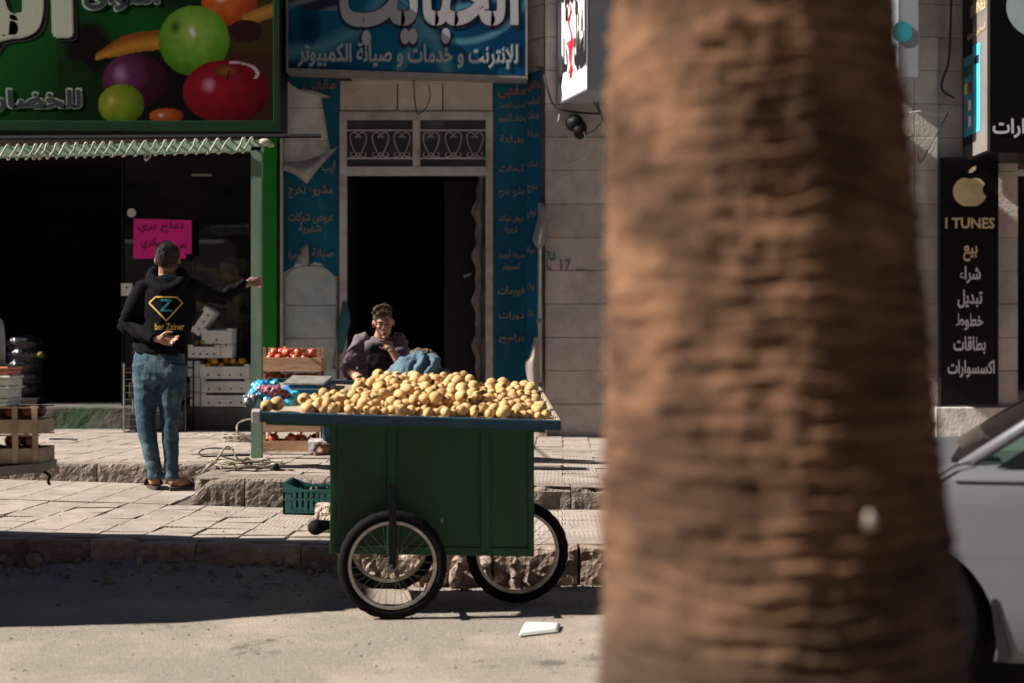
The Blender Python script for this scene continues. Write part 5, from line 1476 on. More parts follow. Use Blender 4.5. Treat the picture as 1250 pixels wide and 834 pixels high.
hand(bm, wrR + Vector((.0, -.005, 0)), (.62, .30, .12), (.1, .95, -.2), (-.05, .1, 1), L=.19, curl=(.75, .8, .85, .9), tcurl=.9, thumb_out=.5)
# feet
hl = P(190, 593, 9.86); hr = P(217, 593, 9.87)
for s, an, he, toe in ((-1, anL, P(190, 596, 9.86), P(186, 588, 10.10)), (1, anR, P(214, 596, 9.84), P(232, 591, 10.02))):
    an2 = an + Vector((0, 0, -.02)); he.z = zl(he.x) + .045; toe.z = zl(toe.x) + .035
    tube(bm, [an2 + Vector((0, 0, .03)), an2.lerp(he, .5), he], [.036, .038, .036], 10); tube(bm, [he + Vector((0, 0, .0)), he.lerp(toe, .5) + Vector((0, 0, .012)), toe], [(.034, .032), (.030, .042), (.018, .045)], 10, flat=(1, 0, 0))
body = fuse('body', bm, skin_m2, mp, .0055, 4)
# hair
bm = BM(); ell(bm, HT + Vector((0, .010, .012)), (.082, .097, .104), u=20, v=14)
for v in list(bm.verts):
    if v.co.z < HT.z - .05: v.co.x = HT.x + (v.co.x - HT.x) * .94; v.co.y = min(v.co.y, HT.y + .03)
o = fuse('hair', bm, hair_g, mp, .004, 1, lambda p: .0022 * noise.noise(p * 150) + .0022 * noise.noise(p * 330))
# short cropped strands that break up the outline
bm = BM(); rq = random.Random(9)
for k in range(2600):
    a = rq.uniform(0, 2 * pi); zc = rq.uniform(-.72, 1); q = sqrt(max(0, 1 - zc * zc)); nn = Vector((q * cos(a), q * sin(a), zc))
    b_ = HT + Vector((0, .010, .012)) + Vector((nn.x * .082, nn.y * .097, nn.z * .104))
    d_ = (nn + Vector((rq.uniform(-.7, .7), rq.uniform(-.7, .7), rq.uniform(-.9, .3)))).normalized()
    ln_ = rq.uniform(.005, .013) * (1 if zc > .2 else .6); sd_ = d_.orthogonal().normalized() * .0022
    poly(bm, [b_ - sd_, b_ + sd_, b_ + d_ * ln_])
mesh_obj('cropped_hair', bm, hair_g, mp)
# jeans
bm = BM()
tube(bm, [P(194, 424, 9.92), P(194, 440, 9.91), P(194, 455, 9.90), P(193, 468, 9.90)], [(.10, .165), (.112, .180), (.115, .185), (.10, .175)], 18, flat=(1, 0, 0))
tube(bm, [hipL + Vector((-.01, 0, .02)), P(180, 470, 9.9), P(178, 492, 9.88), knL, P(181, 535, 9.86), P(186, 560, 9.86), P(189, 576, 9.86), P(190, 584, 9.86)], [.098, .097, .080, .068, .062, .053, .052, .058], 16)
tube(bm, [hipR + Vector((.01, 0, .02)), P(210, 470, 9.9), P(207, 492, 9.89), knR, P(208, 535, 9.86), P(209, 560, 9.86), P(209, 576, 9.86), P(209, 584, 9.86)], [.098, .096, .078, .064, .059, .050, .049, .055], 16)
ell(bm, P(184, 457, 9.85), (.085, .06, .09)); ell(bm, P(206, 457, 9.85), (.085, .06, .09))
def jf(p):
    px = 625 + p.x * F / p.y; py = 417 - (p.z - CZ) * F / p.y
    f = .0035 * noise.noise(Vector((p.x * 14, p.y * 10, p.z * 26)))
    w = exp(-((py - 515) / 22) ** 2) + exp(-((py - 470) / 14) ** 2) * .7 + exp(-((py - 575) / 14) ** 2) * 1.1
    f += .005 * w * (abs(noise.noise(Vector((p.x * 12 + p.z * 9, p.y * 8, p.z * 17)))) * 2 - .5) + .004 * noise.noise(p * 12)
    return f
jeans = fuse('jeans', bm, jeans_m, mp, .0065, 3, jf)
for px, py in ((181, 462), (206, 462)):
    pass
def patch(name, pts, m, par, th=.002):
    bm = BM(); poly(bm, pts); bmesh.ops.solidify(bm, geom=bm.faces[:], thickness=th); return mesh_obj(name, bm, m, par)
# hooded sweatshirt
bm = BM()
tube(bm, [P(204, 338, 9.98), P(204, 346, 9.98), P(204, 358, 9.97), P(204, 380, 9.96), P(199, 405, 9.95), P(195, 425, 9.93), P(194, 437, 9.92)],
     [(.07, .12), (.105, .175), (.125, .205), (.125, .20), (.125, .185), (.128, .187), (.118, .182)], 20, flat=(1, 0, 0))
tube(bm, [shL + Vector((.07, .01, .005)), shL + Vector((.0, 0, -.005)), P(163, 375, 9.92), elL, elL.lerp(wrL, .5), wrL + Vector((-.02, 0, 0))], [.075, .078, .068, .060, .053, .040], 14)
tube(bm, [shR - Vector((.07, 0, 0)), shR + Vector((0, 0, -.01)), shR.lerp(elR, .5) + Vector((0, 0, -.015)), elR, elR.lerp(wrR, .5), wrR + Vector((-.02, -.02, 0))], [.075, .076, .064, .056, .048, .036], 14)
# the hood fallen on the shoulders
tube(bm, spline([P(189, 330, 10.02), P(184, 338, 9.93), P(193, 350, 9.86), P(206, 354, 9.85), P(218, 348, 9.88), P(224, 338, 9.95), P(220, 331, 10.03)], 5), [.032] + [.036] * 5 + [.042] * 20 + [.036] * 4 + [.03], 12)
ell(bm, P(205, 345, 9.90), (.10, .055, .06)); ell(bm, P(207, 352, 9.86), (.05, .04, .035))
def hf(p):
    px = 625 + p.x * F / p.y; py = 417 - (p.z - CZ) * F / p.y
    f = .004 * noise.noise(p * 9) + .003 * noise.noise(Vector((p.x * 22, p.y * 22, p.z * 9)))
    w = exp(-((px - 158) / 14) ** 2) * exp(-((py - 400) / 22) ** 2) * 1.3 + exp(-((px - 278) / 26) ** 2) * .9 + exp(-((py - 428) / 9) ** 2) * .8
    f += .007 * w * sin((p.x * 60 + p.z * 95) + 5 * noise.noise(p * 6))
    if py > 432: f -= .006
    return f
hood = fuse('hoodie', bm, hoodie_m, mp, .0065, 4, hf)
# print on the back, laid on the cloth
import mathutils.bvhtree as bt
def bvh_of(o):
    m = o.data
    return bt.BVHTree.FromPolygons([v.co for v in m.vertices], [tuple(p.vertices) for p in m.polygons])
hb = bvh_of(hood)
def on_cloth(px, py, d0=9.0, lift=.0035):
    p = P(px, py, d0); dr = (p - Vector((0, 0, CZ))).normalized()
    hit = hb.ray_cast(p, dr, 2.5)
    q = hit[0] if hit[0] is not None else P(px, py, 9.85)
    return q - dr * lift
def strip_print(name, pts, w, m, par):
    """a printed line w pixels wide through pixel points"""
    bm = BM(); n = len(pts)
    dense = []
    for i in range(n - 1):
        for k in range(6): t = k / 6; dense.append((pts[i][0] * (1 - t) + pts[i + 1][0] * t, pts[i][1] * (1 - t) + pts[i + 1][1] * t))
    dense.append(pts[-1])
    L_ = []; R_ = []
    for i, p in enumerate(dense):
        a = dense[max(0, i - 1)]; b = dense[min(len(dense) - 1, i + 1)]
        if pts[0] == pts[-1]:
            if i == 0: a = dense[-2]
            if i == len(dense) - 1: b = dense[1]
        dx, dy = b[0] - a[0], b[1] - a[1]; l_ = sqrt(dx * dx + dy * dy) or 1; nx_, ny_ = -dy / l_ * w / 2, dx / l_ * w / 2
        L_.append(bm.verts.new(on_cloth(p[0] + nx_, p[1] + ny_))); R_.append(bm.verts.new(on_cloth(p[0] - nx_, p[1] - ny_)))
    for i in range(len(dense) - 1): bm.faces.new((L_[i], L_[i + 1], R_[i + 1], R_[i]))
    return mesh_obj(name, bm, m, par)
strip_print('diamond_print', [(182, 370), (190, 362.5), (216, 363), (223, 370), (203, 391.5), (182, 370)], 2.0, gold_m, hood)
strip_print('letter_print', [(196.5, 366.5), (209, 366.5), (197, 379), (210, 379.5)], 2.6, teal_m, hood)
uv_, fs_ = text_geo('ber Zainer', .02)
me = bpy.data.meshes.new('lettering'); me.from_pydata([on_cloth(189 + 36 * a, 403 - 8.5 * b, 9.0, .004) for a, b in uv_], [], fs_); me.materials.append(gold_m); link(bpy.data.objects.new('lettering', me), hood)
# wristband of the sleeve, sandals
for he, toe in ((P(190, 596, 9.86), P(185, 590, 10.12)), (P(214, 596, 9.84), P(233, 592, 10.03))):
    z0 = zl(he.x) + .002; d = (toe - he); d.z = 0; d.normalize(); sd = Vector((d.y, -d.x, 0)); he = Vector((he.x, he.y, z0)) - d * .045
    out = []
    for k in range(22):
        a = 2 * pi * k / 22; out.append(he + d * (.135 + .155 * cos(a)) + sd * ((.047 + .008 * cos(a)) * sin(a)))
    bm = BM(); prism(bm, out, (0, 0, .022)); mesh_obj('sandal_sole', bm, sandal_m, mp)
    bm = BM(); c = he + d * .19
    pts = [c + sd * (.052 * cos(pi * k / 8)) + Vector((0, 0, .015 + .055 * sin(pi * k / 8))) for k in range(9)]
    tube(bm, pts, [(.030, .004)] * 9, 8, flat=d.cross(Vector((0, 0, 1))).cross(d) if False else None); mesh_obj('sandal_strap', bm, sandal_m, mp)
bm = BM(); 
# notice and price paper come with the shop below

# ---- the seated boy
bp = thing('person', 'curly haired boy in mauve shirt seated behind the cart with a hand at his mouth', 'person', (-1.0, 11.0, zu(-1)))
BD_ = 10.9
hc = P(465, 393, BD_)                                   # middle of the skull
bm = BM()
R1 = Quaternion((0, 0, 1), radians(6)) @ Quaternion((0, 1, 0), radians(-5)) @ Quaternion((1, 0, 0), radians(14))
def hp(x, y, z): return hc + R1 @ Vector((x, y, z))     # head frame: face towards -y
ell(bm, hp(0, .015, .015), (.073, .088, .090), R1, 24, 16)         # skull
tube(bm, [hp(0, -.030, .03), hp(0, -.045, -.03), hp(0, -.050, -.075), hp(0, -.052, -.108)], [(.052, .066), (.046, .062), (.038, .050), (.024, .030)], 14, flat=R1 @ Vector((1, 0, 0)))   # face, jaw, chin
ell(bm, hp(0, -.078, .022), (.050, .014, .012), R1)                # brow
tube(bm, [hp(0, -.086, .012), hp(0, -.100, -.018), hp(0, -.106, -.030)], [.010, .0115, .0135], 8)       # nose
for s in (-1, 1):
    ell(bm, hp(s * .012, -.095, -.033), (.009, .010, .008), R1)
    ell(bm, hp(s * .034, -.074, -.018), (.020, .016, .015), R1)    # cheekbones
    ell(bm, hp(s * .027, -.083, .006), (.015, .0085, .0075), R1)    # lids
    ell(bm, hp(s * .076, .012, -.012), (.009, .019, .030), R1 @ Quaternion((0, 0, 1), s * .45))       # ears
ell(bm, hp(0, -.092, -.062), (.023, .010, .0065), R1); ell(bm, hp(0, -.088, -.078), (.020, .010, .0065), R1)   # lips
ell(bm, hp(0, -.080, -.104), (.020, .014, .013), R1)
nk = P(461, 414, 10.98)
tube(bm, [hc + Vector((0, .02, -.05)), nk, nk + Vector((-.01, .02, -.07))], [.052, .054, .075], 14)
bsL = P(436, 416, 10.98); bsR = P(486, 416, 11.0); chest = P(461, 445, 11.0)
beL = P(421, 452, 10.86); bwL = P(444, 470, 10.55)
beR = P(490, 449, 10.72); bwR = P(474, 427, 10.70)
tube(bm, [nk + Vector((0, .02, -.03)), P(461, 436, 11.0), P(461, 465, 11.02), P(460, 492, 11.06)], [(.07, .11), (.10, .16), (.095, .14), (.10, .15)], 14, flat=(1, 0, 0))
tube(bm, [bsL + Vector((.04, 0, 0)), bsL, beL, beL.lerp(bwL, .55), bwL], [.045, .046, .040, .036, .025], 10)
tube(bm, [bsR - Vector((.04, 0, 0)), bsR, beR, beR.lerp(bwR, .45), bwR], [.045, .046, .040, .037, .025], 10)
sk = (Vector((hc.x, hc.y, hc.z)))
mo = hp(-.006, -.115, -.060)
hand(bm, bwR, (mo - bwR + Vector((.0, -.01, -.02))), (-.35, .75, .25), (-.75, -.15, .35), L=.175, curl=(.35, .5, .8, 1.0), tcurl=.6)
hand(bm, bwL, (.55, -.5, -.15), (0, 0, -1), (.6, .3, 0), L=.17, curl=(.4, .45, .5, .5), tcurl=.2)
# thighs, shins and feet
hpL = P(448, 498, 11.08); hpR = P(474, 498, 11.08); kL = P(410, 476, 10.72); kR = P(496, 486, 10.70); aL = P(398, 540, 10.98); aR = P(500, 540, 10.9)
for a, b, c in ((hpL, kL, aL), (hpR, kR, aR)): tube(bm, [a, b, c, c + Vector((0, 0, -.05))], [.07, .05, .034, .032], 10)
aL.z = zg + .09; aR.z = zu(-.8) + .09
for an, tx in ((aL, -.05), (aR, .05)):
    tube(bm, [an + Vector((0, .02, .02)), an + Vector((0, .03, -.05)), an + Vector((tx * .5, -.07, -.055)), an + Vector((tx, -.15, -.065))], [.034, .034, .030, .020], 10)
bodyb = fuse('body', bm, skin_m, bp, .0048, 3)
eyes_m = mat('eye_slit', (.035, .02, .015), None, rough=.6)  # dark slits of the squinting eyes
for s in (-1, 1):
    bm = BM(); tube(bm, spline([hp(s * .013, -.0915, .004), hp(s * .026, -.0925, .0015), hp(s * .040, -.085, .004)], 4), [.0012] + [.0028] * 7 + [.0012], 6); mesh_obj('eye', bm, eyes_m, bodyb, smooth=True)
    bm = BM(); tube(bm, spline([hp(s * .010, -.092, .020), hp(s * .028, -.092, .026), hp(s * .046, -.078, .022)], 4), [.0025] + [.0042] * 7 + [.002], 6); mesh_obj('eyebrow', bm, hair_m, bodyb, smooth=True)
bm = BM(); tube(bm, spline([hp(-.017, -.0985, -.069), hp(0, -.103, -.0695), hp(.017, -.0985, -.069)], 4), [.0015] + [.0040] * 7 + [.0015], 6); mesh_obj('mouth', bm, mat('mouth_dark', (.08, .015, .015), None, rough=.5), bodyb, smooth=True)
# hair: shaved sides, a mop of curls on top
bm = BM(); ell(bm, hp(0, .022, .030), (.0775, .088, .086), R1, 20, 14)
for v in bm.verts:
    l = R1.inverted() @ (v.co - hc)
    if l.z < -.01: l.z = -.01 - (-.01 - l.z) * .35; l.y += .012
    if l.y < -.05: l.y = -.05
    v.co = hc + R1 @ l
fuse('shaved_hair', bm, hair_s, bp, .006, 2, lambda p: .0015 * noise.noise(p * 200))
bm = BM(); rc = random.Random(2)
ell(bm, hp(0, .0, .075), (.068, .078, .038), R1)
for k in range(210):
    a = rc.uniform(0, 2 * pi); q = sqrt(rc.uniform(0, 1)); x = .072 * q * cos(a); y = -.005 + .083 * q * sin(a)
    z = .072 + .046 * sqrt(max(0, 1 - q * q)) + rc.uniform(-.004, .014) + (.008 if x > 0 else 0)
    if y < -.05: z -= .006
    # a little corkscrew
    c0 = Vector((x, y, z)); r = rc.uniform(.006, .010); ph0 = rc.uniform(0, 6)
    ax = Vector((rc.uniform(-1, 1), rc.uniform(-1.2, .3), rc.uniform(-.6, .6))).normalized(); u_ = ax.orthogonal().normalized(); w_ = ax.cross(u_)
    pts = [hc + R1 @ (c0 + ax * (.020 * (t / 7 - .5)) + (u_ * cos(ph0 + t * .95) + w_ * sin(ph0 + t * .95)) * r) for t in range(8)]
    tube(bm, pts, [.0035, .005, .0055, .0055, .0055, .005, .0045, .003], 5)
mesh_obj('curly_hair', bm, hair_m, bp, smooth=True)
# shirt
bm = BM()
tube(bm, [P(461, 411, 11.0), P(461, 418, 11.0), P(461, 434, 11.0), P(461, 462, 11.02), P(460, 486, 11.05), P(459, 500, 11.05)], [(.07, .10), (.115, .175), (.135, .205), (.135, .185), (.14, .19), (.14, .195)], 20, flat=(1, 0, 0))
tube(bm, [bsL + Vector((.06, 0, .012)), bsL + Vector((.005, 0, .002)), bsL.lerp(beL, .5) + Vector((-.004, 0, 0)), beL.lerp(bwL, .02), beL.lerp(bwL, .16)], [.062, .062, .062, .064, .062], 14)
tube(bm, [bsR - Vector((.06, 0, -.012)), bsR + Vector((-.005, 0, .002)), bsR.lerp(beR, .5) + Vector((.004, 0, 0)), beR.lerp(bwR, -.02), beR.lerp(bwR, .10)], [.062, .061, .060, .058, .055], 14)
def sf_(p):
    px = 625 + p.x * F / p.y; py = 417 - (p.z - CZ) * F / p.y
    f = .003 * noise.noise(p * 8) + .004 * noise.noise(Vector((p.x * 24, p.y * 14, p.z * 10)))
    w = exp(-((px - 430) / 14) ** 2) * .45 + exp(-((py - 470) / 16) ** 2) + exp(-((px - 492) / 10) ** 2) * .8
    f += .009 * w * sin(p.x * 50 - p.z * 80 + 6 * noise.noise(p * 5))
    return f
shirt = fuse('shirt', bm, [shirt_m, shirt_shade], bp, .0065, 4, sf_)
for pg in shirt.data.polygons:      # shade painted dark on the front; sleeves and collar stay mauve
    c = pg.center; px = 625 + c.x * F / c.y; py = 417 - (c.z - CZ) * F / c.y
    if c.y < 11.02 and py > 421 and 447 + (434 - py) * (.30 if py < 440 else 0.05) < px < 478 + max(0, (py - 425)) * .5 and abs(px - 462) < 26: pg.material_index = 1
bm = BM(); 
cp = [nk + Vector((.078 * cos(a), -.012 + .066 * sin(a), -.012 + .020 * sin(a))) for a in [2 * pi * k / 22 for k in range(23)]]
tube(bm, cp, .009, 8, cap=False); mesh_obj('collar', bm, shirt_m, shirt, smooth=True)
# trousers
bm = BM()
tube(bm, [P(460, 484, 11.07), P(460, 500, 11.08), P(460, 512, 11.08)], [(.12, .17), (.13, .18), (.10, .16)], 16, flat=(1, 0, 0))
for a, b, c in ((hpL, kL, aL), (hpR, kR, aR)):
    tube(bm, [a, a.lerp(b, .5), b + Vector((0, -.01, .0)), b.lerp(c, .25) + Vector((0, -.01, 0)), b.lerp(c, .6), c + Vector((0, 0, .03))], [.10, .092, .080, .076, .066, .062], 14)
fuse('trousers', bm, jeans_d, bp, .008, 3, lambda p: .005 * noise.noise(p * 14) + .005 * sin(p.z * 90 + 5 * noise.noise(p * 8)) * max(0, noise.noise(p * 5)))
for an, tx in ((aL, -.05), (aR, .05)):
    gz_ = an.z - .088; d = Vector((tx, -.15, 0)).normalized(); sd = Vector((d.y, -d.x, 0)); he = Vector((an.x, an.y + .045, gz_))
    bm = BM(); prism(bm, [he + d * (.12 + .145 * cos(2 * pi * k / 20)) + sd * (.046 * sin(2 * pi * k / 20)) for k in range(20)], (0, 0, .02)); mesh_obj('sandal_sole', bm, sandal_b, bp)
    for q in (.10, .17):
        c = he + d * q; bm = BM()
        tube(bm, [c + sd * (.048 * cos(pi * k / 8)) + Vector((0, 0, .012 + .06 * sin(pi * k / 8) * (1.15 - q))) for k in range(9)], [(.013, .004)] * 9, 8); mesh_obj('sandal_strap', bm, sandal_b, bp)
# his stool
for o_ in (bp,): o_.location.y += .20
st = thing('stool', 'low wooden stool under the seated boy behind the cart', 'stool', (P(460, 0, 11.1).x, 11.15, zu(-1)))
sx = P(460, 0, 11.1).x; sz = zu(-1)
bx('seat', sx - .17, sx + .17, 11.0, 11.3, sz + .285, sz + .315, wood_m, st, .004)
for a in (-.14, .11):
    for b in (11.02, 11.25): bx('leg', sx + a, sx + a + .03, b, b + .03, sz, sz + .284, wood_m, st)
# ---- denim jacket heap on a crate beside him
jx = P(512, 0, 10.35).x
crate('wooden crate standing on end under the denim jacket behind the cart', jx - .2, jx + .2, 10.25, 10.55, zu(-.7) + .001, .30, [(0, .12), (.16, .29)], None)
crate('upper wooden crate carrying the denim jacket behind the cart', jx - .19, jx + .19, 10.26, 10.54, zu(-.7) + .302, .28, [(0, .12), (.15, .27)], None)
jk = thing('denim_jacket', 'crumpled light blue denim jacket with brown fleece heaped behind the guavas', 'jacket', (jx, 10.4, 1.0))
bm = BM()
for (px, py, d, rx, ry, rz) in ((511, 468, 10.36, .215, .15, .235), (502, 462, 10.33, .17, .13, .17), (525, 470, 10.36, .18, .14, .165), (489, 470, 10.3, .12, .1, .11), (536, 474, 10.35, .14, .1, .10)):
    ell(bm, P(px, py, d), (rx, ry, rz))
def jf2(p):
    q = p - Vector((jx, 10.35, 1.0))
    return .036 * (abs(noise.noise(Vector((p.x * 9 + p.z * 4, p.y * 5, p.z * 4 - p.x * 3)))) - .2) + .016 * (abs(noise.noise(p * 16)) - .2) + .015 * sin(atan2(q.x + .02, q.z + .05) * 11 + 4 * noise.noise(p * 6)) * (.5 + .5 * noise.noise(p * 4)) + .004 * noise.noise(p * 40)
fuse('cloth', bm, denim_m, jk, .008, 14, jf2)
bm = BM()
for (px, py, rx, rz) in ((512, 430, .055, .030), (520, 431, .06, .032), (528, 435, .045, .030), (505, 431, .03, .02)): ell(bm, P(px, py, 10.48), (rx, .06, rz))
fuse('fleece', bm, fleece_m, jk, .007, 1, lambda p: .008 * noise.noise(p * 45) + .005 * noise.noise(p * 110))

# ================================================================== GREENGROCER CONTENTS
IZ = .612
pk = thing('price_paper', 'bright pink paper with handwritten black Arabic taped inside the greengrocer window', 'paper', P(198, 315, 14.3))
pink = mat('pink_paper', (.80, .02, .30), (.70, .015, .26), 3, .7)
bm = BM(); nx_ = 12
def pkp(u, v): return P(163 + 71 * u - (3 if v < .1 else 0) * 0, 316 - 49 * v - 2 * u * 0 + (2 * u * v), 14.3 - .02 * max(0, u - .8) * 5 * (1 - v))
vs_ = [[bm.verts.new(pkp(i / 10, j / 8)) for i in range(11)] for j in range(9)]
for j in range(8):
    for i in range(10):
        if j == 0 and i >= 9: continue
        bm.faces.new((vs_[j][i], vs_[j][i + 1], vs_[j + 1][i + 1], vs_[j + 1][i]))
bmesh.ops.recalc_face_normals(bm, faces=bm.faces)
mesh_obj('sheet', bm, pink, pk)
wtext('lettering', 'تفاح بري', black_print, pk, 168, 224, 272, 284, 14.29, .005); wtext('lettering', 'سكري', black_print, pk, 172, 200, 291, 305, 14.29, .005); wtext('lettering', 'بس', black_print, pk, 214, 228, 297, 306, 14.29, .005)
gl = thing('shop_window', 'large dark glass window of the greengrocer behind the standing man', 'window', P(230, 510, 14.45))
bx('glass_pane', wx(148), wx(318), WY + .055, WY + .061, IZ, wz(190), glass('shop_glass'), gl)
for px in (147, 317): bx('frame', wx(px), wx(px + 2.5), WY + .03, WY + .09, IZ, wz(190), black_m, gl)
bx('frame', wx(150), wx(316), WY + .03, WY + .09, IZ, IZ + .03, black_m, gl)
bm = BM(); lathe(bm, [(0, 0), (.045, 0), (.045, .006), (0, .006)], P(160.5, 260, 14.36), 'Y', 24); o = mesh_obj('round_sticker', bm, white_box); tag(o, 'small round white sticker on the glass above the pink paper corner', 'sticker')
o = bx('door_notice', P(148, 0, 14.36).x, P(161.5, 0, 14.36).x, 14.355, 14.362, wz(361, 14.36), wz(346, 14.36), white_box); tag(o, 'small square white notice on the glass left of the standing man', 'notice')
bx('notice_mark', P(153, 0, 14.35).x, P(156, 0, 14.35).x, 14.350, 14.353, wz(352, 14.35), wz(350, 14.35), black_print, o)
# a lamp tube far inside, unlit, catching a little light
o = bx('tube_lamp', P(234, 0, 15.4).x, P(258, 0, 15.4).x, 15.4, 15.43, wz(215, 15.4), wz(212.5, 15.4), white_box); tag(o, 'unlit white tube lamp under the dark greengrocer ceiling', 'lamp')
bx('hanger', P(240, 0, 15.4).x, P(241, 0, 15.4).x, 15.41, 15.42, wz(212.4, 15.4), wz(180, 15.4), black_m, o)
# white polystyrene crates with fruit
def foam(label, px0, px1, py0, py1, d, dep=.29, group=None, rot=0.0, open_=True, holes=4):
    x0, x1 = P(px0, 0, d).x, P(px1, 0, d).x; z0, z1 = wz(py1, d), wz(py0, d)
    t = thing('foam_crate', label, 'crate', ((x0 + x1) / 2, d, z0), group)
    Mx = None
    if rot:
        c = Vector(((x0 + x1) / 2, d, (z0 + z1) / 2)); Mx = Matrix.Translation(c) @ Matrix.Rotation(rot, 4, 'Y') @ Matrix.Translation(-c)
    th = .018
    bx('front_panel', x0, x1, d, d + th, z0, z1 - .02, white_box, t, .004, M=Mx); bx('back_panel', x0, x1, d + dep - th, d + dep, z0, z1, white_box, t, .004, M=Mx)
    bx('end_panel', x0 + .001, x0 + th, d + th + .001, d + dep - th - .001, z0, z1, white_box, t, .004, M=Mx); bx('end_panel', x1 - th, x1 - .001, d + th + .001, d + dep - th - .001, z0, z1, white_box, t, .004, M=Mx)
    bx('corner_lug', x0, x0 + .05, d - .002, d + th, z1 - .019, z1, white_box, t, .002, M=Mx); bx('corner_lug', x1 - .05, x1, d - .002, d + th, z1 - .019, z1, white_box, t, .002, M=Mx)
    bx('base_panel', x0 + th, x1 - th, d + th, d + dep - th, z0, z0 + .015, white_box, t, M=Mx)
    for k in range(holes):
        x = x0 + (x1 - x0) * (k + .75) / (holes + .5); bx('vent_hole', x - .009, x + .009, d - .0015, d - .0003, z0 + .03, z0 + .048, black_m, t, M=Mx)
    return x0, x1, z0, z1
FG = 'white foam crates stacked before the greengrocer window'
ID = 14.12
orange_m = mat('orange_skin', (.62, .30, .03), (.50, .22, .02), 10, .4, .2, 80, var=.15)
def ball_mesh(name, m, r, seed):
    bm = BM(); ell(bm, (0, 0, 0), (r, r, r * .93), u=12, v=8)
    for v in bm.verts: v.co *= 1 + .06 * noise.noise(v.co * 20 + Vector((seed, 0, 0)))
    for f in bm.faces: f.smooth = True
    me = bpy.data.meshes.new(name); bm.to_mesh(me); bm.free(); me.materials.append(m); return me
om = [ball_mesh('orange', orange_m, .036, k) for k in range(2)]
bx_b = bx('crate_plinth', wx(229, ID), wx(313, ID), ID - .01, ID + .06, .37, wz(497.2, ID), moss, ch=.01); tag(bx_b, 'low mossy concrete plinth under the white foam crates', 'plinth')
foam('lowest wide white foam crate of the window stack, standing on the mossy plinth', 245, 305, 480, 496.5, ID, group=FG)
foam('second wide white foam crate from the bottom of the window stack', 245, 305, 463, 479.5, ID + .004, group=FG)
q = foam('third wide white foam crate, filled with oranges', 244, 304, 445, 462.5, ID, group=FG)
fill(q[0], q[1], ID, ID + .28, q[2] + .13, 30, 'orange heaped in the third white foam crate by the window', 'oranges in the foam crate', 8, om, 'orange', 'fruit')
foam('narrow white foam crate end-on, lowest left of the wide ones', 232, 244, 479, 496.5, ID + .02, group=FG, holes=0)
foam('narrow white foam crate end-on, middle one left of the wide ones', 232, 244, 461, 478, ID + .02, group=FG, holes=0)
foam('narrow white foam crate end-on, top one left of the wide ones', 229, 244, 441, 460, ID + .02, group=FG, holes=0)
q = foam('small white foam crate of brown dates on top of the narrow crates', 229.5, 268, 421, 437, ID + .01, dep=.28, group=FG)
dm = [ball_mesh('date_fruit', mat('brown_fruit', (.20, .11, .035), (.30, .16, .05), 10, .5, var=.2), .026, 3)]
fill(q[0], q[1], ID, ID + .27, q[2] + .11, 26, 'brown fruit heaped in the small white foam crate', 'brown fruit in the small crate', 9, dm, 'brown_fruit', 'fruit', .026)
foam('white foam crate lying behind the small date crate, under the leaning one', 246, 283, 401, 420, ID + .04, dep=.26, group=FG, holes=1)
foam('white foam crate end leaning steeply on the top of the window stack', 229, 264, 385, 399, ID + .05, dep=.28, group=FG, rot=radians(-56), holes=3)
foam('white foam crate turned down behind the date crate at the window stack', 269, 283, 420.5, 437, ID + .05, dep=.24, group=FG, holes=0)
# dim sacks and greens behind
veg = mat('dim_greens', (.10, .12, .04), (.20, .16, .07), 9, .9, .8, 40, dirt=(.05, .04, .03), dscale=6, damt=.8)
bm = BM(); r5 = random.Random(6)
for k in range(40): ell(bm, P(r5.uniform(242, 300), r5.uniform(318, 395), r5.uniform(15.0, 15.35)), (r5.uniform(.05, .12), .1, r5.uniform(.04, .09)))
o = fuse('produce_heap', bm, veg, None, .02, 1, lambda p: .02 * noise.noise(p * 12)); tag(o, 'dim heap of bagged greens and roots behind the window crates', 'produce', kind='stuff')
rk = thing('display_rack', 'dark stepped wooden rack carrying produce deep inside the greengrocer window', 'rack', P(270, 490, 15.2))
for z, y in ((wz(398, 15.2), 15.02), (.95, 15.0)): bx('shelf', P(238, 0, 15.2).x, P(308, 0, 15.2).x, y, 15.5, z - .03, z, mat('dark_wood', (.05, .035, .025)), rk)
for px in (239, 305): bx('upright', P(px, 0, 15.2).x, P(px + 2, 0, 15.2).x, 15.02, 15.5, IZ, wz(320, 15.2), mat('dark_wood', (.05, .035, .025)), rk)
# wire display stand behind the man
ws = thing('wire_stand', 'black wire crate stand on the pavement behind the standing man', 'stand', P(198, 522, 14.0))
wsx0, wsx1 = P(160, 0, 14).x, P(234, 0, 14).x
for z0 in (.385, .70, 1.0):
    for y in (13.75, 14.08):
        bm = BM(); tube(bm, [(wsx0, y, z0), (wsx1, y, z0)], .008, 5); mesh_obj('rail', bm, black_m, ws)
    for k in range(12):
        x = wsx0 + (wsx1 - wsx0) * k / 11; bm = BM(); tube(bm, [(x, 13.75, z0), (x, 14.08, z0)], .004, 4); mesh_obj('wire', bm, black_m, ws)
for x in (wsx0, wsx1):
    for y in (13.75, 14.08): bm = BM(); tube(bm, [(x, y, .375), (x, y, 1.05)], .009, 5); mesh_obj('leg', bm, black_m if x == wsx1 else grey_metal, ws)
for k in range(9):
    z = .44 + k * .065; bm = BM(); tube(bm, [(wsx0, 13.745, z), (wsx0 + .14, 13.745, z)], .004, 4); mesh_obj('wire', bm, grey_metal, ws)
pcb = mat('black_crate_plastic', (.015, .015, .017), (.03, .03, .03), 5, .5)
bx('tray_crate', wsx0 + .03, wsx1 - .03, 13.8, 14.05, .71, .86, pcb, ws, .01); bx('tray_crate', wsx0 + .03, wsx1 - .03, 13.8, 14.05, .40, .56, pcb, ws, .01)
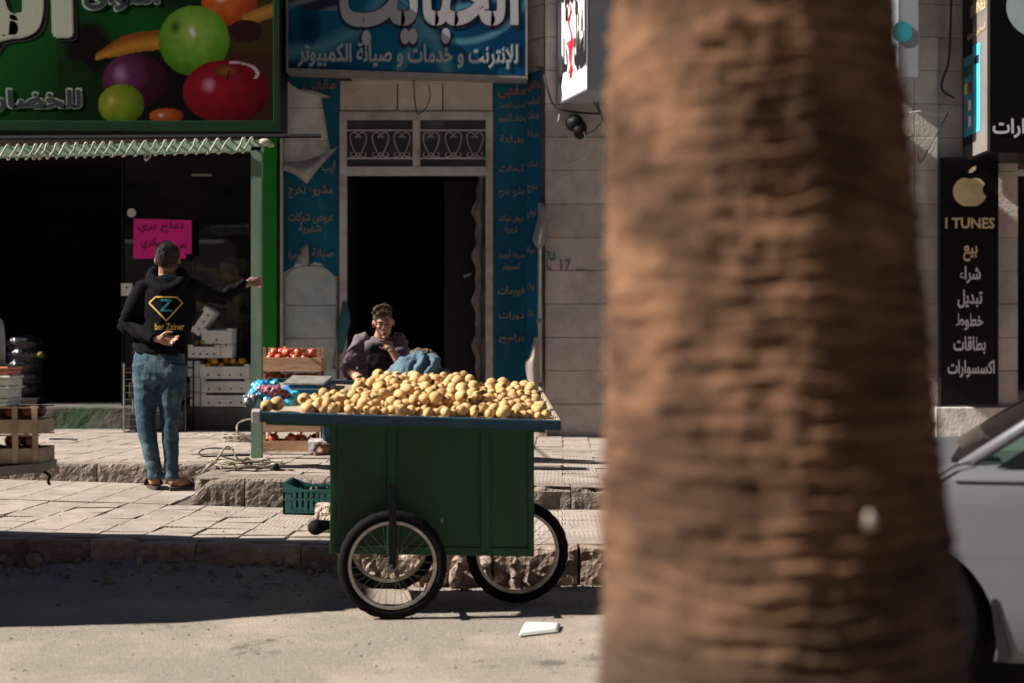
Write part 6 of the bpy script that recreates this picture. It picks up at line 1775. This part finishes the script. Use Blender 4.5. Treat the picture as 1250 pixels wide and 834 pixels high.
# wrapped pile inside the left of the shop
wrap = mat('black_wrap', (.02, .021, .025), (.04, .042, .05), 6, .25, .6, 18, spec=.6)
bm = BM()
for k in range(7): ell(bm, P(30 + 4 * sin(k * 2.1), 418 + k * 14, 14.9), (.20 + .03 * sin(k), .2, .10))
o = fuse('wrapped_sack', bm, wrap, None, .015, 2, lambda p: .015 * noise.noise(p * 10) + .008 * noise.noise(p * 30)); tag(o, 'tall sack pile wrapped in shiny black plastic inside the shop doorway', 'sack')
bm = BM(); ell(bm, P(50, 433, 14.7), (.035, .03, .03)); o = mesh_obj('lemon', bm, mat('lemon_skin', (.16, .11, .01)), smooth=True); tag(o, 'single dim yellow lemon beside the black wrapped sack pile', 'fruit')
pl_ = thing('shop_pallet', 'dark pallet lifting the black wrapped sack pile in the doorway', 'pallet', P(30, 500, 14.9))
for k in range(4): bx('plank', P(2, 0, 14.9).x, P(56, 0, 14.9).x, 14.62 + k * .14, 14.72 + k * .14, IZ, IZ + .06, mat('dark_wood', (.05, .035, .025)), pl_)

# ================================================================== LEFT STALL
sl_ = thing('market_cart', 'low grey metal cart bed carrying pale crates of dark tomatoes at the kerb', 'cart', (-3.0, 6.8, 0))
LD = 6.42
bm = BM(); prism(bm, [P(-330, 596, LD), P(48, 566, LD), P(48, 577, LD), P(-330, 612, LD)], (0, .25, 0)); mesh_obj('bed', bm, grey_metal, sl_)
bx('body', -3.9, -2.72, LD + .04, LD + .22, .26, .49, mat('dull_blue_paint', (.04, .07, .10), (.07, .10, .13), 5, .6), sl_, .006)
for x in (-3.6, -3.0):
    for y in (LD - .02, LD + .30):
        bm = BM(); lathe(bm, [(.17, -.015), (.21, -.02), (.22, 0), (.21, .02), (.17, .015)], (x, y, .22), 'Y', 32); w = mesh_obj('wheel', bm, rubber, sl_, smooth=True)
        bm = BM(); lathe(bm, [(.02, -.02), (.17, -.012), (.17, .012), (.02, .02)], (x, y, .22), 'Y', 24); mesh_obj('rim', bm, grey_metal, w)
    bm = BM(); tube(bm, [(x, LD + .03, .22), (x, LD + .31, .22)], .014, 6); mesh_obj('axle', bm, black_m, sl_)
bm = BM(); tube(bm, spline([P(46, 572, LD + .2), P(60, 580, LD + .2), P(59, 588, LD + .2), P(61, 592, LD + .2)], 4), .007, 6); mesh_obj('strap_end', bm, black_m, sl_)
def boxed(label, px0, px1, py0, py1, d, tilt=0.0, nup=3):
    x0, x1 = P(px0, 0, d).x, P(px1, 0, d).x; z0, z1 = wz(py1, d), wz(py0, d); h = z1 - z0
    t = thing('wooden_crate', label, 'crate', ((x0 + x1) / 2, d, z0), 'pale wooden crates on the grey cart bed')
    dep = .22
    for y in (d, d + dep - .009):
        bx('slat', x0, x1, y, y + .009, z0, z0 + h * .52, wood_pale, t, .001, .002); bx('slat', x0, x1, y + .001, y + .008, z1 - h * .05, z1, wood_pale, t, .001, .001)
    for x in (x0, x1 - .009): bx('end_slat', x, x + .009, d + .010, d + dep - .010, z0, z0 + h * .52, wood_pale, t, .001)
    for k in range(nup + 1):
        x = x0 + (x1 - x0 - .03) * k / nup; bx('upright', x, x + .026, d - .005, d - .0005, z0 + .002, z1 + .004, wood_pale, t, .001, .001)
    for k in range(3): bx('base_slat', x0 + .01, x1 - .01, d + .012 + k * .068, d + .07 + k * .068, z0 + .002, z0 + .010, wood_pale, t)
    bm = BM()
    return x0, x1, z0, z1
red_dim = mat('dark_tomato_skin', (.16, .035, .02), (.26, .07, .04), 9, .4, var=.2)
tmm = [ball_mesh('tomato', red_dim, .030, k * 2) for k in range(2)]
bd = LD + .03
for k, (a, b, c, d_, lab) in enumerate(((-82, 48, 531, 566, 'bottom pale wooden crate of dark tomatoes on the grey cart bed'), (-82, 47, 497, 530, 'top pale wooden crate of dark tomatoes on the grey cart bed'))):
    q = boxed(lab, a, b, c, d_, bd, nup=5)
    fill(q[0], q[1], bd - .015, bd + .235, q[2] + .052, 40, 'dark red tomato inside the %s crate on the grey cart bed' % ('lower', 'upper')[k], 'tomatoes in the %s grey cart crate' % ('lower', 'upper')[k], 30 + k, tmm, 'tomato', 'fruit', .030)
def card(name, label, px0, px1, py0, py1, d, dep, m, cat='box', group=None):
    x0, x1 = P(px0, 0, d).x, P(px1, 0, d).x; z0, z1 = wz(py1, d), wz(py0, d)
    t = thing(name, label, cat, ((x0 + x1) / 2, d, z0), group)
    bx('carton', x0, x1, d, d + dep, z0, z1 - .012, m, t, .006); bx('lid', x0 - .006, x1 + .006, d - .006, d + dep + .006, z1 - .0115, z1, m, t, .003)
WB = 'white boxes piled behind the grey cart crates'
WD = 6.44
card('white_box', 'lowest white box of the pile behind the grey cart crates', -60, 8, 487, 496.5, WD + .01, .18, white_box, group=WB)
card('white_box', 'middle white box of the pile behind the grey cart crates', -60, 10, 472, 486.5, WD + .01, .18, white_box, group=WB)
card('white_box', 'upper white box of the pile, right under the salmon one', -60, 11, 459, 471.5, WD + .01, .18, white_box, group=WB)
card('salmon_box', 'salmon pink carton topping the white boxes by the grey cart', -60, 9, 448, 458.5, WD + .01, .18, mat('salmon_card', (.62, .22, .14), (.50, .17, .11), 5, .7))
# pale tin standing on the salmon carton
tn = thing('plastic_container', 'tall dull grey plastic container standing on the salmon carton', 'container', P(2, 448, 7.0))
bm = BM(); dullw = mat('dull_grey_plastic', (.30, .32, .33), (.22, .235, .24), 5, .6); c = P(-9, 447.6, 6.56); lathe(bm, [(.055, 0), (.056, .10), (.052, .17), (.045, .21), (.020, .24), (.020, .255)], c, 'Z', 20); mesh_obj('shell', bm, dullw, tn, smooth=True)
bm = BM(); lathe(bm, [(.024, .256), (.024, .275), (0.001, .275)], c, 'Z', 16); mesh_obj('cap', bm, mat('blue_cap', (.03, .10, .25)), tn)

# ================================================================== DELIVERY TRUCK unseen at the left, added and shaped to shade the road
tk = thing('unseen_truck', 'unseen white box truck added beyond the grey cart to shade the road', 'truck', (-6.4, 6.7, 0))
tw_m = mat('white_van_paint', (.6, .6, .58), (.5, .5, .48), 2, .35, dirt=(.3, .26, .22), dscale=3, damt=.4)
bm = BM(); Y0, Y1 = 5.98, 7.22
sec = [(Y0, .55), (Y0, 2.22), (Y0 + .05, 2.34), (Y0 + .22, 2.75), (Y0 + .28, 2.82), (Y1 - .05, 2.82), (Y1, 2.76), (Y1, .55)]
prism(bm, [(-7.6, y, z) for y, z in sec], (3.2, 0, 0)); mesh_obj('cargo_box', bm, tw_m, tk)
bm = BM(); prism(bm, [(-9.25, Y0 + .04, .45), (-9.25, Y0 + .04, 1.15), (-8.9, Y0 + .04, 1.85), (-7.65, Y0 + .04, 1.9), (-7.65, Y0 + .04, .45)], (0, Y1 - Y0 - .08, 0)); cabo = mesh_obj('cab', bm, tw_m, tk)
bm = BM(); prism(bm, [(-8.95, Y0 + .035, 1.2), (-8.8, Y0 + .035, 1.75), (-7.9, Y0 + .035, 1.78), (-7.9, Y0 + .035, 1.2)], (0, Y1 - Y0 - .07, 0)); mesh_obj('side_window', bm, mat('dark_glass', (.01, .012, .014), None, rough=.05, spec=.8), cabo)
bm = BM(); prism(bm, [(-9.262, Y0 + .15, 1.2), (-9.262, Y1 - .15, 1.2), (-8.93, Y1 - .15, 1.82), (-8.93, Y0 + .15, 1.82)], (.006, 0, 0)); mesh_obj('windscreen', bm, mat('dark_glass', (.01, .012, .014)), cabo)
bx('chassis', -9.1, -4.45, Y0 + .15, Y1 - .15, .38, .54, black_m, tk)
for x in (-8.5, -5.3):
    for y in (Y0 + .06, Y1 - .24):
        bm = BM(); lathe(bm, [(.10, 0), (.30, 0), (.33, .03), (.33, .15), (.30, .18), (.10, .18)], (x, y, .335), 'Y', 28); w = mesh_obj('wheel', bm, rubber, tk, smooth=False)
        bm = BM(); lathe(bm, [(.02, -.002), (.19, -.004), (.20, .02), (.20, .16), (.19, .184), (.02, .182)], (x, y, .335), 'Y', 20); mesh_obj('rim', bm, grey_metal, w)
for y in (Y0 + .12, Y1 - .28):
    bx('headlight', -9.27, -9.24, y, y + .18, .72, .86, white_box, cabo, .005); bx('tail_light', -4.40, -4.385, y, y + .1, .62, .74, red_m, tk)

# ================================================================== SILVER CAR
car = thing('parked_car', 'silver saloon car seen from its front wing, half hidden by the palm trunk', 'car', (1.57, 4.80, 0))
YS, YW = 4.72, 1.76; YC = YS + YW / 2
paint = mat('silver_car_paint', (.12, .128, .145), None, rough=.5, metal=.3, spec=.3, coat=.12, dirt=(.16, .155, .15), dscale=3, damt=.35)
dglass = mat('car_dark_glass', (.012, .014, .016), None, rough=.05, spec=.8)
def interp(tab, x):
    if x <= tab[0][0]: return tab[0][1]
    for (a, va), (b, vb) in zip(tab, tab[1:]):
        if x <= b:
            t = (x - a) / (b - a); t = t * t * (3 - 2 * t) * .5 + t * .5; return va + (vb - va) * t
    return tab[-1][1]
beltT = [(.45, .66), (.62, .73), (1.0, .79), (1.5, .825), (2.2, .845), (3.6, .88), (4.6, .93), (4.95, .86)]     # shoulder line
hoodT = [(.45, .665), (.62, .745), (1.0, .81), (1.45, .850), (1.75, .868), (4.2, .98), (4.6, .98), (4.95, .87)]   # top at the middle
halfT = [(.45, .62), (.60, .78), (.9, .855), (1.4, .878), (4.3, .878), (4.8, .82), (4.95, .70)]
botT = [(.45, .26), (.6, .19), (4.8, .19), (4.95, .28)]
bm = BM(); N_ = 110; rows = []
for i in range(N_ + 1):
    x = .45 + 4.5 * i / N_; w = interp(halfT, x); zb_, zs, zh = interp(botT, x), interp(beltT, x), interp(hoodT, x)
    side_ = [(w - .05, zb_), (w - .012, zb_ + .05), (w - .004, zb_ + .18), (w + .0, zb_ + .36), (w - .004, zs - .12), (w - .014, zs - .035), (w - .030, zs), (w - .06, zs + .014)]
    top_ = [(w * .80, zs + (zh - zs) * .62), (w * .5, zs + (zh - zs) * .93), (0, zh)]
    half = side_ + top_
    ring = [bm.verts.new((x, YC - a, z)) for a, z in half] + [bm.verts.new((x, YC + a, z)) for a, z in half[-2::-1]]
    rows.append(ring)
for i in range(N_):
    for k in range(len(rows[0]) - 1): bm.faces.new((rows[i][k], rows[i][k + 1], rows[i + 1][k + 1], rows[i + 1][k]))
    bm.faces.new((rows[i][-1], rows[i][0], rows[i + 1][0], rows[i + 1][-1]))
bm.faces.new(rows[0]); bm.faces.new(rows[-1][::-1])
bmesh.ops.recalc_face_normals(bm, faces=bm.faces)
me = bpy.data.meshes.new('shell'); bm.to_mesh(me); bm.free()
t = bpy.data.objects.new('temporary', me); C.objects.link(t)
cutm = BM()
WXs = (1.30, 3.95)
for x in WXs: bmesh.ops.create_cone(cutm, cap_ends=True, segments=64, radius1=.335, radius2=.335, depth=3, matrix=Matrix.Translation((x, YC, .275)) @ Matrix.Rotation(pi / 2, 4, 'X'))
cme = bpy.data.meshes.new('cut'); cutm.to_mesh(cme); cutm.free(); co_ = bpy.data.objects.new('temporary', cme); C.objects.link(co_)
md = t.modifiers.new('b', 'BOOLEAN'); md.operation = 'DIFFERENCE'; md.object = co_; md.solver = 'EXACT'
me2 = bpy.data.meshes.new_from_object(t.evaluated_get(bpy.context.evaluated_depsgraph_get())); me2.name = 'body'
bpy.data.objects.remove(t); bpy.data.objects.remove(co_)
me2.materials.clear(); me2.materials.append(paint); me2.materials.append(black_m)
for p in me2.polygons:
    c = p.center; n = p.normal
    p.use_smooth = abs(n.y) < .999
    for x in WXs:
        if abs(sqrt((c.x - x) ** 2 + (c.z - .275) ** 2) - .335) < .012 and abs(n.y) < .3: p.material_index = 1; p.use_smooth = False
carb = link(bpy.data.objects.new('body', me2), car)
# greenhouse: windscreen, roof, side glass
ws0 = [(1.62, .70, .905), (1.72, .0, .925)]
def gh(x, a, z): return Vector((x, YC - a, z))
A0, A1 = gh(1.57, .79, .855), gh(2.34, .60, 1.38)
RF, RB, Cb = gh(2.34, .60, 1.38), gh(3.75, .56, 1.37), gh(4.55, .70, .98)
def mirror(v): return Vector((v.x, 2 * YC - v.y, v.z))
bm = BM(); n = 12
for i in range(n):
    for j in range(6):
        def wsf(u, v):
            p = A0.lerp(A1, v); q = mirror(p); r = p.lerp(q, u); r.x -= .10 * sin(pi * u) * (1 - .3 * v); r.z += .02 * sin(pi * u); return r
        poly(bm, [wsf(i / n, j / 6), wsf((i + 1) / n, j / 6), wsf((i + 1) / n, (j + 1) / 6), wsf(i / n, (j + 1) / 6)])
bmesh.ops.remove_doubles(bm, verts=bm.verts, dist=.0005); bmesh.ops.solidify(bm, geom=bm.faces[:], thickness=.005)
mesh_obj('windscreen', bm, glass('car_glass', (.55, .68, .62)), car, smooth=True)
bm = BM()
for f_ in ((lambda v: v), (mirror)):
    tube(bm, [f_(A0 + Vector((-.05, 0, -.02))), f_(A0.lerp(A1, .5) + Vector((0, 0, .012))), f_(A1), f_(RF.lerp(RB, .5) + Vector((0, 0, .03))), f_(RB), f_(Cb)], [.022, .026, .028, .030, .032, .04], 10)
def rf(u, v):
    p = RF.lerp(RB, v); r = p.lerp(mirror(p), u); r.z += .07 * sin(pi * u) + .03 * sin(pi * v); return r
for i in range(8):
    for j in range(6): poly(bm, [rf(i / 8, j / 6), rf((i + 1) / 8, j / 6), rf((i + 1) / 8, (j + 1) / 6), rf(i / 8, (j + 1) / 6)])
mesh_obj('roof', bm, paint, car, smooth=True)
def rear(u, v):
    p = RB.lerp(Cb, v); r = p.lerp(mirror(p), u); r.z += .05 * sin(pi * u) * (1 - v); return r
bm = BM()
for i in range(8):
    for j in range(3): poly(bm, [rear(i / 8, j / 3), rear((i + 1) / 8, j / 3), rear((i + 1) / 8, (j + 1) / 3), rear(i / 8, (j + 1) / 3)])
mesh_obj('rear_window', bm, dglass, car)
for f_ in ((lambda v: v), (mirror)):
    bm = BM(); poly(bm, [f_(gh(1.63, .845, .838)), f_(gh(4.3, .845, .895)), f_(gh(3.75, .60, 1.34)), f_(gh(2.38, .63, 1.35))]); bmesh.ops.solidify(bm, geom=bm.faces[:], thickness=.006); mesh_obj('side_window', bm, dglass, car)
    bm = BM(); prism(bm, [f_(gh(2.80, .84, .86)), f_(gh(2.90, .84, .86)), f_(gh(2.98, .60, 1.35)), f_(gh(2.88, .60, 1.35))], (0, .012 if f_ is mirror else -.012, 0)); mesh_obj('pillar', bm, black_m, car)
bm = BM(); box(bm, 1.62, 1.95, YC - .66, YC + .66, .80, .885); mesh_obj('dashboard', bm, mat('grey_dashboard', (.16, .17, .165), None, rough=.8), car)  # grey colour stands in for the pale reflection in the windscreen
bx('cowl', 1.48, 1.64, YC - .70, YC + .70, .83, .862, black_m, car, .006)
# shut lines and details
def seam(name, pts, w=.004, m=black_m):
    bm = BM(); tube(bm, [Vector(p) for p in pts], w, 5); return mesh_obj(name, bm, m, carb)
seam('shut_line', [gh(1.55, .83, .856), gh(1.50, .855, .842), gh(1.44, .872, .80)], .0035)
seam('shut_line', [gh(1.86, .880, .80), gh(1.87, .8815, .55), gh(1.80, .878, .25)], .003); seam('shut_line', [gh(2.85, .880, .83), gh(2.85, .8815, .5), gh(2.83, .876, .24)], .003)
seam('shoulder_crease', [gh(1.5, .869, .795), gh(2.4, .871, .812), gh(4.0, .872, .845)], .004, paint)
for f_ in ((lambda v: v), mirror):
    bm = BM(); ell(bm, f_(gh(1.95, .98, .93)), (.06, .10, .065)); tube(bm, [f_(gh(1.97, .90, .90)), f_(gh(1.98, .82, .86))], .02, 6); mesh_obj('wing_mirror', bm, paint, car, smooth=True)
    bm = BM(); ell(bm, f_(gh(.66, .66, .64)), (.17, .13, .07)); mesh_obj('headlight', bm, mat('headlamp_lens', (.5, .52, .55), None, rough=.1, spec=.8), car, smooth=True)
    bm = BM(); tube(bm, [f_(gh(2.35, .885, .74)), f_(gh(2.52, .888, .745))], .012, 8); mesh_obj('door_handle', bm, paint, car, smooth=True)
    bm = BM(); ell(bm, f_(gh(4.80, .68, .76)), (.12, .12, .07)); mesh_obj('tail_light', bm, red_m, car, smooth=True)
bx('number_plate', .425, .44, YC - .26, YC + .26, .40, .51, white_box, car, .003); bx('grille', .43, .47, YC - .35, YC + .35, .53, .62, black_m, car, .004)
# splash guard at the arch
bm = BM(); prism(bm, [gh(1.615, .884, .40), gh(1.63, .884, .41), gh(1.68, .884, .21), gh(1.64, .884, .20)], (0, .05, 0)); mesh_obj('splash_guard', bm, black_m, car)
for x in WXs:
    for y in (YS + .02, YS + YW - .22):
        bm = BM(); lathe(bm, [(.19, .01), (.27, 0), (.298, .025), (.305, .06), (.305, .15), (.295, .19), (.19, .20)], (x, y, .305), 'Y', 48, cap=False); w = mesh_obj('wheel', bm, rubber, car, smooth=True)
        bm = BM(); lathe(bm, [(.20, .02), (.185, .012), (.175, .05), (.06, .06), (.05, .03), (0.001, .03)], (x, y, .305), 'Y', 40)
        if y > YC:
            for v_ in bm.verts: v_.co.y = 2 * (y + .1) - v_.co.y
        for k in range(5):
            a = 2 * pi * k / 5 + .3; yo = y + .035 if y < YC else y + .165; tube(bm, [(x + .05 * cos(a), yo, .305 + .05 * sin(a)), (x + .18 * cos(a), yo, .305 + .18 * sin(a))], [.022, .016], 6)
        mesh_obj('rim', bm, mat('alloy_rim', (.4, .4, .41), None, rough=.35, metal=.8), w, smooth=True)
bx('underbody', .7, 4.7, YS + .25, YS + YW - .25, .2, .5, black_m, car)
for y in (YC - .38, YC + .38):
    bx('seat', 2.5, 2.9, y - .22, y + .22, .5, .95, black_m, car, .03); bx('headrest', 2.86, 2.95, y - .12, y + .12, 1.0, 1.15, black_m, car, .02)

car.rotation_euler.z = radians(-20)
